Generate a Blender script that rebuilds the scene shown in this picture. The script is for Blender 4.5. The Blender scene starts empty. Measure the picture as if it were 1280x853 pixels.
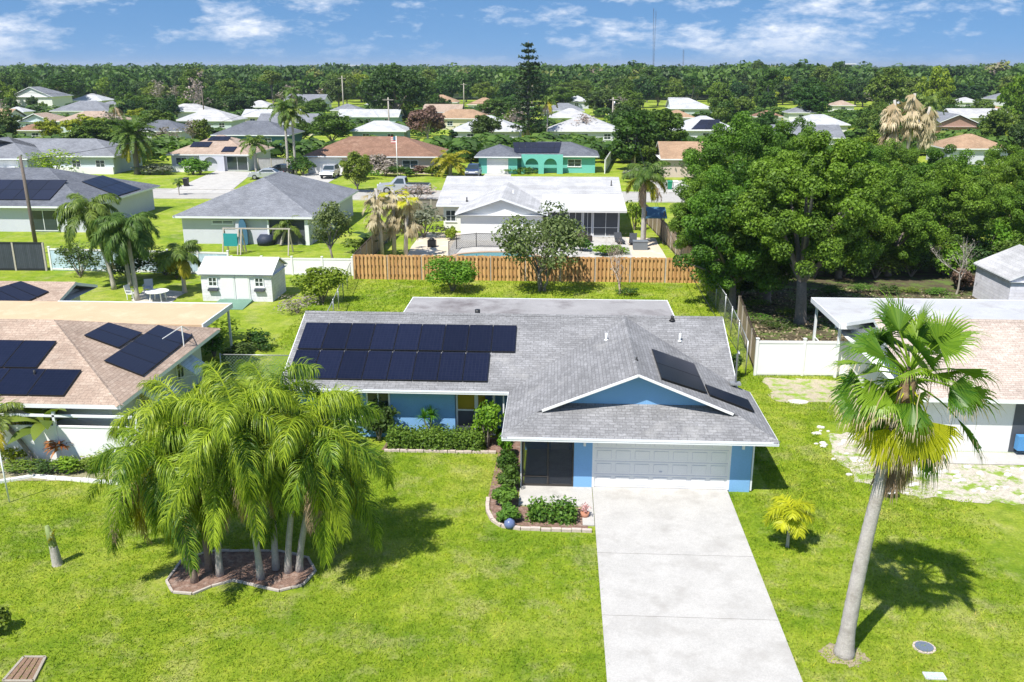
import bpy, math, random
import numpy as np
from mathutils import Vector, Matrix, Euler
R = math.radians
SC = bpy.context.scene
COL = SC.collection
# ---------------------------------------------------------------- camera model (used to place things on the ground plane)
CAM_H, CAM_PITCH, CAM_YAW, CAM_F = 14.917, 0.2985, 0.0516, 1115.28
_s, _c = math.sin, math.cos
_fw = Vector((-_s(CAM_YAW)*_c(CAM_PITCH), _c(CAM_YAW)*_c(CAM_PITCH), -_s(CAM_PITCH)))
_up = Vector((-_s(CAM_YAW)*_s(CAM_PITCH), _c(CAM_YAW)*_s(CAM_PITCH), _c(CAM_PITCH)))
_right = Vector((_c(CAM_YAW), _s(CAM_YAW), 0))
EYE = Vector((0, 0, CAM_H))
def ray(px, py): return _fw + _up*(-(py-426.5)/CAM_F) + _right*((px-640)/CAM_F)
def P(px, py, z=0.0):
    d = ray(px, py); return EYE + d*((z-CAM_H)/d.z)
def PL(px, py, p0, n):
    d = ray(px, py); n = Vector(n); return EYE + d*((Vector(p0)-EYE).dot(n)/d.dot(n))
def PYZ(px, py, Y):
    d = ray(px, py); return EYE + d*(Y/d.y)
def mpp(Y): return (Y*_c(CAM_PITCH)+CAM_H*_s(CAM_PITCH))/CAM_F      # metres per photo pixel at depth Y
# ---------------------------------------------------------------- objects
def tag(o, label=None, cat=None, group=None, kind=None):
    if label: o['label'] = label
    if cat: o['category'] = cat
    if group: o['group'] = group
    if kind: o['kind'] = kind
    return o
def empty(name, loc, label=None, cat=None, group=None, rz=0, sc=1):
    o = bpy.data.objects.new(name, None); COL.objects.link(o)
    o.empty_display_size = .3; o.location = loc; o.rotation_euler = (0, 0, rz); o.scale = (sc,)*3
    return tag(o, label, cat, group)
def org(o):
    v = Vector((0, 0, 0))
    while o is not None:
        v = v + Vector(o.location); o = o.parent
    return v
def copy_tree(o, parent=None):
    c = o.copy(); COL.objects.link(c)
    if parent is not None: c.parent = parent
    for ch in list(o.children): copy_tree(ch, c)
    return c
def link(name, me, parent=None, loc=None):
    o = bpy.data.objects.new(name, me); COL.objects.link(o)
    if parent is not None: o.parent = parent
    if loc is not None: o.location = loc
    return o
class MB:
    def __init__(s): s.v = []; s.f = []; s.m = []; s.uv = []; s.sm = []
    def face(s, pts, mi=0, uv=None, smooth=False):
        b = len(s.v); s.v += [tuple(p) for p in pts]; s.f.append(tuple(range(b, b+len(pts)))); s.m.append(mi); s.uv.append(uv); s.sm.append(smooth)
    def slope(s, pts, mi=0):
        pts = [Vector(p) for p in pts]
        n = Vector((0, 0, 0))
        for i in range(len(pts)): n += pts[i].cross(pts[(i+1) % len(pts)])
        n.normalize()
        if n.z < 0: n = -n; pts = pts[::-1]
        e = Vector((0, 0, 1)).cross(n)
        e = e.normalized() if e.length > 1e-4 else Vector((1, 0, 0))
        q = n.cross(e)
        s.face(pts, mi, [(p.dot(e), p.dot(q)) for p in pts])
    def skirt(s, loop, h, mi=0):
        n = len(loop)
        for i in range(n):
            a, b = Vector(loop[i]), Vector(loop[(i+1) % n]); d = Vector((0, 0, h))
            s.face([a, a-d, b-d, b], mi)
    def box(s, x0, x1, y0, y1, z0, z1, mi=0):
        a = [(x0, y0, z0), (x1, y0, z0), (x1, y1, z0), (x0, y1, z0), (x0, y0, z1), (x1, y0, z1), (x1, y1, z1), (x0, y1, z1)]
        for f in ((0, 3, 2, 1), (4, 5, 6, 7), (0, 1, 5, 4), (1, 2, 6, 5), (2, 3, 7, 6), (3, 0, 4, 7)): s.face([a[i] for i in f], mi)
    def hexa(s, a, mi=0):
        for f in ((0, 3, 2, 1), (4, 5, 6, 7), (0, 1, 5, 4), (1, 2, 6, 5), (2, 3, 7, 6), (3, 0, 4, 7)): s.face([a[i] for i in f], mi)
    def beam(s, p, q, w, h=None, mi=0, up=(0, 0, 1)):
        p, q = Vector(p), Vector(q); h = h or w; t = (q-p).normalized(); u = Vector(up)
        if abs(t.dot(u)) > .98: u = Vector((1, 0, 0))
        a = t.cross(u).normalized()*w/2; b = a.cross(t).normalized()*h/2
        s.hexa([p-a-b, p+a-b, p+a+b, p-a+b, q-a-b, q+a-b, q+a+b, q-a+b], mi)
    def prism(s, poly, z0, z1, mi=0, mtop=None):
        n = len(poly)
        s.face([(p[0], p[1], z1) for p in poly], mi if mtop is None else mtop)
        s.face([(p[0], p[1], z0) for p in poly][::-1], mi)
        for i in range(n):
            a, b = poly[i], poly[(i+1) % n]
            s.face([(a[0], a[1], z0), (b[0], b[1], z0), (b[0], b[1], z1), (a[0], a[1], z1)], mi)
    def yprism(s, poly, y0, y1, mi=0):       # polygon in x,z extruded along y
        n = len(poly)
        s.face([(p[0], y0, p[1]) for p in poly], mi); s.face([(p[0], y1, p[1]) for p in poly][::-1], mi)
        for i in range(n):
            a, b = poly[i], poly[(i+1) % n]
            s.face([(a[0], y0, a[1]), (a[0], y1, a[1]), (b[0], y1, b[1]), (b[0], y0, b[1])], mi)
    def tube(s, pts, rad, n=8, mi=0, cap=True, smooth=True):
        pts = [Vector(p) for p in pts]; k = len(pts)
        if not hasattr(rad, '__len__'): rad = [rad]*k
        rings = []; a = None
        for i, p in enumerate(pts):
            t = (pts[min(i+1, k-1)]-pts[max(i-1, 0)]).normalized()
            if a is None: a = t.cross(Vector((0, 1, 0)) if abs(t.y) < .9 else Vector((1, 0, 0))).normalized()
            else: a = (a-t*a.dot(t)).normalized()
            b = t.cross(a)
            r0 = len(s.v); s.v += [tuple(p+(a*math.cos(2*math.pi*j/n)+b*math.sin(2*math.pi*j/n))*rad[i]) for j in range(n)]; rings.append(r0)
        for i in range(k-1):
            for j in range(n):
                s.f.append((rings[i]+j, rings[i]+(j+1) % n, rings[i+1]+(j+1) % n, rings[i+1]+j)); s.m.append(mi); s.uv.append(None); s.sm.append(smooth)
        if cap:
            s.f.append(tuple(rings[0]+j for j in range(n))[::-1]); s.f.append(tuple(rings[-1]+j for j in range(n)))
            s.m += [mi, mi]; s.uv += [None, None]; s.sm += [False, False]
    def mesh(s, name, mats, off=(0, 0, 0)):
        me = bpy.data.meshes.new(name)
        ox, oy, oz = off
        me.from_pydata([(a-ox, b-oy, c-oz) for a, b, c in s.v], [], s.f)
        for m in (mats if isinstance(mats, (list, tuple)) else [mats]): me.materials.append(m)
        me.polygons.foreach_set('material_index', s.m); me.polygons.foreach_set('use_smooth', s.sm)
        if any(u is not None for u in s.uv):
            L = me.uv_layers.new(name='UVMap'); i = 0
            for f, u in zip(s.f, s.uv):
                for k in range(len(f)):
                    if u is not None: L.data[i].uv = u[k]
                    i += 1
        me.update(); return me
    def build(s, name, mats, parent=None, local=False):
        if parent is not None and not local: off = org(parent)
        elif parent is None and not local:
            a = np.array(s.v); off = ((a[:, 0].min()+a[:, 0].max())/2, (a[:, 1].min()+a[:, 1].max())/2, a[:, 2].min())
        else: off = (0, 0, 0)
        o = link(name, s.mesh(name, mats, off), parent)
        if parent is None and not local: o.location = off
        return o
def np_mesh(name, V, F, mat, tint=None, smooth=False):
    V = np.asarray(V, np.float32); F = np.asarray(F, np.int32); k = F.shape[1]
    me = bpy.data.meshes.new(name)
    me.vertices.add(len(V)); me.vertices.foreach_set('co', V.ravel())
    me.loops.add(F.size); me.loops.foreach_set('vertex_index', F.ravel())
    me.polygons.add(len(F)); me.polygons.foreach_set('loop_start', np.arange(len(F), dtype=np.int32)*k)
    if smooth: me.polygons.foreach_set('use_smooth', np.ones(len(F), bool))
    me.materials.append(mat)
    if tint is not None:
        at = me.attributes.new('tint', 'FLOAT', 'POINT'); at.data.foreach_set('value', np.asarray(tint, np.float32))
    me.update(calc_edges=True); return me
# ---------------------------------------------------------------- materials
def newmat(name):
    m = bpy.data.materials.new(name); m.use_nodes = True; nt = m.node_tree; nt.nodes.clear()
    out = nt.nodes.new('ShaderNodeOutputMaterial'); b = nt.nodes.new('ShaderNodeBsdfPrincipled')
    nt.links.new(b.outputs[0], out.inputs[0]); return m, nt, b, out
def nd(nt, t, **kw):
    n = nt.nodes.new(t)
    for k, v in kw.items():
        if k.startswith('i_'):
            key = k[2:]; key = int(key) if key.isdigit() else key.replace('_', ' ')
            if hasattr(v, 'is_output') or isinstance(v, bpy.types.NodeSocket): nt.links.new(v, n.inputs[key])
            else: n.inputs[key].default_value = v
        else: setattr(n, k, v)
    return n
def rgba(c): return (c[0], c[1], c[2], 1)
def noise(nt, vec, scale, detail=4, rough=.6):
    n = nd(nt, 'ShaderNodeTexNoise', i_Scale=scale, i_Detail=detail, i_Roughness=rough)
    if vec is not None: nt.links.new(vec, n.inputs['Vector'])
    return n.outputs['Fac']
def ramp(nt, fac, stops):
    r = nd(nt, 'ShaderNodeValToRGB'); nt.links.new(fac, r.inputs[0]); e = r.color_ramp.elements
    while len(e) < len(stops): e.new(.5)
    for i, (p, c) in enumerate(stops):
        e[i].position = p; e[i].color = rgba(c) if hasattr(c, '__len__') else (c, c, c, 1)
    return r.outputs[0]
def mix(nt, a, b, fac, blend='MIX'):
    m = nd(nt, 'ShaderNodeMix', data_type='RGBA', blend_type=blend)
    for s, v in ((0, fac), (6, a), (7, b)):
        if isinstance(v, bpy.types.NodeSocket): nt.links.new(v, m.inputs[s])
        elif s == 0: m.inputs[0].default_value = v
        else: m.inputs[s].default_value = rgba(v)
    return m.outputs[2]
def bump(nt, b, h, strength, dist=.02):
    bp = nd(nt, 'ShaderNodeBump', i_Strength=strength, i_Distance=dist); nt.links.new(h, bp.inputs['Height']); nt.links.new(bp.outputs[0], b.inputs['Normal'])
def geo_pos(nt): return nd(nt, 'ShaderNodeNewGeometry').outputs['Position']
_M = {}
def pm(name, c, rough=.75, var=.13, scale=1.2, bmp=0, bscale=30, spec=.3, metal=0, stain=None, sscale=.5, fine=25, sth=(.5, .68)):
    if name in _M: return _M[name]
    m, nt, b, out = newmat(name)
    pos = geo_pos(nt)
    lo = tuple(x*(1-var) for x in c); hi = tuple(min(1, x*(1+var)) for x in c)
    n1 = noise(nt, pos, scale, 5, .65); n2 = noise(nt, pos, fine, 2, .5)
    f = nd(nt, 'ShaderNodeMath', operation='ADD', i_0=n1, i_1=n2); f2 = nd(nt, 'ShaderNodeMath', operation='MULTIPLY', i_0=f.outputs[0], i_1=.5)
    col = ramp(nt, f2.outputs[0], [(.33, lo), (.67, hi)])
    if stain:
        s = ramp(nt, noise(nt, pos, sscale, 6, .7), [(sth[0], 0.0), (sth[1], 1.0)])
        col = mix(nt, col, stain, s)
    nt.links.new(col, b.inputs['Base Color'])
    b.inputs['Roughness'].default_value = rough; b.inputs['Specular IOR Level'].default_value = spec; b.inputs['Metallic'].default_value = metal
    if bmp: bump(nt, b, noise(nt, pos, bscale, 4, .6), bmp)
    _M[name] = m; return m
def shingle(name, c1, c2, stain=None, bw=.32, rh=.14, mort=.72):
    m, nt, b, out = newmat(name)
    uv = nd(nt, 'ShaderNodeUVMap').outputs[0]; pos = geo_pos(nt)
    br = nd(nt, 'ShaderNodeTexBrick', i_Scale=1.0, i_Mortar_Size=.012, i_Mortar_Smooth=.3, i_Bias=-.1, i_Brick_Width=bw, i_Row_Height=rh, offset=.4)
    nt.links.new(uv, br.inputs['Vector'])
    br.inputs['Color1'].default_value = rgba(c1); br.inputs['Color2'].default_value = rgba(c2); br.inputs['Mortar'].default_value = rgba([x*mort for x in c1])
    col = mix(nt, br.outputs['Color'], ramp(nt, noise(nt, pos, 14, 4, .7), [(.3, .72), (.7, 1.25)]), 1.0, 'MULTIPLY')
    col = mix(nt, col, ramp(nt, noise(nt, pos, .55, 6, .65), [(.35, .82), (.65, 1.12)]), 1.0, 'MULTIPLY')
    if stain: col = mix(nt, col, stain, ramp(nt, noise(nt, pos, .35, 7, .7), [(.58, 0.0), (.72, .8)]))
    nt.links.new(col, b.inputs['Base Color']); b.inputs['Roughness'].default_value = .9; b.inputs['Specular IOR Level'].default_value = .2
    bump(nt, b, br.outputs['Fac'], -.25, .02)
    return m
def leafmat(name, dark, light, trans=.3, rough=.55, hue=.03, val=.3, lightp=.75):
    m, nt, b, out = newmat(name)
    t = nd(nt, 'ShaderNodeAttribute', attribute_name='tint').outputs['Fac']
    col = ramp(nt, t, [(.1, dark), (lightp, light)])
    rnd = nd(nt, 'ShaderNodeObjectInfo').outputs['Random']
    hs = nd(nt, 'ShaderNodeHueSaturation')
    h = nd(nt, 'ShaderNodeMapRange', i_Value=rnd, i_3=.5-hue, i_4=.5+hue); v = nd(nt, 'ShaderNodeMapRange', i_Value=rnd, i_3=1+val*.6, i_4=1-val)
    nt.links.new(h.outputs[0], hs.inputs['Hue']); nt.links.new(v.outputs[0], hs.inputs['Value']); nt.links.new(col, hs.inputs['Color'])
    nt.links.new(hs.outputs[0], b.inputs['Base Color']); b.inputs['Roughness'].default_value = rough; b.inputs['Specular IOR Level'].default_value = .3
    tr = nd(nt, 'ShaderNodeBsdfTranslucent'); 
    tc = mix(nt, hs.outputs[0], (1.1, 1.25, .5), 1.0, 'MULTIPLY'); nt.links.new(tc, tr.inputs[0])
    ms = nd(nt, 'ShaderNodeMixShader', i_0=trans); nt.links.new(b.outputs[0], ms.inputs[1]); nt.links.new(tr.outputs[0], ms.inputs[2]); nt.links.new(ms.outputs[0], out.inputs[0])
    return m
def glassmat(name, c=(.02, .03, .035), rough=.08):
    m, nt, b, out = newmat(name)
    col = mix(nt, c, [x*2.2 for x in c], noise(nt, geo_pos(nt), .8, 3)); nt.links.new(col, b.inputs['Base Color'])
    b.inputs['Roughness'].default_value = rough; b.inputs['Specular IOR Level'].default_value = .7; return m
def panelmat(name):
    m, nt, b, out = newmat(name)
    uv = nd(nt, 'ShaderNodeUVMap').outputs[0]
    br = nd(nt, 'ShaderNodeTexBrick', i_Scale=1.0, i_Mortar_Size=.006, i_Brick_Width=.16, i_Row_Height=.16, offset=0.0); nt.links.new(uv, br.inputs['Vector'])
    br.inputs['Color1'].default_value = (.006, .009, .026, 1); br.inputs['Color2'].default_value = (.009, .012, .032, 1); br.inputs['Mortar'].default_value = (.022, .026, .045, 1)
    rnd = nd(nt, 'ShaderNodeObjectInfo').outputs['Random']
    v = nd(nt, 'ShaderNodeMapRange', i_Value=rnd, i_3=.75, i_4=1.15)
    col = mix(nt, br.outputs['Color'], v.outputs[0], 1.0, 'MULTIPLY')
    nt.links.new(col, b.inputs['Base Color']); b.inputs['Roughness'].default_value = .28; b.inputs['Specular IOR Level'].default_value = .22; return m
def linkmat(name, c, wire=.055, cell=.12, alpha0=.02):
    m, nt, b, out = newmat(name)
    uv = nd(nt, 'ShaderNodeUVMap').outputs[0]
    br = nd(nt, 'ShaderNodeTexBrick', i_Scale=1.0, i_Mortar_Size=cell*wire, i_Brick_Width=cell, i_Row_Height=cell, offset=0.0)
    mp = nd(nt, 'ShaderNodeMapping', vector_type='POINT'); mp.inputs['Rotation'].default_value = (0, 0, R(45)); nt.links.new(uv, mp.inputs[0]); nt.links.new(mp.outputs[0], br.inputs['Vector'])
    a = nd(nt, 'ShaderNodeMapRange', i_Value=br.outputs['Fac'], i_3=alpha0, i_4=1.0)
    b.inputs['Base Color'].default_value = rgba(c); b.inputs['Roughness'].default_value = .5; b.inputs['Metallic'].default_value = .3; nt.links.new(a.outputs[0], b.inputs['Alpha']); return m
def boards(name, c1, c2, width=.14, horizontal=False, gap=.35):
    m, nt, b, out = newmat(name)
    uv = nd(nt, 'ShaderNodeUVMap').outputs[0]; pos = geo_pos(nt)
    br = nd(nt, 'ShaderNodeTexBrick', i_Scale=1.0, i_Mortar_Size=.008, i_Brick_Width=(40 if horizontal else width), i_Row_Height=(width if horizontal else 40), offset=0.0)
    nt.links.new(uv, br.inputs['Vector'])
    br.inputs['Color1'].default_value = rgba(c1); br.inputs['Color2'].default_value = rgba(c2); br.inputs['Mortar'].default_value = rgba([x*gap for x in c1])
    col = mix(nt, br.outputs['Color'], ramp(nt, noise(nt, pos, 2.5, 6, .7), [(.3, .8), (.7, 1.15)]), 1.0, 'MULTIPLY')
    nt.links.new(col, b.inputs['Base Color']); b.inputs['Roughness'].default_value = .7; bump(nt, b, br.outputs['Fac'], -.4, .015); return m
# lawn: shared by the ground sheet and the blades
def lawnmat(name, blades=False):
    m, nt, b, out = newmat(name); pos = geo_pos(nt)
    fl = nd(nt, 'ShaderNodeVectorMath', operation='MULTIPLY', i_0=pos, i_1=(1, 1, 0)).outputs[0]
    base = ramp(nt, noise(nt, fl, .22, 7, .68), [(.3, (.115, .215, .010)), (.5, (.235, .318, .022)), (.7, (.345, .385, .070))])
    mid = ramp(nt, noise(nt, fl, 1.7, 6, .7), [(.32, (.68, .77, .62)), (.5, (1, 1, 1)), (.68, (1.28, 1.15, 1.35))])
    col = mix(nt, base, mid, 1.0, 'MULTIPLY')
    dry = ramp(nt, noise(nt, fl, .55, 8, .78), [(.51, 0.0), (.70, .60)])
    col = mix(nt, col, (.46, .41, .21), dry)
    fine = ramp(nt, noise(nt, fl, 11, 5, .75), [(.3, (.58, .60, .5)), (.7, (1.38, 1.36, 1.45))])
    col = mix(nt, col, fine, .85, 'MULTIPLY')
    if blades:
        t = nd(nt, 'ShaderNodeAttribute', attribute_name='tint').outputs['Fac']
        col = mix(nt, col, ramp(nt, t, [(0, (.95, 1.05, .8)), (.8, (1.35, 1.35, 1.2)), (1, (2.0, 1.55, 1.9))]), 1.0, 'MULTIPLY')
        tr = nd(nt, 'ShaderNodeBsdfTranslucent'); nt.links.new(col, tr.inputs[0])
        ms = nd(nt, 'ShaderNodeMixShader', i_0=.35); nt.links.new(b.outputs[0], ms.inputs[1]); nt.links.new(tr.outputs[0], ms.inputs[2]); nt.links.new(ms.outputs[0], out.inputs[0])
    else:
        soil = ramp(nt, noise(nt, fl, .8, 7, .75), [(.66, 0.0), (.78, .8)]); col = mix(nt, col, (.34, .29, .19), soil)
        bump(nt, b, noise(nt, fl, 22, 5, .8), .9, .06)
    nt.links.new(col, b.inputs['Base Color']); b.inputs['Roughness'].default_value = .85; b.inputs['Specular IOR Level'].default_value = .15
    return m
M_LAWN = lawnmat('lawn'); M_BLADE = lawnmat('grass_blades', True)
M_WHITE = pm('white_paint', (.78, .78, .77), .5, .05)
M_TRIM = pm('trim_white', (.74, .76, .78), .5, .06)
M_BLUE = pm('blue_stucco', (.195, .395, .67), .85, .07, .8, .3, 60)
M_GREYSH = shingle('grey_shingle', (.205, .205, .212), (.275, .275, .285), (.34, .335, .33))
M_DKSH = shingle('dark_grey_shingle', (.115, .125, .15), (.17, .18, .205))
M_MIDSH = shingle('mid_grey_shingle', (.185, .195, .22), (.25, .26, .285))
M_PINKSH = shingle('pink_tan_shingle', (.35, .262, .205), (.44, .345, .275), (.40, .34, .29), .32, .17)
M_BEIGESH = shingle('beige_shingle', (.44, .36, .31), (.55, .47, .41), (.36, .29, .25), .3, .13, .7)
M_BROWNSH = shingle('brown_shingle', (.22, .125, .085), (.30, .18, .125), (.36, .24, .17))
M_TANSH = shingle('tan_shingle', (.34, .22, .14), (.42, .29, .19))
M_WHSH = shingle('white_metal_roof', (.40, .40, .41), (.47, .47, .48), (.36, .36, .36), 8, .3, .85)
M_PALESH = shingle('pale_grey_shingle', (.42, .43, .45), (.52, .53, .55), (.5, .5, .5))
M_CONC = pm('concrete', (.46, .445, .42), .85, .14, 1.3, .25, 50, stain=(.36, .345, .325), sscale=.9)
M_DRIVE = pm('driveway_concrete', (.44, .427, .408), .85, .15, 1.0, .25, 60, stain=(.36, .345, .325), sscale=.9)
M_FLATR = pm('lanai_roof', (.30, .292, .297), .8, .15, .8, .15, 20, stain=(.15, .135, .138), sscale=.28)
M_FLATW = pm('pale_flat_roof', (.44, .45, .47), .75, .13, .6, .1, 20, stain=(.33, .32, .33), sscale=.4)
M_TANFLAT = pm('tan_patio_roof', (.52, .385, .245), .75, .09, .7, .1, 20, stain=(.58, .45, .30), sscale=.8)
M_GLASS = glassmat('dark_glass'); M_SCREEN = glassmat('screen_cloth', (.035, .04, .05), .7)
M_PANEL = panelmat('solar_cells'); M_BLACK = pm('black_metal', (.02, .02, .022), .45, .1)
M_STUCW = pm('white_stucco', (.70, .70, .69), .85, .06, .8, .2, 50)
M_STUCG = pm('grey_stucco', (.55, .56, .63), .85, .06, .8, .2, 50)
M_TEAL = pm('teal_stucco', (.15, .48, .42), .85, .07, .8, .2, 50)
M_TEALD = pm('muted_teal_stucco', (.30, .41, .42), .85, .07, .8)
M_AQUA = pm('pale_aqua_stucco', (.46, .53, .55), .85, .07, .8)
M_CREAM = pm('cream_stucco', (.62, .57, .44), .85, .07, .8)
M_PINKW = pm('pink_stucco', (.55, .45, .41), .85, .07, .8)
M_NAVYW = pm('navy_stucco', (.06, .15, .24), .85, .07, .8)
M_BRICKW = pm('red_brick_wall', (.36, .22, .17), .9, .25, 6)
M_BARK = pm('bark', (.23, .20, .17), .95, .3, 5, .8, 18)
M_PBARK = pm('palm_bark', (.40, .37, .335), .95, .22, 4, .7, 22)
M_WBARK = pm('fan_palm_bark', (.42, .39, .365), .95, .2, 5, .8, 26, stain=(.30, .27, .245), sscale=3)
M_DEADF = leafmat('dead_frond', (.24, .165, .10), (.50, .38, .25), .2, .8, .01, .2)
M_STRAWF = leafmat('straw_frond', (.38, .29, .17), (.62, .52, .36), .25, .8, .01, .15)
M_MULCH = pm('mulch', (.20, .125, .095), .95, .45, 6, .9, 30, stain=(.33, .25, .21), sscale=4)
M_KERB = pm('kerb_stone', (.50, .42, .37), .9, .2, 5, .4, 30)
M_SAND = pm('pale_gravel', (.58, .54, .48), .95, .22, 4, .6, 30, stain=(.42, .39, .33), sscale=1.2)
M_DIRT = pm('leaf_litter', (.085, .07, .04), .95, .5, 1.5, .6, 20, stain=(.10, .15, .03), sscale=.7, sth=(.48, .58))
M_FENCEW = boards('cedar_boards', (.47, .245, .09), (.68, .41, .175), .14)
M_OLDW = boards('weathered_boards', (.26, .19, .13), (.34, .26, .18), .14)
M_VINYL = pm('white_vinyl', (.82, .82, .82), .45, .015, .8)
M_SIDING = boards('white_siding', (.72, .71, .78), (.76, .75, .81), .2, True, .75)
M_POLE = pm('pole_wood', (.16, .13, .11), .9, .25, 5); M_POLEP = pm('pale_pole_wood', (.42, .38, .33), .9, .2, 5)
M_GALV = pm('galvanised', (.45, .46, .47), .4, .1, 3, metal=.6)
# ================================================================ vegetation generators
def unit(a): return a/np.maximum(np.linalg.norm(a, axis=1, keepdims=True), 1e-6)
def leaf_quads(C, Nn, w, h, tint, rng):
    n = len(C); Nn = unit(Nn); r = unit(rng.normal(size=(n, 3))); t = unit(np.cross(Nn, r)); u = np.cross(Nn, t)
    w = np.broadcast_to(np.asarray(w), (n,))[:, None]; h = np.broadcast_to(np.asarray(h), (n,))[:, None]
    k = Nn*w*.12
    V = np.stack([C-u*h*.5, C+t*w*.5+k, C+u*h*.5, C-t*w*.5+k], 1).reshape(-1, 3)
    F = np.arange(4*n).reshape(-1, 4); return V, F, np.repeat(tint, 4)
def crown_arrays(seed, lobes, per, lr, leaf, shape, low=-.45, top=1.0, aspect=1.5, shell=.45, inner=.45):
    rng = np.random.default_rng(seed); d = unit(rng.normal(size=(lobes*4, 3))); d = d[(d[:, 2] > low) & (d[:, 2] < top)][:lobes]; n = len(d)
    c = d*rng.uniform(inner, .86, (n, 1))*np.array(shape)
    rad = lr*rng.uniform(.65, 1.25, n); lt = rng.uniform(0, 1, n)
    idx = np.repeat(np.arange(n), per); N = len(idx)
    dd = unit(rng.normal(size=(N, 3))+np.array([0, 0, .25])); q = shell+(1-shell)*rng.random(N)**.6
    C = c[idx]+dd*(rad[idx]*q)[:, None]*np.array([1, 1, .78])
    Nn = dd*.8+rng.normal(size=(N, 3))*.5+np.array([0, 0, .25])
    s = leaf*rng.uniform(.55, 1.35, N)
    T = np.clip(.15+.35*lt[idx]+.45*rng.random(N), 0, 1)
    return leaf_quads(C, Nn, s, s*aspect, T, rng), c
def tree_proto(name, seed, height, Rr, mat, lobes=34, per=55, lr=.36, leaf=.5, shape=(1, 1, .72), trunk=.22, cz=None, low=-.45, limbs=7, barkmat=None, multi=1, inner=.45, clear=None):
    """returns (trunk mesh, crown mesh) in metres, base at the origin"""
    (V, F, T), c = crown_arrays(seed, lobes, per, lr, leaf/Rr, shape, low, inner=inner)
    cz = cz if cz is not None else height-Rr*shape[2]*1.02
    V = V*Rr; V[:, 2] += cz; V[:, 2] = np.maximum(V[:, 2], .05)
    cm = np_mesh(name+'_crown', V, F, mat, T)
    rd = random.Random(seed); mb = MB(); zf = clear if clear is not None else max(.8, cz-Rr*shape[2]*.75)
    for k in range(multi):
        bx, by = (rd.uniform(-.3, .3)*trunk*5, rd.uniform(-.3, .3)*trunk*5) if multi > 1 else (0, 0)
        lean = (rd.uniform(-.12, .12)*zf+bx*1.5, rd.uniform(-.12, .12)*zf+by*1.5)
        tp = Vector((lean[0], lean[1], zf)); r = trunk/math.sqrt(multi)
        mb.tube([(bx, by, -.1), (bx, by, .25), (bx+lean[0]*.4, by+lean[1]*.4, zf*.55), tp], [r*1.45, r*1.05, r*.9, r*.8], 8)
        cs = sorted(c.tolist(), key=lambda q: rd.random())[:limbs]
        for q in cs:
            e = Vector((q[0]*Rr, q[1]*Rr, q[2]*Rr+cz)); m_ = tp.lerp(e, .5)+Vector((0, 0, .12*(e-tp).length*rd.uniform(-.4, 1)))
            mb.tube([tp-Vector((0, 0, .15)), tp.lerp(m_, .5), m_, e], [r*.62, r*.48, r*.34, r*.1], 6, cap=False)
    return mb.mesh(name+'_trunk', barkmat or M_BARK), cm
def bare_proto(name, seed, height, Rr, barkmat, leafm, nl=260, lsz=.35):
    rd = random.Random(seed); mb = MB(); tips = []
    def grow(p, d, L, r, lv):
        pts = [p]; q = p.copy(); dd = d.copy()
        for i in range(3):
            dd = (dd+Vector((rd.uniform(-.25, .25), rd.uniform(-.25, .25), rd.uniform(-.05, .2)))).normalized(); q = q+dd*L/3; pts.append(q.copy())
        mb.tube(pts, [r, r*.85, r*.7, r*.5], 5 if lv > 1 else 3, cap=False); tips.append(q)
        if lv > 0:
            for k in range(rd.randint(3, 4)):
                nd_ = (dd+Vector((rd.uniform(-1, 1), rd.uniform(-1, 1), rd.uniform(-.15, .7)))*.85).normalized(); grow(pts[rd.randint(1, 3)], nd_, L*rd.uniform(.55, .8), r*.5, lv-1)
    grow(Vector((0, 0, -.1)), Vector((0, 0, 1)), height*.42, .13*height/6, 4)
    tm = mb.mesh(name+'_trunk', barkmat)
    rng = np.random.default_rng(seed); ts = np.array([tuple(t) for t in tips if t.z > height*.3]); C = ts[rng.integers(0, len(ts), nl)]+rng.normal(size=(nl, 3))*.25
    V, F, T = leaf_quads(C, rng.normal(size=(nl, 3)), lsz*rng.uniform(.5, 1.2, nl), lsz*rng.uniform(.5, 1.4, nl), rng.random(nl), rng)
    return tm, np_mesh(name+'_crown', V, F, leafm, T)
def plant_tree(name, protos, loc, sc, rz, label, cat='tree', group=None, parts=('trunk', 'crown'), sz=None):
    root = empty(name, loc, label, cat, group, rz)
    root.scale = (sc, sc, sc if sz is None else sz)
    for pn, me in zip(parts, protos): link(pn, me, root)
    return root
class Blades:
    def __init__(s): s.V = []; s.F = []; s.T = []
    def strip(s, pts, side, ws, tint):
        b = len(s.V); k = len(pts)
        for p, w in zip(pts, ws):
            s.V.append(tuple(p-side*w)); s.V.append(tuple(p+side*w)); s.T += [tint, tint]
        for i in range(k-1): s.F.append((b+2*i, b+2*i+1, b+2*i+3, b+2*i+2))
    def quad(s, a, b_, c, d, t):
        b = len(s.V); s.V += [tuple(a), tuple(b_), tuple(c), tuple(d)]; s.T += [t]*4; s.F.append((b, b+1, b+2, b+3))
    def mesh(s, name, mat): return np_mesh(name, s.V, s.F, mat, s.T)
UPV = Vector((0, 0, 1))
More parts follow.
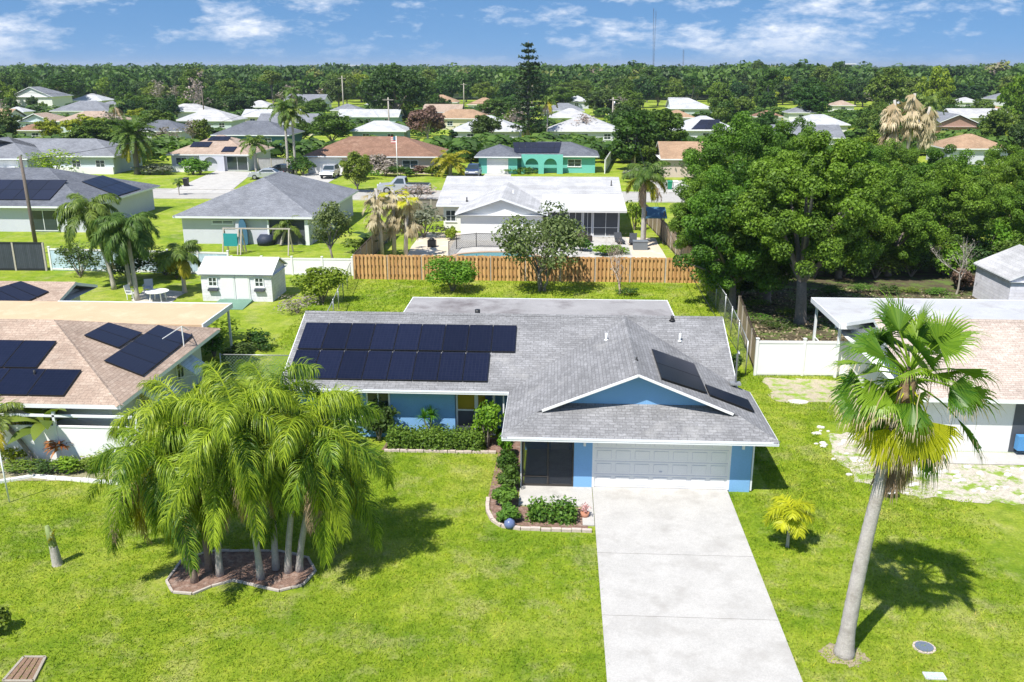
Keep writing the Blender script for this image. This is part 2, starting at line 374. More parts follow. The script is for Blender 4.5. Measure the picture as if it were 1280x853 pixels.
def frond(B, rd, base, az, e0, L, droop, nl=70, ll=.55, lw=.022, hang=.5, tint=.5, plum=.5, jit=.25, start=.14, curl=1.3, stem=True, tvar=.2):
    n = 12; p = Vector(base); pts = [p.copy()]; tans = []; az0 = az; tw = rd.uniform(-.25, .25)
    for i in range(n):
        s_ = (i+.5)/n; e = e0-droop*s_**curl; a = az0+tw*s_
        t = Vector((math.cos(a)*math.cos(e), math.sin(a)*math.cos(e), math.sin(e))); p = p+t*(L/n); pts.append(p.copy()); tans.append(t)
    tans.append(tans[-1])
    if stem:
        lat = tans[0].cross(UPV).normalized()
        for sd in (lat, UPV):
            B.strip(pts, sd, [.035*(1-i/n)+.006 for i in range(n+1)], min(1, tint+.25))
    for i in range(nl):
        s_ = start+(1-start)*(i+rd.random())/nl; f = s_*n; k = min(int(f), n-1); q = pts[k].lerp(pts[k+1], f-k); t = tans[k]
        lat = t.cross(UPV)
        lat = lat.normalized() if lat.length > .05 else Vector((math.sin(az), -math.cos(az), 0))
        nn = lat.cross(t)
        for sd in (-1, 1):
            prof = .35+.65*math.sin(math.pi*min(1, .12+.86*s_))
            d = (lat*sd*1.0+t*(.45+.5*s_)+nn*rd.uniform(-plum, plum)+Vector((rd.uniform(-jit, jit), rd.uniform(-jit, jit), rd.uniform(-jit, jit)-hang*rd.uniform(.2, .75)))).normalized()
            l = ll*prof*rd.uniform(.75, 1.15); w = lw*rd.uniform(.8, 1.2)
            side = t-d*t.dot(d); side = side.normalized() if side.length > .05 else nn
            m1 = q+d*l*.4; d2 = (d-UPV*hang*.55).normalized(); m2 = m1+d2*l*.32; d3 = (d2-UPV*hang*.9).normalized()
            B.strip([q, m1, m2, m2+d3*l*.3], side, [w*.7, w, w*.75, w*.12], max(0, min(1, tint+rd.uniform(-tvar, tvar))))
def pinnate_palm(name, seed, loc, height, trunk_r, mats, n=15, L=3.2, ll=.6, lw=.024, nl=80, hang=.6, lean=(0, 0), label='', group=None, cat='palm tree', emin=-.2, emax=1.25, droop=1.6, dead=0, trunkmat=None, plum=.5, yellow=0, shaft=True, tvar=.25, low=0):
    rd = random.Random(seed); root = empty(name, loc, label, cat, group)
    top = Vector((lean[0], lean[1], height)); mb = MB()
    k = 10; pts = [Vector((lean[0]*(i/k)**1.5, lean[1]*(i/k)**1.5, -.1+(height+.1)*i/k)) for i in range(k+1)]
    mb.tube(pts, [trunk_r*(1.35 if i == 0 else 1.08 if i == 1 else 1-.25*i/k+.03*(i % 2)) for i in range(k+1)], 10)
    o = link('trunk', mb.mesh('trunk', trunkmat or M_PBARK), root)
    if shaft:
        mb = MB(); mb.tube([top-Vector((0, 0, .5)), top, top+Vector((0, 0, .45))], [trunk_r*.72, trunk_r*.8, trunk_r*.3], 8); link('crownshaft', mb.mesh('crownshaft', M_SHAFT), root)
    B = Blades(); Y = Blades(); D = Blades(); ga = 2.39996
    for i in range(n):
        f = (i+.5)/n; e0 = emax+(emin-emax)*f**.9+rd.uniform(-.12, .12)
        frond(B if i < n-yellow else Y, rd, top+Vector((0, 0, .25-.3*f)), i*ga+rd.uniform(-.25, .25), e0, L*rd.uniform(.85, 1.1)*(1-.15*(1-f)), droop*rd.uniform(.85, 1.15), nl, ll, lw, hang, rd.uniform(.3, .7), plum, tvar=tvar)
    for i in range(low):      # old fronds hanging close to the trunk
        frond(B, rd, top+Vector((0, 0, -.1)), i*6.283/low+rd.uniform(-.5, .5), rd.uniform(-.5, 0), L*rd.uniform(1.05, 1.35), rd.uniform(.9, 1.2), int(nl*1.2), ll, lw, hang, rd.uniform(.2, .7), plum, tvar=tvar, curl=.6)
    link('crown', B.mesh('crown', mats[0]), root)
    if yellow: link('yellowing_frond', Y.mesh('yellowing_frond', mats[1]), root)
    for i in range(dead):
        D = Blades(); frond(D, rd, top+Vector((0, 0, -.15)), rd.uniform(0, 6.28), -.35-rd.random()*.5, L*.95, 1.3, int(nl*.6), ll*.7, lw*.9, 1.1, rd.uniform(.3, .7), .6)
        link('dead_frond', D.mesh('dead_frond', M_DEADF), root)
    return root
def fan_leaf(B, rd, base, az, e0, pet, Rr, nseg=34, spread=1.95, tint=.5, tipdroop=.35, fold=.25, pdroop=.5, ragged=.15, D=None, roll=0, tilt=.15):
    n = 5; p = Vector(base); pts = [p.copy()]
    for i in range(n):
        e = e0-pdroop*(i/n); t = Vector((math.cos(az)*math.cos(e), math.sin(az)*math.cos(e), math.sin(e))); p = p+t*pet/n; pts.append(p.copy())
    lat = t.cross(UPV); lat = lat.normalized() if lat.length > .05 else Vector((math.sin(az), -math.cos(az), 0))
    nn = lat.cross(t).normalized()
    for sd in (lat, nn): B.strip(pts, sd, [.03-.003*i for i in range(n+1)], .75)
    da = 2*spread/nseg
    ax = (t-UPV*tilt).normalized(); lat = ax.cross(UPV); lat = lat.normalized() if lat.length > .05 else Vector((math.sin(az), -math.cos(az), 0)); nn = lat.cross(ax).normalized(); lat, nn = lat*math.cos(roll)+nn*math.sin(roll), nn*math.cos(roll)-lat*math.sin(roll)
    for j in range(nseg):
        a = -spread+(j+.5)*da; rr = Rr*(.72+.28*math.cos(a*.55))*rd.uniform(1-ragged, 1.04)
        dr = lambda x: (ax*math.cos(x)+lat*math.sin(x)+nn*(fold*abs(math.sin(x)))).normalized()
        d0, d1, d2 = dr(a-da/2), dr(a), dr(a+da/2); mid = .62*rr; tn = max(0, min(1, tint+rd.uniform(-.13, .13)))
        h = p; sg = UPV*tipdroop*mid*.22
        L0, C0, R0 = h+d0*mid-sg, h+d1*mid+nn*.018*Rr-sg, h+d2*mid-sg
        B.quad(h, L0, C0, h+d1*.02, tn); B.quad(h, h+d1*.02, C0, R0, max(0, tn-.1))
        w = (R0-L0)*.5; q1 = C0+(d1-UPV*tipdroop*rd.uniform(.5, 1.3)).normalized()*rr*.22; q2 = q1+(d1-UPV*tipdroop*rd.uniform(1.4, 3.2)).normalized()*rr*.2
        T = D if (D is not None and rd.random() < .8) else B
        B.quad(C0-w, C0+w, q1+w*.5, q1-w*.5, tn); T.quad(q1-w*.5, q1+w*.5, q2+w*.08, q2-w*.08, min(1, tn+.2))
def hedge_mesh(name, boxes, leaf, density, mat, seed=1, rough=.12):
    rng = np.random.default_rng(seed); Cs = []; Ns = []
    for (x0, x1, y0, y1, z0, z1) in boxes:
        sx, sy, sz = x1-x0, y1-y0, z1-z0; A = sx*sy+2*(sx+sy)*sz; n = int(A*density)
        pr = np.array([sx*sy, sx*sz, sx*sz, sy*sz, sy*sz]); fc = rng.choice(5, n, p=pr/pr.sum()); u = rng.random((n, 3)); nrm = np.zeros((n, 3))
        for f, (ax, v, sg) in enumerate(((2, 1, 1), (1, 0, -1), (1, 1, 1), (0, 0, -1), (0, 1, 1))):
            k = fc == f; u[k, ax] = v; nrm[k, ax] = sg
        C = np.array([x0, y0, z0])+u*np.array([sx, sy, sz]); C += rng.normal(size=(n, 3))*rough*np.array([.6, .6, 1])
        C += (np.sin(C[:, :1]*3.1+seed)+np.sin(C[:, 1:2]*4.3))*nrm*.05
        Cs.append(C); Ns.append(nrm+rng.normal(size=(n, 3))*.6+np.array([0, 0, .3]))
    C = np.concatenate(Cs); Nn = np.concatenate(Ns); n = len(C); s = leaf*rng.uniform(.5, 1.4, n); C[:, 2] = np.maximum(C[:, 2], .02)
    V, F, T = leaf_quads(C, Nn, s, s*1.6, np.clip(.2+.6*rng.random(n), 0, 1), rng); return np_mesh(name, V, F, mat, T)
L_OAK = leafmat('oak_leaves', (.020, .062, .010), (.165, .295, .026), .34, val=.15, hue=.015)
L_GREEN = leafmat('green_leaves', (.035, .085, .012), (.125, .21, .028), .32, hue=.035, val=.4)
L_DARK = leafmat('dark_leaves', (.018, .052, .012), (.07, .13, .024), .26, val=.25)
L_YEL = leafmat('yellow_green_leaves', (.075, .14, .008), (.26, .34, .02), .32, val=.2)
L_BRONZE = leafmat('bronze_leaves', (.10, .058, .045), (.24, .15, .115), .25, val=.2)
L_PINK = leafmat('dry_pinkish_leaves', (.20, .16, .14), (.40, .335, .30), .2, val=.2)
L_GREY = leafmat('grey_green_leaves', (.10, .12, .08), (.24, .26, .18), .25, val=.2)
L_BUSH = leafmat('bush_leaves', (.06, .16, .010), (.22, .37, .025), .32, val=.2)
L_HEDGE = leafmat('hedge_leaves', (.035, .10, .012), (.15, .26, .03), .25, val=.1)
L_QUEEN = leafmat('queen_palm_leaflets', (.05, .125, .010), (.36, .47, .035), .36, .42, .012, .12)
L_QUEENY = leafmat('yellowing_leaflets', (.36, .33, .015), (.60, .52, .04), .35, .5, .01, .1)
L_FAN = leafmat('fan_palm_blades', (.05, .145, .012), (.24, .36, .03), .35, .38, .015, .1)
L_FANY = leafmat('yellow_fan_blades', (.42, .43, .015), (.66, .62, .04), .45, .45, .01, .1)
L_PALMF = leafmat('distant_palm_leaflets', (.05, .11, .015), (.20, .28, .05), .3, .5, .02, .2)
L_PALMY = leafmat('yellow_palm_leaflets', (.16, .19, .01), (.42, .38, .03), .35, .5, .015, .15)
L_RED = leafmat('red_cordyline_leaves', (.22, .05, .02), (.45, .16, .05), .3, .5, .02, .2)
L_LIME = leafmat('lime_leaflets', (.30, .36, .01), (.60, .60, .03), .4, .45, .01, .1)
L_PINE = leafmat('pine_needles', (.012, .034, .012), (.045, .085, .025), .15, val=.15)
M_SHAFT = pm('palm_shaft', (.22, .28, .10), .6, .2, 5)

def woodmat():
    m = leafmat('woods_leaves', (.03, .07, .012), (.12, .20, .03), .25, val=.0, hue=.0)
    nt = m.node_tree; r = [n for n in nt.nodes if n.type == 'VALTORGB'][0].color_ramp.elements
    for p, c in ((.0, (.022, .055, .012)), (.45, (.075, .15, .022)), (.8, (.16, .22, .03)), (.93, (.20, .22, .06)), (1.0, (.27, .22, .18))):
        e = r.new(p); e.color = rgba(c)
    return m
L_WOODS = woodmat()
# ================================================================ the setting
def struct(o): o['kind'] = 'structure'; return o
mb = MB(); S = 9000
mb.face([(-S, -200, 0), (S, -200, 0), (S, S*1.6, 0), (-S, S*1.6, 0)])
struct(link('ground', mb.mesh('ground', M_LAWN)))
def sheet(name, poly, z, mat, h=None):
    mb = MB(); 
    if h: mb.prism(poly, 0, h)
    else: mb.face([(x, y, z) for x, y in poly])
    return struct(link(name, mb.mesh(name, mat)))
def wob(poly, seed, amp=.25, sub=5):
    rd = random.Random(seed); out = []
    for i in range(len(poly)):
        a, b = poly[i], poly[(i+1) % len(poly)]
        for k in range(sub):
            t = k/sub; out.append((a[0]+(b[0]-a[0])*t+rd.uniform(-amp, amp), a[1]+(b[1]-a[1])*t+rd.uniform(-amp, amp)))
    return out
# driveway: four slabs with joints
ys = [8.5, 12.2, 16.4, 18.6, 22.0, 25.4, 30.1]
mb = MB()
for a, b in zip(ys, ys[1:]): mb.box(1.42, 6.36, a+.012, b-.012, -.05, .055)
mb.box(1.43, 6.35, 8.6, 30.05, -.05, .035, 1)
M_JOINT = pm('driveway_joint', (.24, .23, .21), .9)
struct(link('driveway', mb.mesh('driveway', [M_DRIVE, M_JOINT])))
mb = MB(); mb.box(-1.25, 1.40, 28.55, 30.1, -.05, .05); mb.box(1.0, 1.40, 27.2, 28.54, -.05, .05)
struct(link('walkway', mb.mesh('walkway', M_CONC)))
# street behind the back neighbours, with kerbs
M_ROAD = pm('street_surface', (.40, .385, .36), .9, .12, .5, .2, 30, stain=(.30, .29, .28))
sheet('street', [(-160, 103.5), (160, 103.5), (160, 111.2), (-160, 111.2)], .012, M_ROAD)
for y in (103.2, 111.2): 
    mb = MB(); mb.box(-160, 160, y, y+.3, -.05, .12); struct(link('kerb', mb.mesh('kerb', M_CONC)))
def drive(name, poly): return sheet(name, poly, .03, M_CONC)
p = [P(x, y) for x, y in ((270, 214), (318, 215), (285, 242), (205, 242))]
drive('driveway', [(q.x, min(q.y, 111.2)) if i > 1 else (q.x, q.y) for i, q in enumerate(p)])
drive('driveway', [(-10.6, 131), (-6.9, 131), (-6.2, 111.4), (-11.2, 111.4)])
drive('driveway', [(-36.6, 130), (-31.2, 130), (-30.6, 111.4), (-37.2, 111.4)])
drive('driveway', [(11.8, 124), (17, 124), (17, 111.4), (11.8, 111.4)])
drive('driveway', [(-84, 127), (-73, 127), (-73, 111.4), (-84, 111.4)])
sheet('patio', wob([(-12.6, 64.6), (8.8, 64.4), (8.8, 81), (-12.6, 82.5)], 3, .3), .02, pm('patio_sand', (.56, .48, .37), .9, .12, 1.5, .3, 30, stain=(.62, .58, .52), sscale=.6))
sheet('patio', [(-9.2, 71), (6.2, 70.2), (6.2, 81), (-9.2, 81)], .03, M_CONC)
sheet('gravel_bed', wob([(11.2, 31.0), (13.4, 29.9), (17.5, 29.5), (23, 29.5), (23, 33.6), (13.9, 33.6), (13.4, 36.2), (11.4, 35.4)], 5, .2, 8), .012, pm('rubble', (.46, .42, .35), .95, .34, 5, .8, 18, stain=(.20, .30, .03), sscale=1.6, sth=(.49, .60)))
sheet('gravel_bed', wob([(10.2, 39.4), (13.6, 39.4), (14.3, 42.6), (10.4, 42.7)], 6, .2, 7), .010, pm('bare_soil', (.40, .35, .26), .95, .3, 4, .8, 18, stain=(.21, .32, .03), sscale=1.6, sth=(.47, .60)))
sheet('path', [(14.4, 32.9), (24, 32.9), (24, 34.05), (14.4, 34.05)], .03, M_CONC)
sheet('woodland_floor', wob([(11.3, 45), (14.4, 47.5), (26, 48), (40, 52), (62, 56), (62, 74), (30, 74), (12, 70), (10.7, 60)], 7, .5, 6), .012, M_DIRT)
sheet('mulch_bed', wob([(-7.0, 33.0), (-2.3, 33.0), (-2.35, 28.9), (-1.9, 27.2), (1.2, 26.9), (1.2, 28.4), (-1.3, 28.5), (-1.3, 34.5), (-7.0, 34.6)], 8, .05, 3), .02, M_MULCH)
sheet('mulch_bed', wob([(-17, 29.6), (-22, 29.5), (-30, 29.0), (-30, 32.6), (-16.6, 32.2), (-13.4, 30.0), (-13.4, 29.3)], 9, .08, 3), .018, pm('planting_bed', (.27, .25, .15), .95, .4, 3, .7, 20, stain=(.42, .39, .32), sscale=2))
# kerb edgings
def edging(pts, label, w=.13, h=.11, mat=M_KERB, name='garden_edging'):
    mb = MB(); rd = random.Random(len(pts))
    for a, b in zip(pts, pts[1:]):
        a, b = Vector((*a, .04)), Vector((*b, .04)); n = max(1, int((b-a).length/.32))
        for i in range(n):
            q, r = a.lerp(b, (i+.03)/n), a.lerp(b, (i+.97)/n); j = Vector((rd.uniform(-.012, .012), rd.uniform(-.012, .012), rd.uniform(-.012, .012)))
            mb.beam(q+j, r+j, w, h)
    return tag(mb.build(name, mat), label, 'edging')
edging([(-6.9, 32.95), (-2.35, 32.98)], 'straight stone edging along the foot of the clipped hedge')
edging([(-2.38, 29.0), (-2.30, 28.0), (-2.1, 27.4), (-1.75, 27.0), (-1.1, 26.85), (1.3, 26.8)], 'curved stone edging round the shrub bed beside the driveway')
ring = [(-10.0+1.75*math.cos(a), 23.35+.85*math.sin(a)) for a in [i*math.pi/7 for i in range(15)]]
ring = [P(x, y).to_2d() for x, y in ((208, 728), (216, 742), (240, 744), (264, 734), (290, 727), (318, 733), (350, 740), (378, 733), (394, 716), (385, 698), (350, 690), (300, 690), (262, 690), (228, 702), (208, 728))]
sheet('mulch_bed', [tuple(q) for q in ring[:-1]], .022, M_MULCH)
edging([tuple(q) for q in ring], 'oval stone edging round the mulch bed under the front palms', .07, .06, pm('pale_edging', (.46, .41, .37), .9, .2, 5, .4, 30))
edging([(-30, 28.2), tuple(P(0, 604).to_2d()), tuple(P(40, 597).to_2d()), tuple(P(155, 606).to_2d()), tuple(P(215, 609).to_2d())], 'long white kerb along the front bed of the tan-roofed house', .16, .14, M_WHITE)
def stones(name, label, pts, seed, mat, r, grp=None):
    for i, (x, y, s) in enumerate(pts):
        rd = random.Random(seed+i); mb = MB(); n = 7
        q = [(x+math.cos(k*6.283/n)*s*rd.uniform(.7, 1.2), y+math.sin(k*6.283/n)*s*.7*rd.uniform(.7, 1.2)) for k in range(n)]; c = [(x+(a-x)*.6, y+(b-y)*.6) for a, b in q]
        h = s*r*rd.uniform(.7, 1.2)
        for k in range(n):
            a, b, d, e = q[k], q[(k+1) % n], c[(k+1) % n], c[k]; mb.face([(*a, -.02), (*b, -.02), (*b, h*.6), (*a, h*.6)]); mb.face([(*a, h*.6), (*b, h*.6), (*d, h), (*e, h)])
        mb.face([(*e, h) for e in c]); tag(mb.build(name, mat), label, 'rock', grp)
M_STONE = pm('white_stone', (.60, .57, .53), .9, .2, 4, .5, 20)
b = P(1147, 592); stones('boulder', 'large flat white slab of rock among the gravel', [(b.x, b.y, .55)], 3, M_STONE, .35)
b = P(1000, 503); stones('boulder', 'white flat stone lying in the grass before the vinyl fence', [(b.x, b.y, .5)], 4, M_STONE, .15)
rd = random.Random(5)
stones('rubble_stone', 'small pale lump of rubble in the gravel beside the white house', [(rd.uniform(12.8, 20), rd.uniform(30.1, 32.6), rd.uniform(.08, .2)) for i in range(60)]+[(rd.uniform(10.7, 13.5), rd.uniform(31.5, 36.5), rd.uniform(.08, .18)) for i in range(30)], 40, M_STONE, .6, 'rubble stones in the gravel bed')
b = P(1055, 819); sheet('bare_soil', wob([(b.x+.62*math.cos(a), b.y+.5*math.sin(a)) for a in [i*math.pi/6 for i in range(12)]], 31, .07, 3), .012, pm('palm_base_soil', (.30, .25, .17), .95, .4, 6, .7, 25, stain=(.20, .28, .03), sscale=3, sth=(.5, .6)))
# grass blades on the front lawn and the near side yards: uncountable, one object
rng = np.random.default_rng(11)
def blades(n, x0, x1, y0, y1, h, w, holes):
    X = rng.uniform(x0, x1, n); Yy = rng.uniform(y0, y1, n); keep = np.ones(n, bool)
    for (a, b_, c, d) in holes: keep &= ~((X > a) & (X < b_) & (Yy > c) & (Yy < d))
    X, Yy = X[keep], Yy[keep]; k = len(X)
    dens = .75+.25*np.sin(X*1.3+np.cos(Yy*.9)*2)*np.sin(Yy*1.1+X*.37)
    keep = rng.random(k) < dens; X, Yy = X[keep], Yy[keep]; k = len(X); a = rng.uniform(0, 6.283, k); hh = h*rng.uniform(.4, 1.3, k); ww = w*rng.uniform(.6, 1.4, k)
    ln = rng.normal(size=(k, 2))*hh[:, None]*.75; z = np.zeros(k)
    dx, dy = np.cos(a)*ww/2, np.sin(a)*ww/2
    V = np.stack([np.stack([X-dx, Yy-dy, z], 1), np.stack([X+dx, Yy+dy, z], 1), np.stack([X+ln[:, 0], Yy+ln[:, 1], hh], 1)], 1).reshape(-1, 3)
    return V, np.repeat(np.clip(rng.normal(.45, .25, k), 0, 1), 3)
H1_ = [(1.45, 6.33, 0, 30.2), (-1.3, 1.42, 26.6, 30.2), (-2.3, 1.3, 26.7, 30), (-12.1, -7.2, 22.6, 25.0), (-11.3, 7.5, 33, 60), (-1.9, 7.9, 29.9, 60), (-40, -12.9, 29.6, 60), (14, 40, 32.9, 60)]
A1, T1 = blades(300000, -24, 14, 14.5, 33.2, .075, .030, H1_)
A2, T2 = blades(50000, 7.2, 15, 27, 44, .08, .04, H1_+[(11.2, 20, 29.8, 37), (10.3, 14.2, 39.4, 42.7)])
A3, T3 = blades(60000, -16, 11, 46, 63, .11, .06, [(-9, 6.2, 40, 47.4), (-10.8, 7, 30, 44)])
V = np.concatenate([A1, A2, A3]); T = np.concatenate([T1, T2, T3])
g = link('grass', np_mesh('grass', V, np.arange(len(V)).reshape(-1, 3), M_BLADE, T)); g['kind'] = 'stuff'
# ================================================================ buildings
def window_on(parent, side, pl, u0, u1, z0, z1, kind='window'):
    """side 'f' faces -y, 'b' +y, 'r' +x, 'l' -x; pl is the wall plane"""
    def bx(mb, a0, a1, c0, c1, d0, d1, mi=0):
        if side == 'f': mb.box(a0, a1, pl-d1, pl-d0, c0, c1, mi)
        elif side == 'b': mb.box(a0, a1, pl+d0, pl+d1, c0, c1, mi)
        elif side == 'r': mb.box(pl+d0, pl+d1, a0, a1, c0, c1, mi)
        else: mb.box(pl-d1, pl-d0, a0, a1, c0, c1, mi)
    t = .07; mb = MB()
    if kind in ('window', 'screen', 'slider'):
        bx(mb, u0, u0+t, z0, z1, -.05, .05); bx(mb, u1-t, u1, z0, z1, -.05, .05); bx(mb, u0+t, u1-t, z0, z0+t, -.05, .05); bx(mb, u0+t, u1-t, z1-t, z1, -.05, .05)
        m = (u0+u1)/2
        if kind != 'screen': bx(mb, m-.025, m+.025, z0+t, z1-t, -.05, .045)
        else: bx(mb, m-.02, m+.02, z0+t, z1-t, -.05, .045); bx(mb, u0+t, m-.02, z0+.8, z0+.84, -.05, .045); bx(mb, m+.02, u1-t, z0+.8, z0+.84, -.05, .045)
        if kind == 'window': bx(mb, u0+t, m-.025, (z0+z1)/2-.02, (z0+z1)/2+.02, -.05, .04); bx(mb, m+.025, u1-t, (z0+z1)/2-.02, (z0+z1)/2+.02, -.05, .04); bx(mb, u0-.06, u1+.06, z0-.06, z0, -.05, .09)
        w = mb.build('window' if kind == 'window' else 'sliding_door' if kind == 'slider' else 'screen_frame', M_TRIM, parent)
        mb = MB(); bx(mb, u0+t, u1-t, z0+t, z1-t, -.04, .015); mb.build('pane' if kind != 'screen' else 'screen_mesh', M_GLASS if kind != 'screen' else M_SCREEN, w)
    elif kind == 'door':
        bx(mb, u0, u1, z0, z1, -.05, .05); bx(mb, u0+.12, u1-.12, z0+.2, z0+.9, .05, .065); bx(mb, u0+.12, u1-.12, z0+1.05, z1-.15, .05, .065)
        mb.build('door', M_WHITE, parent)
    elif kind == 'garage':
        bx(mb, u0, u1, z0, z1, -.05, .02, 0); n = 4; hh = (z1-z0)/n; m = max(4, int((u1-u0)/.62)); ww = (u1-u0)/m
        for i in range(n):
            for j in range(m):
                a0, a1, c0, c1 = u0+j*ww+.09, u0+(j+1)*ww-.09, z0+i*hh+.1, z0+(i+1)*hh-.1
                bx(mb, a0, a1, c0, c1, .02, .038); bx(mb, a0-.01, a1+.01, c0-.01, c1+.01, .02, .0235, 1)  # thin grey border paints the shadow line round each raised panel
            bx(mb, u0, u1, z0+i*hh-.012 if i else z0, z0+i*hh+.012, .02, .024, 1)
        bx(mb, (u0+u1)/2-.05, (u0+u1)/2+.05, z0+hh+.12, z0+hh+.17, .02, .06, 1)
        d = mb.build('garage_door', [M_WHITE, M_STUCG], parent)
        mb = MB(); bx(mb, u0-.09, u0, z0, z1+.09, -.05, .06); bx(mb, u1, u1+.09, z0, z1+.09, -.05, .06); bx(mb, u0, u1, z1, z1+.09, -.05, .06); mb.build('door_frame', M_WHITE, d)
    elif kind == 'dark':
        bx(mb, u0, u1, z0, z1, -.05, .02); mb.build('dark_porch_panel', M_SCREEN, parent)  # flat dark panel paints porch shade; also serves as screen cloth
def hip(mb, x0, x1, y0, y1, zE, p, axis, g0, g1, fas=.17):
    if axis == 'x':
        h = (y1-y0)/2; ym = (y0+y1)/2; zR = zE+p*h; a = x0 if g0 else x0+h; b = x1 if g1 else x1-h
        mb.slope([(x0, y0, zE), (x1, y0, zE), (b, ym, zR), (a, ym, zR)]); mb.slope([(x1, y1, zE), (x0, y1, zE), (a, ym, zR), (b, ym, zR)])
        if not g0: mb.slope([(x0, y1, zE), (x0, y0, zE), (a, ym, zR)])
        if not g1: mb.slope([(x1, y0, zE), (x1, y1, zE), (b, ym, zR)])
        loop = [(x0, y0, zE), (x1, y0, zE)]+([(x1, ym, zR)] if g1 else [])+[(x1, y1, zE), (x0, y1, zE)]+([(x0, ym, zR)] if g0 else [])
        rid = ((a, ym, zR), (b, ym, zR))
    else:
        h = (x1-x0)/2; xm = (x0+x1)/2; zR = zE+p*h; a = y0 if g0 else y0+h; b = y1 if g1 else y1-h
        mb.slope([(x0, y1, zE), (x0, y0, zE), (xm, a, zR), (xm, b, zR)]); mb.slope([(x1, y0, zE), (x1, y1, zE), (xm, b, zR), (xm, a, zR)])
        if not g0: mb.slope([(x0, y0, zE), (x1, y0, zE), (xm, a, zR)])
        if not g1: mb.slope([(x1, y1, zE), (x0, y1, zE), (xm, b, zR)])
        loop = [(x0, y0, zE)]+([(xm, y0, zR)] if g0 else [])+[(x1, y0, zE), (x1, y1, zE)]+([(xm, y1, zR)] if g1 else [])+[(x0, y1, zE)]
        rid = ((xm, a, zR), (xm, b, zR))
    mb.skirt(loop, fas, 1)
    mb.face([(x0+.02, y0+.02, zE-.15), (x0+.02, y1-.02, zE-.15), (x1-.02, y1-.02, zE-.15), (x1-.02, y0+.02, zE-.15)], 1)
    return rid, zR
def ridge_cap(mb, a, b, w=.3, mi=0):
    a, b = Vector(a), Vector(b); t = (b-a).normalized(); s = t.cross(UPV).normalized()*w/2; u = UPV*.03
    mb.slope([a+u, b+u, b+s-UPV*.045, a+s-UPV*.045], mi); mb.slope([a+u, b+u, b-s-UPV*.045, a-s-UPV*.045], mi)
def walls(mb, x0, x1, y0, y1, zE, p, axis, g0, g1, ov):
    a0, a1, b0, b1 = x0+ov, x1-ov, y0+ov, y1-ov; zt = zE-.1
    mb.box(a0, a1, b0, b1, -.1, zt)
    def tri(f, lo, hi):
        m = (lo+hi)/2; zz = zt+p*(hi-lo)/2+p*ov*.0
        return [(lo, zt+.001), (hi, zt+.001), (m, zz)]
    if axis == 'x':
        for on, x in ((g0, a0), (g1, a1-.12)):
            if on:
                q = tri(0, b0, b1); mb.hexa_tri = None
                mb.face([(x, u, z) for u, z in q]); mb.face([(x+.12, u, z) for u, z in q])
    else:
        for on, y in ((g0, b0), (g1, b1-.12)):
            if on:
                q = tri(0, a0, a1); mb.face([(u, y, z) for u, z in q]); mb.face([(u, y+.12, z) for u, z in q])
def house(label, x0, x1, y0, y1, zE, p, axis='x', g=(0, 0), roof=None, wall=None, ov=.6, wins=(), wings=(), cap=True, name='house', flat=None):
    root = empty(name, ((x0+x1)/2, (y0+y1)/2, 0), label, 'house')
    mb = MB(); walls(mb, x0, x1, y0, y1, zE, p, axis, *g, ov)
    for w in wings: walls(mb, *w[:4], w[4], w[5], w[6], *w[7], w[8] if len(w) > 8 else ov)
    mb.build('wall', wall or M_STUCW, root)
    mb = MB(); rid, zR = hip(mb, x0, x1, y0, y1, zE, p, axis, *g)
    if cap: ridge_cap(mb, *rid)
    for w in wings:
        r2, _ = hip(mb, *w[:4], w[4], w[5], w[6], *w[7])
        if cap: ridge_cap(mb, *r2)
    if cap and not g[1] and axis == 'x':
        for c in ((x1, y0, zE), (x1, y1, zE)): ridge_cap(mb, rid[1], c)
    if cap and not g[0] and axis == 'x':
        for c in ((x0, y0, zE), (x0, y1, zE)): ridge_cap(mb, rid[0], c)
    if cap and axis == 'y':
        if not g[0]:
            for c in ((x0, y0, zE), (x1, y0, zE)): ridge_cap(mb, rid[0], c)
        if not g[1]:
            for c in ((x0, y1, zE), (x1, y1, zE)): ridge_cap(mb, rid[1], c)
    mb.build('roof', [roof or M_MIDSH, M_TRIM], root)
    pl = {'f': y0+ov, 'b': y1-ov, 'r': x1-ov, 'l': x0+ov}
    for w in wins: window_on(root, w[0], w[6] if len(w) > 6 else pl[w[0]], *w[1:6])
    return root
def panel_quad(parent, a, b, c, d, nu, nv, gap=.015, lift=.09):
    """a-b lower edge, d-c upper edge, on a roof plane: nu x nv panels, each a part"""
    a, b, c, d = map(Vector, (a, b, c, d)); n = (b-a).cross(d-a).normalized()
    if n.z < 0: n = -n
    U, V = (b-a).length, (d-a).length
    gu, gv = gap/U*1.0, gap/V*1.0
    for i in range(nu):
        for j in range(nv):
            def pt(u, v): return a.lerp(b, u).lerp(d.lerp(c, u), v)
            q = [pt((i)/nu+gu, (j)/nv+gv), pt((i+1)/nu-gu, j/nv+gv), pt((i+1)/nu-gu, (j+1)/nv-gv), pt(i/nu+gu, (j+1)/nv-gv)]
            lo = [v+n*(lift-.04) for v in q]; hi = [v+n*lift for v in q]; mb = MB(); mb.hexa(lo+hi, 1)
            w, h = U/nu, V/nv; ins = .02
            r = [v+n*.0025 for v in hi]; cen = (r[0]+r[1]+r[2]+r[3])/4
            r = [v+(cen-v).normalized()*ins for v in r]
            mb.face(r, 0, [(0.01, 0.01), (w, .01), (w, h), (.01, h)]); mb.build('solar_panel', [M_PANEL, M_BLACK], parent)
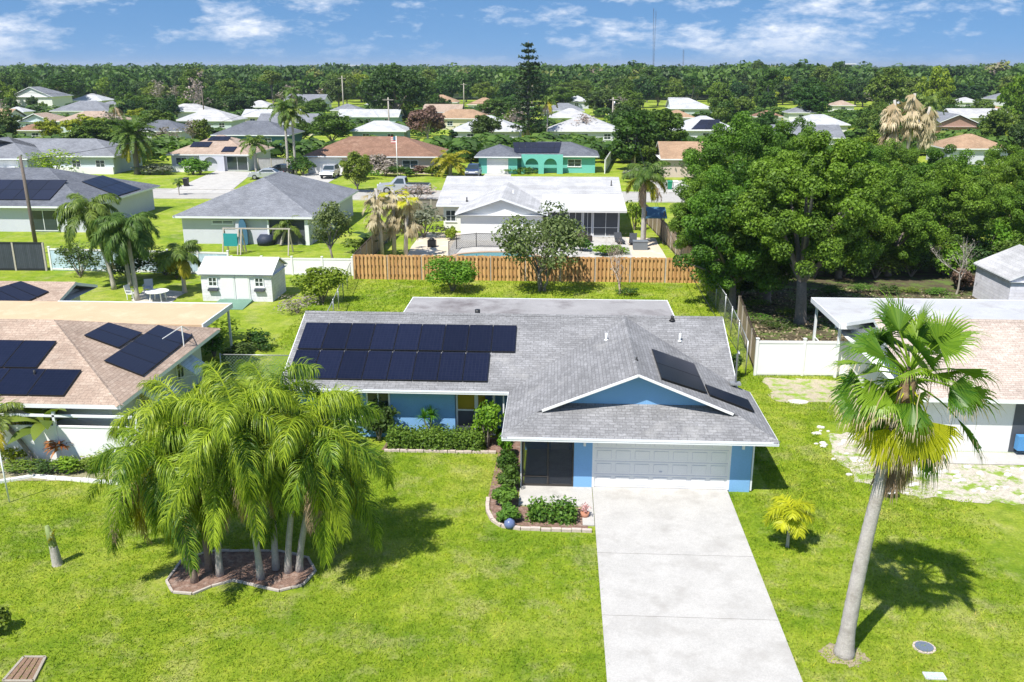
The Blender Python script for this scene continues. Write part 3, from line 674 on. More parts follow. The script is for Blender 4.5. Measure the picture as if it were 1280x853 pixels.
# ---------------------------------------------------------------- the blue house
xL, xR, yE, yR, zE, zR, xl, xr, yF, yA = -11.35, 7.34, 33.82, 38.47, 2.35, 4.32, -1.875, 7.84, 29.235, 30.42
pt = (zR-zE)/(yR-yE); xm = (xl+xr)/2; pw = (zR-zE)/(xr-xm); yB = 2*yR-yE
bh = empty('house', (-1.7, 36, 0), 'blue stucco house with grey shingle roof and solar panels at the head of the driveway', 'house')
mb = MB(); zt = zE-.1
mb.box(-10.75, -4.15, 34.42, yB-.6, -.1, zt); mb.box(-4.15, 6.8, 36.2, yB-.6, -.1, zt)
mb.box(.72, 1.39, 30.05, 36.2, -.1, zt); mb.box(6.41, 7.15, 30.05, 36.2, -.1, zt); mb.box(1.39, 6.41, 30.05, 30.4, 2.22, zt)
mb.box(1.39, 6.41, 30.6, 36.2, -.1, zt); mb.box(-1.2, .72, 33.4, 36.2, -.1, zt); mb.box(-4.15, -1.2, 35.6, 36.2, -.1, zt)
yG = 30.92; zG = zE+pw*(yG-yF)
dg = (zG-zE)/pw
mb.face([(xl+dg+.05, yG, zG-.03), (xr-dg-.05, yG, zG-.03), (xm, yG, zR-.03)])
for x in (xL+.6, 6.75):
    mb.face([(x, yE+.6, zt), (x, yB-.6, zt), (x, yR, zt+pt*(yR-yE-.6))])
mb.build('wall', M_BLUE, bh)
mb = MB()
rk = yA-yF; hx = rk
mb.slope([(xL, yE, zE), (xl, yE, zE), (xm, yR, zR), (xL, yR, zR)])
t_ = (xr-xR)/(xr-xm); V_ = (xR, yE+(yR-yE)*t_, zE+(zR-zE)*t_)
mb.slope([(xm, yR, zR), V_, (xR, yR, zR)])
mb.slope([(xL, yR, zR), (xR, yR, zR), (xR, yB, zE), (xL, yB, zE)])
mb.slope([(xl, yF, zE), (xl+hx, yA, zE+pw*hx), (xm, yA, zR), (xm, yR, zR), (xl, yE, zE)])
mb.slope([(xr, yF, zE), (xr, V_[1], zE), V_, (xm, yR, zR), (xm, yA, zR), (xr-hx, yA, zE+pw*hx)])
dG = yG-yF
mb.slope([(xl, yF, zE), (xr, yF, zE), (xr-dG, yG+.01, zE+pw*dG), (xl+dG, yG+.01, zE+pw*dG)])
ridge_cap(mb, (xL, yR, zR), (xR, yR, zR)); ridge_cap(mb, (xm, yA, zR), (xm, yR, zR)); 
ridge_cap(mb, (xl, yF, zE), (xl+hx, yA, zE+pw*hx)); ridge_cap(mb, (xr, yF, zE), (xr-hx, yA, zE+pw*hx))
roof = mb.build('roof', M_GREYSH, bh)
mb = MB()      # fascia, rake boards, soffits
def brd(a, b, h=.12, t=.03, off=(0, 0, 0)):
    o = Vector(off); mb.beam(Vector(a)+o-UPV*h/2, Vector(b)+o-UPV*h/2, t, h)
for a, b, o in (((xL, yE, zE), (xl, yE, zE), (0, .0, 0)), ((xl, yF, zE), (xr, yF, zE), (0, 0, 0)), ((xl, yF+.02, zE), (xl, yE, zE), (0, 0, 0)), ((xr, yF+.02, zE), (xr, V_[1], zE), (0, 0, 0)),
                ((xL, yE, zE), (xL, yR, zR), (.01, 0, 0)), ((xR, V_[1], V_[2]), (xR, yR, zR), (0, 0, 0)), ((xL, yB, zE), (xL, yR, zR), (.01, 0, 0)), ((xR, yB, zE), (xR, yR, zR), (0, 0, 0)), ((xL, yB, zE), (xR, yB, zE), (0, 0, 0))): brd(a, b, off=o)
mb.build('fascia', M_TRIM, bh)
mb = MB(); a = Vector((xl+hx+.22, yA-.03, zE+pw*(hx+.22)+.02)); b = Vector((xm, yA-.03, zR+.04)); c = Vector((xr-hx-.22, yA-.03, zE+pw*(hx+.22)+.02))
mb.beam(a-UPV*.035, b-UPV*.035, .05, .085); mb.beam(b-UPV*.035, c-UPV*.035, .05, .085)
mb.build('gable_trim', M_WHITE, bh)
mb = MB(); mb.face([(xl+.02, yF+.02, zE-.14), (xr-.02, yF+.02, zE-.14), (xr-.02, 34.3, zE-.14), (xl+.02, 34.3, zE-.14)]); mb.face([(xL+.02, yE+.02, zE-.145), (xl, yE+.02, zE-.145), (xl, 36.3, zE-.145), (xL+.02, 36.3, zE-.145)])
mb.build('soffit', M_TRIM, bh)
mb = MB()
for (x0, x1, y) in ((xL, xl-.02, yE-.02), (xl, xr, yF-.02)):
    mb.beam((x0, y-.06, zE-.08), (x1, y-.06, zE-.08), .012, .09); mb.beam((x0, y-.01, zE-.12), (x1, y-.01, zE-.12), .11, .012); mb.beam((x0, y-.065, zE-.045), (x1, y-.065, zE-.045), .03, .02)
gut = mb.build('gutter', M_TRIM, bh)
for x, y in ((7.2, 30.1), (-2.1, 34.0)):
    mb = MB(); mb.beam((x, y, .05), (x, y, zE-.2), .07, .06); mb.build('downpipe', M_TRIM, bh)
window_on(bh, 'f', 30.12, 1.48, 6.32, .06, 2.13, 'garage')
# screened porch
mb = MB()
for x in (-1.2, -.26, .66): mb.box(x, x+.06, 30.06, 30.12, .05, zE-.16)
mb.box(-1.14, -.26, 30.06, 30.12, .05, .12); mb.box(-.2, .66, 30.06, 30.12, .05, .12); mb.box(-1.14, -.26, 30.06, 30.12, .42, .46); 
sc_ = mb.build('porch_frame', pm('bronze_frame', (.05, .045, .04), .5), bh)
M_VEIL, nt_, b_, o_ = newmat('porch_screen'); b_.inputs['Base Color'].default_value = (.03, .035, .045, 1); b_.inputs['Alpha'].default_value = .62; b_.inputs['Roughness'].default_value = .7
mb = MB(); mb.face([(-1.14, 30.09, .1), (.66, 30.09, .1), (.66, 30.09, zE-.16), (-1.14, 30.09, zE-.16)]); mb.face([(-1.17, 30.1, .1), (-1.17, 33.4, .1), (-1.17, 33.4, zE-.16), (-1.17, 30.1, zE-.16)])
mb.build('screen_mesh', M_VEIL, sc_)
mb = MB(); mb.box(-1.24, -1.2, 30.0, 30.06, .05, zE-.16); mb.build('porch_post', M_WHITE, bh)
mb = MB(); mb.box(-1.1, .7, 30.2, 33.4, 0, .06); mb.build('porch_floor', M_CONC, bh)
window_on(bh, 'f', 33.4, -.95, -.35, .9, 2.0, 'window'); window_on(bh, 'f', 33.4, -.15, .6, .06, 2.05, 'door')
# entry recess and front windows
M_AMBER = glassmat('amber_glass', (.16, .105, .01), .15)
window_on(bh, 'f', 34.42, -9.9, -8.0, .7, 2.0, 'window'); window_on(bh, 'f', 34.42, -7.85, -6.85, .45, 2.1, 'window')
mb = MB(); mb.box(-4.13, -4.05, 34.6, 34.7, .05, zt); mb.box(-3.35, -3.2, 34.6, 34.75, .05, zt); mb.box(-4.05, -3.35, 34.6, 34.68, 1.18, 1.24); mb.box(-2.6, -2.5, 34.7, 34.8, .05, zt); mb.box(-3.2, -2.6, 34.6, 34.68, 1.18, 1.24)
en = mb.build('entry_frame', M_TRIM, bh)
mb = MB(); mb.box(-4.05, -3.35, 34.63, 34.65, 1.24, zt); mb.box(-3.2, -2.9, 34.63, 34.65, 1.4, zt); mb.build('pane', M_AMBER, en)
mb = MB(); mb.box(-4.05, -3.35, 34.63, 34.65, .05, 1.18); mb.box(-3.2, -2.6, 34.72, 34.74, .05, 1.18); mb.build('screen_mesh', M_SCREEN, en)
# gable louvre-free triangle is part of the wall; small fixtures
def vent(parent, x, y, z, r=.045, h=.35, mat=None, name='vent_pipe'):
    mb = MB(); mb.tube([(x, y, z-.1), (x, y, z+h)], [r, r], 8); mb.tube([(x, y, z-.02), (x, y, z+.05)], [r*2.2, r*1.2], 8); mb.build(name, mat or M_TRIM, parent)
def zw(x, y): return min(zE+pw*min(x-xl, xr-x), 9)
vent(bh, 2.1, 35.9, zw(2.1, 0), .05, .3); vent(bh, 5.3, 36.9, zE+pt*(36.9-yE), .05, .35); vent(bh, 3.05, 32.2, zR, .03, .12, M_BLACK); vent(bh, 5.1, 38.2, zR-.1, .07, .2, M_BLACK); vent(bh, -3.6, 39.2, zR-.3, .12, .3, M_BLACK)
mb = MB(); mb.tube([(7.22, 34.15, 2.3), (7.22, 34.15, 4.0), (7.22, 34.0, 4.15), (7.22, 33.85, 4.08)], .04, 8); mb.box(7.0, 7.42, 34.0, 34.3, 2.72, 2.8); mb.build('service_mast', M_GALV, bh)
for x in (1.1, 6.8):
    mb = MB(); mb.box(x-.06, x+.06, 29.93, 30.05, 1.88, 2.05); mb.box(x-.045, x+.045, 29.92, 30.0, 1.74, 1.88); mb.build('wall_light', M_TRIM, bh)
# flat lanai roof at the back
mb = MB(); mb.box(-7.85, 5.95, yB-1.6, 47.25, 2.62, 2.78); mb.box(-7.9, 6.0, 47.25, 47.3, 2.55, 2.80, 1); mb.box(-7.9, -7.85, yB-1.4, 47.25, 2.55, 2.80, 1); mb.box(5.95, 6.0, yB-1.4, 47.25, 2.55, 2.80, 1)
mb.build('lanai_roof', [M_FLATR, M_TRIM], bh)
mb = MB(); mb.box(-7.6, 5.7, yB-.6, 47.0, -.1, 2.6); mb.build('lanai_screen', M_SCREEN, bh)
# solar arrays on the blue house
pz = lambda y: zE+pt*(y-yE)
panel_quad(bh, (-11.1, 36.0, pz(36.0)), (-1.72, 36.0, pz(36.0)), (-1.72, 37.66, pz(37.66)), (-11.1, 37.66, pz(37.66)), 9, 1)
panel_quad(bh, (-11.1, 34.27, pz(34.27)), (-2.77, 34.27, pz(34.27)), (-2.77, 35.94, pz(35.94)), (-11.1, 35.94, pz(35.94)), 8, 1)
wz = lambda x: zR-pw*(x-xm)
panel_quad(bh, (5.62, 31.45, wz(5.62)), (5.62, 34.85, wz(5.62)), (3.82, 34.5, wz(3.82)), (3.82, 30.95, wz(3.82)), 2, 1)
panel_quad(bh, (7.43, 31.5, wz(7.43)), (7.43, 32.75, wz(7.43)), (5.68, 32.5, wz(5.68)), (5.68, 31.35, wz(5.68)), 1, 1)
# ---------------------------------------------------------------- left neighbour: tan roof, solar, awnings
M_PALEW = pm('pale_siding', (.55, .57, .56), .8, .06, 1)
ln = house('tan shingled house at the left with blue solar arrays and flat tan patio roof', -36, -16.8, 31.4, 41.98, 2.4, .35, 'x', (0, 0), M_PINKSH, M_PALEW, .75, [('r', 34.4, 35.5, .9, 2.0, 'window'), ('r', 38.2, 39.0, .9, 2.0, 'window'), ('f', -24.5, -22.8, .8, 2.0, 'window')],
           wings=[(-38, -27.2, 45.6, 50.2, 2.55, .3, 'x', (0, 1))])
fz = lambda y: 2.4+.35*(y-31.4)
q = [PL(x, y, (-25, 31.4, 2.4), (0, -.35, 1)) for x, y in ((80, 497), (106, 464), (72, 428), (30, 462))]
panel_quad(ln, (-32.5, q[0].y, fz(q[0].y)), (q[0].x, q[0].y, fz(q[0].y)), (q[0].x, q[1].y, fz(q[1].y)), (-32.5, q[1].y, fz(q[1].y)), 9, 1)
panel_quad(ln, (-32.5, q[1].y+.05, fz(q[1].y+.05)), (q[2].x, q[1].y+.05, fz(q[1].y+.05)), (q[2].x, q[2].y, fz(q[2].y)), (-32.5, q[2].y, fz(q[2].y)), 8, 1)
pr = lambda x, y: PL(x, y, (-16.8, 36, 2.4), (.35, 0, 1))
a, b, c, d = pr(178, 472), pr(241, 421), pr(197, 408), pr(129, 453); panel_quad(ln, a, b, c, d, 4, 1)
a, b, c, d = pr(148, 437), pr(178, 418), pr(135, 405), pr(104, 421); panel_quad(ln, a, b, c, d, 2, 1)
pr2 = lambda x, y: PL(x, y, (-30, 45.6, 2.55), (0, -.3, 1))
a, b, c, d = pr2(0, 395), pr2(62, 366), pr2(27, 353), pr2(-40, 372); panel_quad(ln, a, b, c, d, 4, 1)
mb = MB(); mb.box(-38, -17.45, 41.4, 45.5, 2.62, 2.75); mb.box(-17.45, -17.38, 41.4, 45.5, 2.52, 2.78, 1); mb.box(-27.0, -17.38, 45.5, 45.57, 2.52, 2.78, 1); mb.build('patio_roof', [M_TANFLAT, M_TRIM], ln)
mb = MB()
for x in (-17.6, -22, -26):
    mb = MB(); mb.box(x-.05, x+.05, 45.35, 45.45, 0, 2.62); mb.build('patio_post', M_TRIM, ln)
M_AWN = boards('awning_slats', (.50, .58, .68), (.56, .64, .73), .16, True, .6)
def awning(parent, x, y0, y1, z):
    mb = MB(); pts = [(x, y0, z), (x, y1, z), (x+1.05, y1, z-.75), (x+1.05, y0, z-.75)]
    mb.slope(pts); mb.face([(p_[0], p_[1], p_[2]-.03) for p_ in pts][::-1]); mb.skirt(pts, .07); a = mb.build('awning', M_AWN, parent)
    for y in (y0+.1, y1-.1): mb = MB(); mb.beam((x, y, z-1.0), (x+1.0, y, z-.78), .03); mb.build('awning_arm', M_TRIM, a)
awning(ln, -17.52, 34.1, 35.9, 2.15); awning(ln, -17.52, 37.9, 39.3, 2.15)
vent(ln, -21.0, 33.0, fz(33.0), .05, .25, M_BLACK)
mb = MB(); a = pr(220, 418); b = pr(224, 460); mb.beam((-17.2, a.y-1.0, 2.45), (-17.2, a.y-1.0, 3.5), .04); mb.beam((-17.2, a.y-1, 3.5), (-17.6, a.y+.6, 2.85), .03); mb.beam((-17.2, a.y-1, 3.5), (-18.0, a.y-1.4, 3.0), .03); mb.beam((-17.2, a.y-1, 3.5), (-17.6, a.y-.2, 2.8), .03); mb.build('roof_bracket', M_WHITE, ln)
# white board carport front under the eave
mb = MB()
for (x, y0_, h) in ((-16.1, 31.1, 2.2), (-19.35, 31.1, 2.2)): mb.box(x-.05, x+.05, y0_, y0_+.1, 0, h)
mb.box(-22.3, -16.1, 31.1, 31.2, 1.98, 2.06); mb.build('carport_post', M_TRIM, ln)
mb = MB(); mb.face([(-22.2, 31.15, .05), (-16.15, 31.15, .05), (-16.15, 31.15, 1.55), (-22.2, 31.15, 1.55)], 0, [(0, 0), (6, 0), (6, 1.5), (0, 1.5)]); mb.face([(-22.2, 31.2, .05), (-16.15, 31.2, .05), (-16.15, 31.2, 1.55), (-22.2, 31.2, 1.55)]); mb.box(-22.2, -16.15, 31.12, 31.22, 1.55, 1.6)
mb.build('carport_screen', M_VINYL, ln)
# ---------------------------------------------------------------- right neighbour: beige roof, pale flat roof behind
rn = house('white walled house at the right with beige shingle roof and pale flat rear roof', 14.0, 34, 33.54, 43.9, 2.5, .345, 'x', (1, 1), M_BEIGESH, M_STUCW, .6,
           [('f', 18.3, 21, .05, 2.15, 'dark')])
mb = MB(); mb.prism([(13.75, 42.3), (17.3, 42.2), (17.5, 40.5), (36, 40.5), (36, 47.4), (13.75, 47.4)], 2.86, 3.0)
mb.build('flat_roof', M_FLATW, rn)
mb = MB(); mb.box(13.70, 13.75, 42.3, 47.45, 2.76, 3.02); mb.box(13.75, 17.3, 42.2, 42.26, 2.76, 3.02); mb.box(13.75, 36, 47.4, 47.45, 2.76, 3.02); mb.build('fascia', M_TRIM, rn)
mb = MB(); mb.box(15.0, 30, 42.8, 43.3, -.1, 2.86); mb.box(15.9, 30, 43.3, 46.9, -.1, 2.86); mb.build('rear_wall', pm('pale_blue_wall', (.36, .52, .68), .8, .06), rn)
mb = MB(); mb.box(13.9, 14.02, 47.0, 47.12, 0, 2.86); mb.beam((14.0, 43.0, .9), (14.0, 47, .9), .05); mb.box(13.9, 14.02, 42.9, 43.02, 0, 2.86); mb.build('porch_post', M_TRIM, rn)
mb = MB(); rr = [(15.6+.45*math.cos(a), 42.76, 1.95+.45*math.sin(a)) for a in [i*math.pi/8 for i in range(17)]]; mb.tube(rr, .035, 6); mb.build('wall_hoop', M_WHITE, rn)
window_on(rn, 'f', 42.8, 15.3, 15.9, 1.3, 2.1, 'window')
mb = MB(); mb.box(18.45, 19.5, 33.75, 34.05, .25, .85); tag(mb.build('porch_bench', pm('blue_paint', (.08, .25, .5), .6)), 'blue bench in the dark porch of the white house at the right edge', 'bench')
# gabled metal shed at the right edge
def gable_shed(label, x0, x1, y0, y1, zw_, zr, wallm, roofm, axis='x'):
    r = empty('shed', ((x0+x1)/2, (y0+y1)/2, 0), label, 'shed'); mb = MB()
    def uvbox():
        for (a, b) in (((x0, y0), (x1, y0)), ((x1, y0), (x1, y1)), ((x1, y1), (x0, y1)), ((x0, y1), (x0, y0))):
            L = math.hypot(b[0]-a[0], b[1]-a[1]); mb.face([(*a, 0), (*b, 0), (*b, zw_), (*a, zw_)], 0, [(0, 0), (L, 0), (L, zw_), (0, zw_)])
    uvbox()
    if axis == 'x':
        ym = (y0+y1)/2
        for x in (x0, x1): mb.face([(x, y0, zw_), (x, y1, zw_), (x, ym, zr)], 0, [(0, zw_), (y1-y0, zw_), ((y1-y0)/2, zr)])
    else:
        xm_ = (x0+x1)/2
        for y in (y0, y1): mb.face([(x0, y, zw_), (x1, y, zw_), (xm_, y, zr)], 0, [(0, zw_), (x1-x0, zw_), ((x1-x0)/2, zr)])
    mb.build('wall', wallm, r)
    mb = MB(); o = .18; pp = (zr-zw_)/(((y1-y0) if axis == 'x' else (x1-x0))/2)
    hip(mb, x0-o, x1+o, y0-o, y1+o, zw_-pp*o+.06, pp, axis, 1, 1, .08); mb.build('roof', [roofm, M_TRIM], r); return r
ms = gable_shed('pale grey metal shed with a ribbed wall at the right edge, beyond the flat roof', 28.2, 33.5, 55.6, 60.4, 2.3, 3.5, M_SIDING, M_WHSH, 'y')
mb = MB(); mb.box(29.9, 32.4, 54.4, 55.55, 0, 1.55); mb.slope([(29.8, 54.3, 1.58), (32.5, 54.3, 1.58), (32.5, 55.5, 1.75), (29.8, 55.5, 1.75)]); tag(mb.build('storage_box', pm('navy_cover', (.03, .045, .08), .5)), 'dark navy covered box against the pale metal shed', 'storage box')
# ---------------------------------------------------------------- white garden shed at the left
sx0, sx1, sy0 = P(253, 377).x, P(342, 377).x, P(300, 377).y; sy1 = P(362, 364).y
sh = gable_shed('white garden shed with double doors and two small windows, in the left back yard', sx0, sx1, sy0, sy1, 1.95, 2.65, M_SIDING, pm('shed_roof_white', (.68, .68, .68), .6, .05), 'x')
w3 = (sx1-sx0)
mb = MB(); 
for a, b in ((.28, .48), (.49, .69)): mb.box(sx0+w3*a, sx0+w3*b, sy0-.05, sy0+.02, .08, 1.8); mb.box(sx0+w3*a+.08, sx0+w3*b-.08, sy0-.065, sy0-.05, .2, 1.68)
mb.build('door', M_WHITE, sh)
for a in (.10, .76):
    window_on(sh, 'f', sy0, sx0+w3*a, sx0+w3*a+.62, 1.0, 1.65, 'window'); mb = MB(); mb.box(sx0+w3*a-.02, sx0+w3*a+.64, sy0-.2, sy0, .72, .86); mb.build('window_box', M_DKSH, sh)
mb = MB(); mb.hexa([(sx0+w3*.25, sy0-2.1, -.02), (sx0+w3*.72, sy0-2.1, -.02), (sx0+w3*.72, sy0-.06, -.02), (sx0+w3*.25, sy0-.06, -.02), (sx0+w3*.25, sy0-2.1, .03), (sx0+w3*.72, sy0-2.1, .03), (sx0+w3*.72, sy0-.06, .16), (sx0+w3*.25, sy0-.06, .16)])
tag(mb.build('ramp', pm('green_ramp', (.14, .25, .19), .85, .2)), 'dull green plank ramp before the white shed doors', 'ramp')
# ---------------------------------------------------------------- houses behind
h1 = house('grey hip roofed house with bluish white walls behind the white garden shed', -33.42, -20.95, 75.6, 93.2, 2.5, .42, 'y', (0, 0), M_MIDSH, M_STUCG, .55, [('f', -30.2, -28.3, 1.75, 2.1, 'window'), ('f', -25.2, -21.9, .05, 2.15, 'dark'), ('r', 80, 81.5, 1, 2.1, 'window')])
mb = MB(); mb.box(-25.25, -25.1, 75.9, 76.13, 0, 2.2); mb.box(-23.5, -23.4, 75.98, 76.13, 0, 2.2); mb.box(-21.95, -21.6, 75.9, 76.13, 0, 2.2); mb.build('porch_post', M_TRIM, h1)
h2 = house('dark grey hip roofed house with two big dark solar arrays at the left edge', -66, -43.45, 80.5, 96.0, 2.5, .345, 'x', (0, 0), M_DKSH, M_STUCG, .6, [('f', -49.6, -46.9, .1, 2.1, 'slider'), ('r', 84.5, 85.6, .9, 2, 'window')])
q = [PL(x, y, (-50, 80.5, 2.5), (0, -.345, 1)) for x, y in ((0, 251), (62, 251), (85, 226), (5, 226))]; q[0].x = -62; q[3].x = -62; panel_quad(h2, q[0], q[1], q[2], q[3], 8, 2)
q = [PL(x, y, (-43.45, 88, 2.5), (.345, 0, 1)) for x, y in ((147, 246), (176, 237), (128, 220), (102, 228))]; panel_quad(h2, *q, 4, 2)
h3 = house('long grey shingled house with a wide garage door at the far left beyond the street', -90, -63.7, 127.2, 137.4, 2.6, .4, 'x', (0, 0), M_MIDSH, M_AQUA, .6, [('f', -70.5, -69.2, .9, 2, 'window'), ('f', -67, -65.6, .9, 2, 'window')], wings=[(-86.5, -74.0, 123.0, 132, 2.6, .4, 'y', (0, 0))])
window_on(h3, 'f', 123.6, -84.5, -76, .05, 2.2, 'garage')
mb = MB(); mb.box(-73.5, -64.3, 127.4, 127.75, 0, 1.0); mb.build('planter_wall', M_WHITE, h3)
h4 = house('pink roofed house with three small solar arrays and an arched entry across the street', -58.2, -45.5, 131.7, 143.5, 2.5, .4, 'x', (0, 0), M_PINKSH, M_STUCG, .55, [('f', -49.3, -46.1, .1, 2.2, 'slider'), ('f', -57, -55.3, .9, 2, 'window')])
q_ = lambda *c: [PL(x, y, (-52, 131.7, 2.5), (0, -.4, 1)) for x, y in c]
panel_quad(h4, *q_((237, 184.5), (261, 184.5), (266, 178), (242, 178)), 3, 1); panel_quad(h4, *q_((259, 176.5), (285, 176.5), (290, 171), (264, 171)), 4, 1); panel_quad(h4, *q_((276, 190.5), (292, 190.5), (297, 184), (281, 184)), 2, 1)
# arch: a thin wall with an arched opening
def arch_wall(parent, x0, x1, y, h, opens, mat, thick=.25, name='arched_wall'):
    mb = MB(); xs = [x0]
    for (c, r, zt_) in opens:
        xs_ = (c-r, c+r)
        mb.box(xs[-1], c-r, y, y+thick, 0, h); xs.append(c+r); n = 10
        pts = [(c+r*math.cos(math.pi-math.pi*i/n), zt_-r+r*math.sin(math.pi*i/n)) for i in range(n+1)]
        for i in range(n):
            a, b = pts[i], pts[i+1]
            for yy in (y, y+thick): mb.face([(a[0], yy, a[1]), (b[0], yy, b[1]), (b[0], yy, h), (a[0], yy, h)])
            mb.face([(a[0], y, a[1]), (a[0], y+thick, a[1]), (b[0], y+thick, b[1]), (b[0], y, b[1])])
    mb.box(xs[-1], x1, y, y+thick, 0, h); return mb.build(name, mat, parent)
arch_wall(h4, -53.2, -49.5, 131.75, 2.33, [(-51.6, 1.05, 2.1)], M_STUCG)
mb = MB(); mb.box(-57.6, -53.3, 130.6, 130.9, 0, .9); mb.build('planter_wall', M_WHITE, h4)
h5 = house('brown roofed ranch house with a beige garage front, beyond the parked pickup truck', -37.1, -17.2, 129.4, 141.2, 2.55, .4, 'x', (0, 0), M_BROWNSH, M_PINKW, .6, [('f', -22.6, -20.3, .8, 2.0, 'window'), ('f', -36.3, -31.5, .05, 2.15, 'garage'), ('f', -27, -25.2, .8, 2, 'window')])
h6 = house('green house with two arches and a dark solar array on its grey roof', -7.3, 5.9, 131.9, 140.2, 2.5, .4, 'x', (0, 0), M_DKSH, M_TEAL, .6, [('f', 1.3, 3.3, .9, 2, 'window')], wings=[(-12.2, -5.4, 130.3, 139, 2.5, .4, 'y', (0, 0))])
window_on(h6, 'f', 130.9, -10.3, -7.4, .05, 2.1, 'garage'); arch_wall(h6, -5.4, .6, 131.2, 2.75, [(-3.9, .95, 2.2), (-1.2, .95, 2.2)], M_TEAL)
q = [PL(x, y, (0, 131.9, 2.5), (0, -.4, 1)) for x, y in ((643, 192), (699, 192), (702, 178.5), (641, 178.5))]; panel_quad(h6, *q, 8, 2)
h7 = house('white roofed house with a gable wing beside the pool behind the cedar fence', -11.4, 6.1, 83.0, 100.5, 2.55, .19, 'x', (1, 1), M_WHSH, M_STUCW, .6, [('f', -10.6, -9.6, .9, 2.0, 'window')], wings=[(-9.1, -.9, 78.3, 90, 2.5, .34, 'y', (1, 1), .45)], cap=False)
mb = MB(); a = [(-1.5, 88.2, 3.35), (6.15, 88.2, 3.35), (6.15, 79.9, 2.62), (-1.5, 79.9, 2.62)]; mb.slope(a); mb.skirt(a, .2); mb.face([(x, y, z-.2) for x, y, z in a]); mb.build('lanai_roof', pm('lanai_white', (.55, .55, .55), .6, .06), h7)
mb = MB(); mb.box(-.9, 5.6, 81.0, 84, -.1, 2.6); mb.build('lanai_wall', M_STUCG, h7)
for u0, u1 in ((-.6, .9), (1.0, 2.2), (2.3, 3.1), (3.2, 5.5)): window_on(h7, 'f', 81.0, u0, u1, .08, 2.45, 'screen')
vent(h7, -6.2, 88.5, 3.2, .06, .3); vent(h7, -4.2, 83.5, 3.6, .08, .3); vent(h7, -8.6, 84, 2.8, .06, .35, M_BLACK); vent(h7, 5.2, 89, 3.7, .05, .5, M_BLACK); vent(h7, -10.2, 84, 2.75, .08, .25)
mb = MB(); mb.slope([(-4.4, 86.5, 3.66), (-3.9, 86.5, 3.5), (-3.9, 89.2, 3.5), (-4.4, 89.2, 3.66)]); mb.build('skylight', M_GLASS, h7)
# farther rows, placed from where their eaves meet the ground plane
def far(label, ex0, ex1, epy, rpy, roof, wall, axis='x', g=(0, 0), zE_=2.6, pch=.42, wins=2, dmin=8, dmax=16):
    a, b = P(ex0, epy, zE_), P(ex1, epy, zE_); y0 = (a.y+b.y)/2
    d = ray((ex0+ex1)/2, rpy); t = (CAM_H-zE_+pch*y0)/(pch*d.y-d.z); yr = t*d.y
    dep = max(dmin, min(dmax, 2*(yr-y0))); x0, x1 = a.x, b.x
    if axis == 'x' and not (g[0] or g[1]): dep = min(dep, (x1-x0)*.9)
    ww = []
    for k in range(wins):
        u = x0+(x1-x0)*(k+.65)/(wins+.3); ww.append(('f', u-.7, u+.7, .9, 2.05, 'window'))
    return house(label, x0, x1, y0, y0+dep, zE_, pch, axis, g, roof, wall, .5, ww, cap=False)
far('long low house with a pale white hip roof, left of centre', 216, 291, 151, 137, M_WHSH, M_AQUA, wins=3)
f1 = far('navy walled house with a dark grey hip roof and a white fascia carport', 262, 362, 169, 151, M_DKSH, M_NAVYW)
far('cream house with a long pale roof behind two street palms', 300, 372, 146, 137, M_PALESH, M_CREAM, g=(1, 1), wins=3)
far('grey gabled house far off among the trees, left of the tall oak', 352, 404, 130, 118, M_MIDSH, M_STUCW, 'x', (1, 1))
far('long pale roofed green house, upper of two stacked beside each other', 420, 499, 146, 137, M_PALESH, M_TEALD, g=(1, 1), wins=3)
far('pale hip roofed green house just behind the brown ranch house', 436, 508, 164, 151, M_PALESH, M_TEALD, wins=2)
far('light grey hip roofed house behind the dark round tree', 562, 652, 164, 143, M_PALESH, M_STUCG, wins=2, dmax=20)
far('white hip roofed house with bare trees before it', 684, 778, 164, 147, M_WHSH, M_STUCG, wins=3)
far('smaller white roofed house beside the tall conifer', 686, 740, 147, 134, M_WHSH, M_STUCW)
f2 = far('grey roofed house with a stepped navy solar array behind the oak', 842, 925, 163, 143, M_PALESH, M_STUCG, wins=3, dmax=20)
q = [PL(x, y, P(880, 163, 2.6), (0, -.42, 1)) for x, y in ((864, 162), (898, 162), (900, 150), (876, 150))]; panel_quad(f2, *q, 4, 2)
far('pale grey house with bronze trees behind it, right of centre', 838, 893, 136, 122, M_PALESH, M_AQUA, g=(1, 0))
far('small tan roofed house squeezed behind the twin columnar trees', 826, 870, 147, 137, M_TANSH, M_STUCG)
far('tan roofed house with a white garage front beside the big oak', 826, 884, 199, 177, M_TANSH, M_PINKW, g=(1, 1), wins=0)
far('brick gabled house with a white door at the far right', 1163, 1233, 158, 141, M_MIDSH, M_BRICKW, 'y', (1, 1))
far('low tan roofed house below the brick gabled one', 1184, 1266, 186, 164, M_TANSH, M_STUCG)
far('small tan roofed house near the right edge of the woods', 1226, 1266, 140, 131, M_TANSH, M_STUCW)
far('pinkish roofed cottage below the tall lone pine', 1040, 1070, 132, 124, M_PINKSH, M_STUCW, wins=1)
far('small pale roofed cottage in the right hand trees', 1084, 1110, 141, 130, M_PALESH, M_STUCW, wins=1)
far('brown roofed cottage glimpsed above the big oak crown', 944, 980, 146, 137, M_BROWNSH, M_STUCW, wins=1)
h19 = far('white two storey house with a gabled front at the upper left', 10, 66, 121, 110, M_MIDSH, M_STUCW, 'y', (1, 0), zE_=5.2, wins=2, dmin=14)
far('grey roofed house right of the two storey house', 60, 136, 139, 126, M_MIDSH, M_STUCG, wins=2)
far('wide pinkish roofed house beyond the yellow green trees', 66, 146, 152, 139, M_PINKSH, M_AQUA, wins=2)
far('pinkish gabled house with white fascia at the upper left', 20, 66, 152, 139, M_PINKSH, M_AQUA, 'y', (1, 0))
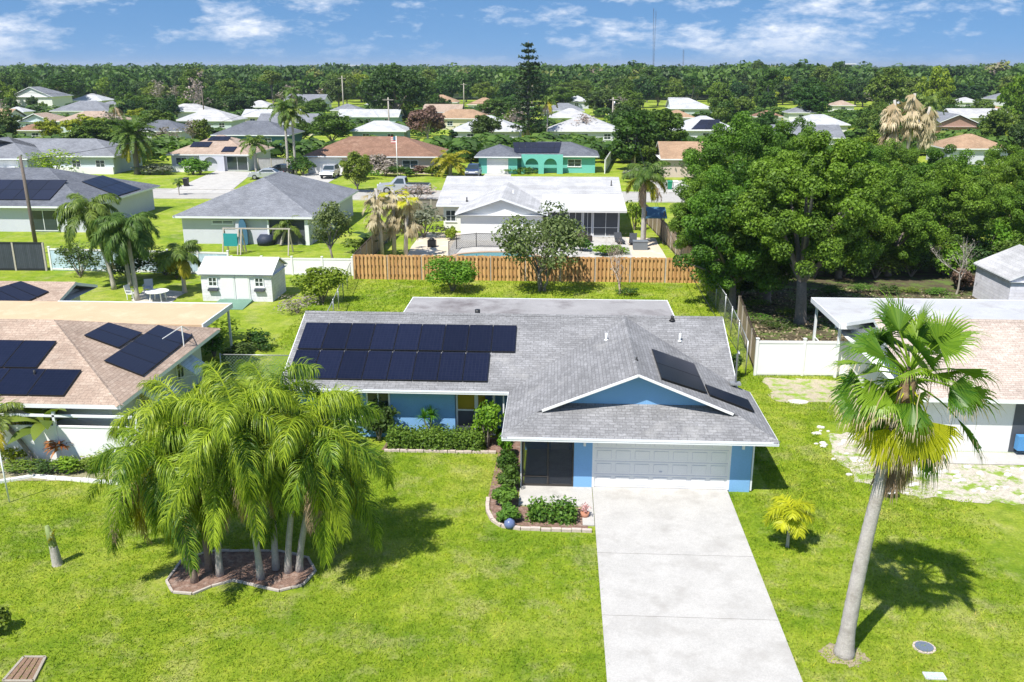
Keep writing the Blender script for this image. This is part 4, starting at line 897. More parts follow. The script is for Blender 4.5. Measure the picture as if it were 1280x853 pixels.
far('white walled cottage with a red brown roof at the left', 16, 52, 163, 153, M_BROWNSH, M_STUCW)
far('long grey roofed house half hidden behind the date palm', 158, 228, 164, 150, M_DKSH, M_STUCG)
far('tan roofed house far off right of the dark oak', 527, 572, 128, 116, M_TANSH, M_STUCW)
far('tan hip roofed house left of the tall conifer', 583, 625, 131, 118, M_TANSH, M_STUCW)
far('grey roofed cottage between the oak and the pale roofs', 412, 450, 138, 127, M_MIDSH, M_STUCW, wins=1)
far('low white roofed house at the left edge beside the dark tree', -12, 24, 190, 179, M_WHSH, M_STUCW, wins=1)
for _i, (_a, _b, _e, _r, _rf, _l) in enumerate((
  (86, 128, 126, 117, M_PALESH, 'pale roofed house beyond the grey roofs at the upper left'), (118, 150, 133, 124, M_MIDSH, 'grey roofed house among trees right of the upper left cluster'), (166, 200, 133, 124, M_PALESH, 'small pale roofed house under the pinkish dry trees'),
  (300, 340, 134, 125, M_WHSH, 'white roofed house behind the long cream house'), (455, 486, 131, 122, M_PALESH, 'pale roofed cottage in front of the big dark oak'), (640, 668, 133, 124, M_MIDSH, 'grey roofed cottage behind the tall conifer'),
  (704, 738, 127, 118, M_PALESH, 'pale roofed cottage in the trees above the white hip roof'), (760, 800, 134, 125, M_TANSH, 'tan roofed house behind the transformer pole'), (900, 940, 130, 121, M_WHSH, 'white roofed house left of the cypress pair'), (985, 1020, 141, 131, M_MIDSH, 'grey roofed cottage above the back of the oak grove'),
  (1120, 1150, 131, 123, M_PALESH, 'pale roofed cottage among the tall trees at right'), (1196, 1226, 128, 120, M_WHSH, 'white roofed cottage in the trees at the far right'), (1240, 1276, 124, 116, M_MIDSH, 'grey roofed cottage at the far right treeline'), (0, 30, 140, 131, M_PALESH, 'pale roofed cottage cut by the left edge, upper row'))):
    far(_l, _a, _b, _e, _r, _rf, M_STUCW if _i % 2 else M_STUCG, wins=1)
_rh = random.Random(17); _hs = [o for o in bpy.data.objects if o.get('category') == 'house']; _occ = [tuple(o.location)[:2] for o in _hs]; _k = 0
for _i in range(4000):
    if _k >= 18: break
    _y = _rh.uniform(170, 285); _x = _rh.uniform(-_y*.64, _y*.56)
    if any(math.hypot(_x-a, (_y-b)*.9) < 24 for a, b in _occ) or any(abs(_x*b/_y-a) < 13 and abs(b-_y) < 30 for a, b in _occ): continue
    _occ.append((_x, _y)); _w = _rh.uniform(11, 15); _n, _m = [('pale grey', M_PALESH), ('white', M_WHSH), ('mid grey', M_MIDSH), ('tan', M_TANSH), ('pinkish', M_PINKSH)][_k % 5]; _k += 1
    _h = house('far house with a %s roof, half hidden among the distant trees' % _n, _x-_w/2, _x+_w/2, _y-4.5, _y+5, 2.7, .42, 'x', (_k % 2, _k % 2), _m, (M_STUCW, M_CREAM, M_STUCG)[_k % 3], .5, [('f', _x-3.4, _x-2, .9, 2.05, 'window'), ('f', _x+1.6, _x+3, .9, 2.05, 'window')], cap=False)
    _h['group'] = 'far houses among the trees, %s roofs' % _n
for (x0, x1, y, z, h, lab) in ((-40, -22, 2300, 14, 6, 'long white building standing on the horizon above the woods'), (880, 930, 1500, 12, 9, 'white block on the horizon behind the lone pine')):
    b = P(432 if y > 2000 else 1057, 90); 
    yy = y; xc = yy*ray(432 if y > 2000 else 1057, 84).x/ray(432 if y > 2000 else 1057, 84).y
    r = empty('building', (xc, yy, 0), lab, 'building'); mb = MB(); w = 42 if y > 2000 else 15
    mb.box(xc-w, xc+w, yy, yy+20, 0, z+h-3); mb.build('wall', M_STUCW, r); mb = MB(); mb.box(xc-w-1, xc+w+1, yy-1, yy+21, z+h-3, z+h-1.5); mb.build('roof', M_WHITE, r)
# ================================================================ fences
def board_fence(label, a, b, h, mat, post=2.4, gap=0.0, bw=.14, style='board', name='wooden_fence', thick=.03):
    a, b = Vector((a[0], a[1], 0)), Vector((b[0], b[1], 0)); d = (b-a); L = d.length; d.normalize(); nrm = Vector((d.y, -d.x, 0))
    if nrm.y > 0: nrm = -nrm
    r = empty(name, (a+b)/2, label, 'fence'); mb = MB(); rd = random.Random(int(L*10)); n = int(L/bw)
    if style == 'shadowbox':
        for i in range(n):
            o = nrm*(.045 if i % 2 == 0 else -.045); p = a+d*(i*bw)+o; q = a+d*(i*bw+bw*1.06)+o; hh = h+rd.uniform(-.035, .03)
            t = nrm*.011; mb.hexa([p-t, q-t, q+t, p+t, p-t+UPV*hh, q-t+UPV*hh, q+t+UPV*hh, p+t+UPV*hh])
            for k in range(len(mb.f)-6, len(mb.f)): mb.uv[k] = [(i*bw+.02, 0), (i*bw+bw-.02, 0), (i*bw+bw-.02, h), (i*bw+.02, h)]
    else:
        for i in range(max(1, int(L/post+.5))):
            m = max(1, int(L/post+.5)); p = a+d*(L*i/m); q = a+d*(L*(i+1)/m); t = nrm*thick/2
            mb.hexa([p-t, q-t, q+t, p+t, p-t+UPV*h, q-t+UPV*h, q+t+UPV*h, p+t+UPV*h])
            u0, u1 = L*i/m, L*(i+1)/m
            for k in range(len(mb.f)-6, len(mb.f)): mb.uv[k] = [(u0, 0), (u1, 0), (u1, h), (u0, h)]
    mb.build('board_panel', mat, r)
    mb = MB()
    for z in ((.35, h*.55, h-.2) if style == 'shadowbox' else (.12, h-.06)):
        if style == 'shadowbox': mb.beam(a+UPV*z, b+UPV*z, .06, .09)
        else: mb.beam(a+UPV*z, b+UPV*z, thick+.05, .12)
    mb.build('rail', mat if style == 'shadowbox' else (M_WHITE if 'vinyl' in name else mat), r)
    m = max(1, int(L/post+.5))
    for i in range(m+1):
        p = a+d*(L*i/m); mb = MB(); w = .065 if style != 'shadowbox' else .05
        mb.box(p.x-w, p.x+w, p.y-w, p.y+w, -.05, h+(.1 if 'vinyl' in name else -.02))
        if 'vinyl' in name: mb.box(p.x-w-.02, p.x+w+.02, p.y-w-.02, p.y+w+.02, h+.1, h+.14)
        mb.build('post', M_WHITE if 'vinyl' in name else M_POLEP, r)
    return r
board_fence('new orange cedar fence with alternating boards across the back yard', (-14.86, 63.3), (10.3, 63.3), 1.83, M_FENCEW, 2.4, style='shadowbox')
board_fence('bare white vinyl fence beside the blue house, shadow free', (10.05, 43.15), (14.75, 43.3), 1.83, M_VINYL, 2.35, name='vinyl_fence', thick=.04)
board_fence('short weathered brown fence running back from the white vinyl fence', (10.12, 43.3), (11.0, 52.7), 1.75, M_OLDW, 2.4)
board_fence('weathered fence running towards the street beside the white roofed house', (10.4, 64), (8.6, 92), 1.8, M_OLDW, 2.4)
board_fence('grey board fence along the left side of the pool yard', (-14.9, 63.6), (-15.2, 80), 1.8, M_OLDW, 2.4)
board_fence('dark grey board fence across the front corner of the pool yard', (-15, 92), (-11.3, 92), 1.8, boards('grey_boards', (.22, .19, .17), (.28, .25, .22)), 2.4)
board_fence('white painted fence running back beside the green house', (6.7, 132), (9.6, 158), 1.9, M_VINYL, 2.4, name='vinyl_fence')
a_, b_ = P(0, 346), P(40, 346)
board_fence('tall dark board fence at the left edge in front of the bluish wall', (-46, a_.y+2), (b_.x, b_.y+2), 2.2, boards('dark_boards', (.035, .045, .06), (.05, .06, .08)), 2.4)
M_BLUEW = boards('pale_blue_panels', (.42, .56, .66), (.50, .63, .71), .2, False, .8)
board_fence('pale bluish panel fence behind the queen palms in the left yard', (b_.x+.3, b_.y+2.2), (-24.5, 64.2), 1.7, M_BLUEW, 2.4, name='vinyl_fence')
board_fence('low white panel fence behind the garden shed', (-24.3, 64.3), (-15.2, 64.4), 1.3, M_VINYL, 2.4, name='vinyl_fence')
board_fence('grey board fence between the pink roofed house and the street palms', (-45, 133.5), (-39, 133.5), 1.8, boards('lilac_boards', (.36, .35, .38), (.42, .41, .44)), 2.4)
M_LINK = linkmat('chain_link', (.33, .37, .36)); M_LINKG = linkmat('chain_link_green', (.20, .30, .24))
def chain_fence(label, pts, h, mat, pm_=None, step=2.6):
    r = empty('chain_link_fence', (pts[0][0], pts[0][1], 0), label, 'fence'); mb = MB(); rail = MB(); u = 0; posts = []
    for a, b in zip(pts, pts[1:]):
        a, b = Vector((*a, 0)), Vector((*b, 0)); L = (b-a).length
        mb.face([a+UPV*.03, b+UPV*.03, b+UPV*h, a+UPV*h], 0, [(u, 0), (u+L, 0), (u+L, h), (u, h)]); u += L; rail.tube([a+UPV*h, b+UPV*h], .025, 6)
        n = max(1, int(L/step)); posts += [a.lerp(b, i/n) for i in range(n)]
    posts.append(Vector((*pts[-1], 0)))
    mb.build('wire_mesh', mat, r); rail.build('rail', pm_ or M_GALV, r)
    for p in posts:
        m = MB(); m.tube([p-UPV*.05, p+UPV*(h+.06)], .034, 6); m.build('post', pm_ or M_GALV, r)
cl0, cl1 = P(333, 472), P(283, 470)
chain_fence('chain link fence along the left flank of the blue house', [(-11.9, 42.2), (-12.6, 44), (-15.0, 62.9)], 1.3, M_LINKG)
chain_fence('chain link gate fence between the tan house and the blue house', [(-16.6, 41.2), (-12.8, 41.2), (-11.0, 39.8)], 1.3, M_LINKG)
chain_fence('tall chain link fence at the right of the back yard under the oaks', [(10.3, 63.1), (10.2, 52.8), (9.9, 47), (9.6, 43.2)], 1.75, M_LINK)
chain_fence('black pool fence curving in front of the swimming pool', [(-8.9, 71.8), (-8.6, 74.8), (-7, 75.8), (-4, 75.6), (-.5, 75.2)], 1.2, linkmat('pool_fence_mesh', (.03, .03, .035), .07, .12, .3), M_BLACK, 1.6)
# ================================================================ pool and patio furniture
cx, cy = -5.0, 71.0
pl_ = [(cx+3.2*math.cos(a)*(1+.12*math.sin(3*a)), cy+2.3*math.sin(a)) for a in [i*math.pi/14 for i in range(28)]]
M_WATER, nt_, b2, o2 = newmat('pool_water'); b2.inputs['Base Color'].default_value = (.03, .22, .26, 1); b2.inputs['Roughness'].default_value = .08; bump(nt_, b2, noise(nt_, geo_pos(nt_), 5, 3), .15)
struct(link('pool_water', (lambda m: (m.face([(x, y, .05) for x, y in pl_]), m)[1])(MB()).mesh('pool_water', M_WATER)))
r = empty('swimming_pool', (cx, cy, 0), 'kidney shaped swimming pool with a tan coping behind the cedar fence', 'swimming pool'); mb = MB(); n = len(pl_)
for i in range(n):
    a, b = Vector((*pl_[i], .12)), Vector((*pl_[(i+1) % n], .12)); c = Vector((cx, cy, .12)); oa, ob = a+(a-c).normalized()*.35, b+(b-c).normalized()*.35
    mb.face([a, b, ob, oa]); mb.face([a, a-UPV*.1, b-UPV*.1, b]); mb.face([oa, oa-UPV*.12, ob-UPV*.12, ob])
mb.build('coping', pm('coping_stone', (.42, .29, .20), .8, .2, 4), r)
M_DKFAB = pm('dark_fabric', (.045, .05, .06), .8, .15, 4); M_WICK = pm('dark_wicker', (.05, .04, .035), .8, .2, 6)
def lounger(x, y, rz, label):
    r = empty('sun_lounger', (x, y, 0), label, 'sun lounger', 'loungers on the pool patio', rz); mb = MB()
    mb.box(-.33, .33, -.95, .35, .26, .34); mb.hexa([(-.33, .35, .26), (.33, .35, .26), (.33, .95, .72), (-.33, .95, .72), (-.33, .33, .36), (.33, .33, .36), (.33, .9, .8), (-.33, .9, .8)]); link('cushion', mb.mesh('cushion', M_DKFAB), r)
    for sx in (-1, 1):
        for yy in (-.85, .3):
            m = MB(); m.box(sx*.3-.025, sx*.3+.025, yy-.025, yy+.025, 0, .26); link('leg', m.mesh('leg', M_BLACK), r)
p1, p2 = P(772, 307), P(789, 308)
lounger(P(774, 304).x, P(774, 304).y, .15, 'dark lounger on the pool patio, the one nearer the screened porch'); lounger(P(791, 305).x, P(791, 305).y, -.1, 'dark lounger on the pool patio, the one nearer the trellis palm')
def patio_table(x, y, label, mat, rr=.6, h=.72, rz=0):
    r = empty('patio_table', (x, y, 0), label, 'table', None, rz); mb = MB(); mb.prism([(rr*math.cos(a), rr*math.sin(a)) for a in [i*math.pi/8 for i in range(16)]], h-.04, h); link('table_top', mb.mesh('table_top', mat), r)
    for k in range(4):
        a = math.pi/4+k*math.pi/2; m = MB(); m.beam((rr*.75*math.cos(a), rr*.75*math.sin(a), 0), (rr*.6*math.cos(a), rr*.6*math.sin(a), h-.04), .06); link('leg', m.mesh('leg', mat), r)
def chair(x, y, rz, label, mat, group=None):
    r = empty('patio_chair', (x, y, 0), label, 'chair', group, rz); mb = MB(); mb.box(-.28, .28, -.28, .28, .38, .43); link('seat', mb.mesh('seat', mat), r)
    mb = MB(); mb.hexa([(-.28, .24, .43), (.28, .24, .43), (.28, .29, .43), (-.28, .29, .43), (-.28, .36, .95), (.28, .36, .95), (.28, .40, .95), (-.28, .40, .95)]); link('backrest', mb.mesh('backrest', mat), r)
    for sx in (-1, 1):
        m = MB(); m.box(sx*.29-.03, sx*.29+.03, -.26, .28, .6, .64); m.box(sx*.29-.02, sx*.29+.02, -.25, -.2, .4, .6); link('armrest', m.mesh('armrest', mat), r)
        for yy in (-.24, .22): m = MB(); m.box(sx*.25-.025, sx*.25+.025, yy-.025, yy+.025, 0, .38); link('leg', m.mesh('leg', mat), r)
t = P(198, 377); patio_table(t.x, t.y, 'white round garden table under the palms in the left back yard', M_WHITE, .75)
c = P(166, 374); chair(c.x, c.y, 1.4, 'white garden armchair left of the round garden table', M_WHITE)
c = P(183, 369); chair(c.x, c.y+.4, .3, 'garden armchair coloured grey for shade behind the round garden table', M_STUCG)  # grey in place of white puts the shade into this chair's colour
sheet('patio', wob([tuple(P(*q_).to_2d()) for q_ in ((165, 376), (180, 384), (208, 382), (232, 366), (205, 362), (180, 364))], 21, .1, 3), .02, M_SAND)
c = P(731, 301); r = empty('outdoor_sofa', (c.x, c.y, 0), 'dark wicker sofa in front of the screened porch', 'sofa', None, 1.9); mb = MB(); mb.box(-.8, .8, -.35, .35, .1, .42); link('seat', mb.mesh('seat', M_WICK), r); mb = MB(); mb.box(-.8, .8, .35, .5, .1, .85); link('backrest', mb.mesh('backrest', M_WICK), r)
for s in (-1, 1): mb = MB(); mb.box(s*.88-.08, s*.88+.08, -.35, .5, .1, .6); link('armrest', mb.mesh('armrest', M_WICK), r)
# trellis / swing frame with a navy canopy right of the loungers
c0, c1 = P(806, 303), P(824, 305); zt0 = 2.9
r = empty('patio_canopy', ((c0.x+c1.x)/2, c0.y, 0), 'tall slim frame with a small navy canopy at the right of the pool patio', 'canopy')
for x in (c0.x-.05, c1.x+.3):
    for y in (c0.y-.8, c0.y+.8): mb = MB(); mb.box(x-.05, x+.05, y-.05, y+.05, 0, zt0); mb.build('post', M_POLE, r)
mb = MB(); a = [(c0.x-.3, c0.y-1.0, zt0-.5), (c1.x+.55, c0.y-1.0, zt0-.5), (c1.x+.55, c0.y+1.0, zt0+.1), (c0.x-.3, c0.y+1.0, zt0+.1)]; mb.slope(a); mb.skirt(a, .12); mb.build('canopy_top', M_NAVYW, r)
c = P(800, 312); mb = MB(); mb.box(c.x-.6, c.x+.6, c.y-.4, c.y+.4, 0, .7); mb.box(c.x-.64, c.x+.64, c.y-.44, c.y+.44, .7, .76); tag(mb.build('deck_box', pm('slate_box', (.16, .18, .2), .6)), 'slate grey deck box just behind the cedar fence', 'deck box')
c = P(540, 309); mb = MB(); mb.box(c.x-.35, c.x+.35, c.y-.3, c.y+.3, 0, .6); mb.tube([(c.x, c.y, .6), (c.x, c.y, .8)], [.3, .15], 10); tag(mb.build('fire_pit', M_BLACK), 'small black fire pit on the pale sand left of the pool', 'fire pit')
# play set behind the shed, paddle boards on the wall
c = P(300, 317); r = empty('swing_set', (c.x, c.y, 0), 'wooden swing set with a teal panel behind the white garden shed', 'swing set')
for x in (-1.2, .05, .3, 4.3): mb = MB(); mb.beam((c.x+x, c.y-.7, 0), (c.x+x, c.y, 2.1), .09); mb.beam((c.x+x, c.y+.7, 0), (c.x+x, c.y, 2.1), .09); mb.build('leg', M_POLEP, r)
mb = MB(); mb.beam((c.x-1.3, c.y, 2.1), (c.x+4.4, c.y, 2.1), .1); mb.build('top_beam', M_POLEP, r)
mb = MB(); mb.box(c.x-1.1, c.x+.05, c.y-.5, c.y-.42, .7, 1.75); mb.build('panel', pm('teal_panel', (.03, .28, .30), .5), r)
for i, (px, lab, mt) in enumerate(((301, 'pale paddle board leaning on the bluish house wall', M_STUCG), (306, 'dark blue paddle board leaning on the bluish house wall', M_NAVYW))):
    c = P(px, 306); mb = MB(); o = [(-.38, .1), (-.4, 1.0), (-.3, 1.9), (-.12, 2.3), (.12, 2.3), (.3, 1.9), (.4, 1.0), (.38, .1), (.2, 0), (-.2, 0)]
    mb.yprism([(c.x+x, z) for x, z in o], 75.85-.2*i, 75.97-.2*i); tag(mb.build('paddle_board', mt), lab, 'paddle board')
c = P(333, 306); mb = MB(); mb.tube([(c.x, c.y, 0), (c.x, c.y, .5), (c.x, c.y, .9)], [.75, .8, .5], 12); mb.box(c.x-.9, c.x+.9, c.y+.3, c.y+.4, .5, 1.0); tag(mb.build('covered_grill', pm('grill_cover', (.03, .04, .07), .6)), 'dark covered grill standing at the bluish house wall', 'grill')
# ================================================================ small things on the front lawn
c = P(30, 838); r = empty('ground_cover', (c.x, c.y, 0), 'rusty brown plank cover set in the lawn at the bottom left', 'access cover'); q = [P(x, y) for x, y in ((4, 853), (30, 823), (57, 823), (42, 853))]
a, b_, c_, d_ = q; mb = MB(); rim = pm('cover_rim', (.33, .29, .24), .9, .2, 5)
for u, v in ((a, b_), (b_, c_), (c_, d_), (d_, a)): mb.beam(u+UPV*.03, v+UPV*.03, .07, .06)
mb.build('rim', rim, r); mb = MB()
for i in range(4):
    f0, f1 = i/4+.02, (i+1)/4-.02; mb.face([a.lerp(d_, f0)+UPV*.045, a.lerp(d_, f1)+UPV*.045, b_.lerp(c_, f1)+UPV*.045, b_.lerp(c_, f0)+UPV*.045], 0)
mb.build('lid', pm('rusty_lid', (.22, .14, .095), .85, .3, 5), r)
c = P(1155, 810); r = empty('meter_cover', (c.x, c.y, 0), 'dark grey oval meter cover sunk in the lawn right of the fan palm', 'access cover'); mb = MB(); mb.prism([(c.x+.24*math.cos(t_)*(1 if math.cos(t_) > 0 else 1), c.y+.22*math.sin(t_)) for t_ in [i*math.pi/8 for i in range(16)]], 0, .05); mb.build('lid', pm('slate_lid', (.12, .15, .20), .7), r)
mb = MB(); mb.prism([(c.x+.30*math.cos(t_), c.y+.28*math.sin(t_)) for t_ in [i*math.pi/8 for i in range(16)]], 0, .03); mb.build('rim', M_KERB, r)
c = P(1168, 846); r = empty('valve_box', (c.x, c.y, 0), 'pale green valve box lid in the grass at the bottom right', 'access cover'); mb = MB(); mb.box(c.x-.26, c.x+.26, c.y-.13, c.y+.13, 0, .04); mb.build('rim', M_STUCG, r); mb = MB(); mb.box(c.x-.22, c.x+.22, c.y-.10, c.y+.10, .04, .06); mb.build('lid', pm('pale_green', (.45, .58, .52), .7), r)
# satellite dish on a post with a green box
c = P(1110, 622); r = empty('satellite_dish', (c.x, c.y, 0), 'white satellite dish on a short post beside the gravel', 'satellite dish')
mb = MB(); mb.tube([c, c+UPV*.45], .03, 6); mb.build('post', M_GALV, r); mb = MB(); n_ = Vector((-.2, -.85, .35)).normalized(); u_ = n_.cross(UPV).normalized(); v_ = u_.cross(n_); cc = c+UPV*.5
rings = [(0, 0), (.14, .02), (.26, .06), (.33, .11)]
for (r0, d0), (r1, d1) in zip(rings, rings[1:]):
    for k in range(14):
        f = lambda rr_, dd_, kk: cc+n_*dd_+(u_*math.cos(kk*6.2832/14)+v_*math.sin(kk*6.2832/14))*rr_
        mb.face([f(r0, d0, k), f(r1, d1, k), f(r1, d1, k+1), f(r0, d0, k+1)] if r0 else [f(0, 0, 0), f(r1, d1, k), f(r1, d1, k+1)], smooth=True)
mb.build('dish', M_WHITE, r); mb = MB(); mb.tube([cc-v_*.3, cc+n_*.32-v_*.05], .012, 5); mb.box(cc.x+n_.x*.32-.04, cc.x+n_.x*.32+.04, cc.y+n_.y*.32-.04, cc.y+n_.y*.32+.04, cc.z+n_.z*.32-.05, cc.z+n_.z*.32+.04); mb.build('receiver_arm', M_BLACK, r)
c = P(1118, 598); mb = MB(); mb.tube([c, c+UPV*.3], .22, 10); mb.tube([c+UPV*.3, c+UPV*.34], [.24, .2], 10); tag(mb.build('plant_pot', pm('green_pot', (.04, .10, .09), .6)), 'dark green pot beside the white satellite dish', 'pot')
c = P(637, 660); mb = MB(); mb.tube([c, c+UPV*.12, c+UPV*.26, c+UPV*.34], [.14, .2, .17, .05], 10); tag(mb.build('garden_globe', pm('blue_glaze', (.12, .16, .3), .25)), 'small dark blue glazed ornament in the corner shrub bed', 'ornament')
c = P(731, 647); mb = MB(); mb.tube([c, c+UPV*.2], [.12, .16], 9); mb.build
tag(mb.build('plant_pot', pm('terracotta', (.42, .20, .13), .8)), 'pink terracotta pot at the end of the shrub bed by the driveway', 'pot')
rng = np.random.default_rng(3); C = np.array([c.x, c.y, .38])+rng.normal(size=(160, 3))*.07; V, F, T = leaf_quads(C, rng.normal(size=(160, 3)), .05, .06, rng.random(160), rng)
tag(link('potted_flowers', np_mesh('potted_flowers', V, F, leafmat('pink_flowers', (.45, .2, .18), (.75, .5, .48), .3), T)), 'pink flowers growing in the terracotta pot', 'flowers')
# black bins on the street
def bin_(px, py, label, mat, s=1.0):
    c = P(px, py); r = empty('wheelie_bin', c, label, 'bin'); mb = MB(); mb.hexa([(-.24, -.28, .05), (.24, -.28, .05), (.24, .28, .05), (-.24, .28, .05), (-.3, -.36, 1.0), (.3, -.36, 1.0), (.3, .36, 1.0), (-.3, .36, 1.0)]); link('body', mb.mesh('body', mat), r)
    mb = MB(); mb.hexa([(-.33, -.4, 1.0), (.33, -.4, 1.0), (.33, .4, 1.0), (-.33, .4, 1.0), (-.3, -.36, 1.07), (.3, -.36, 1.07), (.3, .36, 1.12), (-.3, .36, 1.12)]); link('lid', mb.mesh('lid', mat), r)
    for sx in (-1, 1): mb = MB(); mb.tube([(sx*.25, .3, .1), (sx*.31, .3, .1)], .1, 8); link('wheel', mb.mesh('wheel', M_BLACK), r)
bin_(233, 233, 'black wheelie bin beside the street below the pink roofed house', M_BLACK); bin_(837, 237, 'green wheelie bin on the street by the big oak', pm('bin_green', (.02, .22, .12), .5)); bin_(844, 237, 'white lidded bin on the street next to the green bin', M_STUCW)
# ================================================================ vehicles
M_SILVER = pm('silver_paint', (.50, .52, .55), .25, .03, 1, spec=.6, metal=.4); M_DBLUE = pm('dark_blue_paint', (.025, .05, .12), .25, .05, 1, spec=.6); M_CARW = pm('white_car_paint', (.75, .76, .78), .25, .03, 1, spec=.6); M_DKCAR = pm('charcoal_paint', (.03, .033, .04), .25, .05, 1, spec=.6)
M_TYRE = pm('tyre_rubber', (.02, .02, .02), .9, .1, 3); M_LAMP = pm('headlamp_lens', (.7, .7, .68), .15, .03); M_TAIL = pm('tail_lamp', (.45, .02, .02), .2, .05)
def vehicle(label, name, cat, loc, rz, kind, paint):
    r = empty(name, loc, label, cat, None, rz)
    if kind == 'pickup': L, W, H_ = 5.7, 1.95, 1.85; prof = [(-2.85, .45), (-2.85, 1.05), (-.35, 1.12), (.95, 1.12), (1.3, 1.14), (2.7, 1.02), (2.82, .8), (2.82, .42)]; cab = [(-.35, 1.1), (-.2, 1.78), (.15, 1.84), (.8, 1.82), (1.5, 1.12)]; wx = (-1.75, 1.75); wr = .4
    elif kind == 'suv': L, W, H_ = 4.6, 1.85, 1.7; prof = [(-2.25, .4), (-2.28, 1.02), (-1.0, 1.06), (1.1, 1.06), (2.1, .92), (2.25, .7), (2.25, .38)]; cab = [(-2.2, 1.03), (-2.0, 1.66), (-1.2, 1.72), (.2, 1.7), (1.05, 1.05)]; wx = (-1.4, 1.4); wr = .36
    else: L, W, H_ = 4.6, 1.8, 1.45; prof = [(-2.28, .35), (-2.3, .92), (-1.5, .98), (1.0, .95), (2.05, .82), (2.28, .62), (2.28, .33)]; cab = [(-1.75, .95), (-1.0, 1.38), (-.2, 1.45), (.35, 1.4), (1.15, .93)]; wx = (-1.38, 1.4); wr = .33
    mb = MB(); w = W/2
    n = len(prof); 
    for sgn in (-1, 1): mb.face([(x, sgn*w*(1 if z < 1.0 else .97), z) for x, z in (prof if sgn < 0 else prof[::-1])])
    for i in range(n):
        a, b = prof[i], prof[(i+1) % n]; fa, fb = (1 if a[1] < 1.0 else .97), (1 if b[1] < 1.0 else .97)
        mb.face([(a[0], -w*fa, a[1]), (a[0], w*fa, a[1]), (b[0], w*fb, b[1]), (b[0], -w*fb, b[1])])
    m = len(cab); wf = lambda z: w*(.96-.2*(z-cab[0][1])/(H_-cab[0][1]))
    for i in range(m-1):
        a, b = cab[i], cab[i+1]; mb.face([(a[0], -wf(a[1]), a[1]), (b[0], -wf(b[1]), b[1]), (b[0], wf(b[1]), b[1]), (a[0], wf(a[1]), a[1])])
    for sgn in (-1, 1): mb.face([(x, sgn*wf(z), z) for x, z in cab])
    if kind == 'pickup': pass
    link('body', mb.mesh('body', paint), r)
    if kind == 'pickup': mb = MB(); mb.box(-2.72, -.45, -w*.86, w*.86, 1.10, 1.135); link('cargo_bed', mb.mesh('cargo_bed', M_BLACK), r)
    for sgn in (-1, 1):
        mb = MB(); zb, zt_ = cab[0][1]+.08, cab[1][1]-.05; xa, xb = cab[0][0]+(.3 if kind != 'car' else .75), cab[-1][0]-.45
        ya, yb = sgn*(wf(zb)+.012), sgn*(wf(zt_)+.012); mb.face([(xa-.1 if kind != 'car' else xa-.35, ya, zb), (xb, ya, zb), (xb-.45, yb, zt_), (xa, yb, zt_)]); link('side_window', mb.mesh('side_window', M_GLASS), r)
    for (a, b), nm in (((cab[-1], cab[-2]), 'windscreen'), ((cab[0], cab[1]), 'rear_window')):
        a2, b2_ = Vector((a[0], 0, a[1])).lerp(Vector((b[0], 0, b[1])), .12), Vector((a[0], 0, a[1])).lerp(Vector((b[0], 0, b[1])), .9); o = .015 if nm == 'windscreen' else -.015
        mb = MB(); mb.face([(a2.x+o, -wf(a2.z)*.92, a2.z+.01), (a2.x+o, wf(a2.z)*.92, a2.z+.01), (b2_.x+o, wf(b2_.z)*.92, b2_.z+.01), (b2_.x+o, -wf(b2_.z)*.92, b2_.z+.01)]); link(nm, mb.mesh(nm, M_GLASS), r)
    for x in wx:
        for sgn in (-1, 1):
            mb = MB(); mb.tube([(x, sgn*(w-.2), wr), (x, sgn*(w+.015), wr)], wr, 16); wh = link('wheel', mb.mesh('wheel', M_TYRE), r); mb = MB(); mb.tube([(x, sgn*(w+.01), wr), (x, sgn*(w+.03), wr)], wr*.6, 12); link('rim', mb.mesh('rim', M_GALV), wh)
    for sgn in (-1, 1):
        mb = MB(); z = prof[-3][1]-.02; x = L/2-.05; mb.box(x-.12, x+.02, sgn*w*.72-.2, sgn*w*.72+.2, z-.08, z+.08); link('headlight', mb.mesh('headlight', M_LAMP), r)
        mb = MB(); mb.box(-L/2-.02, -L/2+.08, sgn*w*.82-.1, sgn*w*.82+.1, .7, .95); link('tail_light', mb.mesh('tail_light', M_TAIL), r)
        mb = MB(); mb.box(cab[-1][0]-.55, cab[-1][0]-.38, sgn*(w+.08)-.1, sgn*(w+.08)+.1, cab[0][1]+.05, cab[0][1]+.2); link('mirror', mb.mesh('mirror', paint), r)
    mb = MB(); mb.box(L/2-.06, L/2+.05, -w*.9, w*.9, .4, .58); mb.box(-L/2-.05, -L/2+.06, -w*.9, w*.9, .42, .6); link('bumper', mb.mesh('bumper', M_BLACK if kind != 'car' else paint), r)
    return r
vehicle('silver pickup truck parked along the street beyond the dead palms', 'pickup_truck', 'pickup truck', (P(508, 240).x, 109.3, .02), math.pi, 'pickup', M_SILVER).scale = (1.12, 1.08, 1.1)
vehicle('dark blue SUV parked just left of the white garage door of the green house', 'parked_car', 'car', (P(592, 221).x, P(592, 221).y, .03), R(-92), 'suv', M_DBLUE)
vehicle('white car parked at the left edge before the grey garage house', 'parked_car', 'car', (P(22, 221).x, P(22, 221).y, .03), R(20), 'car', M_CARW)
vehicle('silver car on the driveway of the brown roofed house', 'parked_car', 'car', (P(413, 222).x, P(413, 222).y, .03), R(-90), 'suv', M_SILVER)
vehicle('charcoal car parked between the two street palms', 'parked_car', 'car', (P(352, 218).x, P(352, 218).y, .03), R(170), 'car', M_DKCAR)
vehicle('pale car mostly hidden behind the grey hip roof by the street palm', 'parked_car', 'car', (P(333, 224).x, P(333, 224).y, .03), R(185), 'car', M_SILVER)
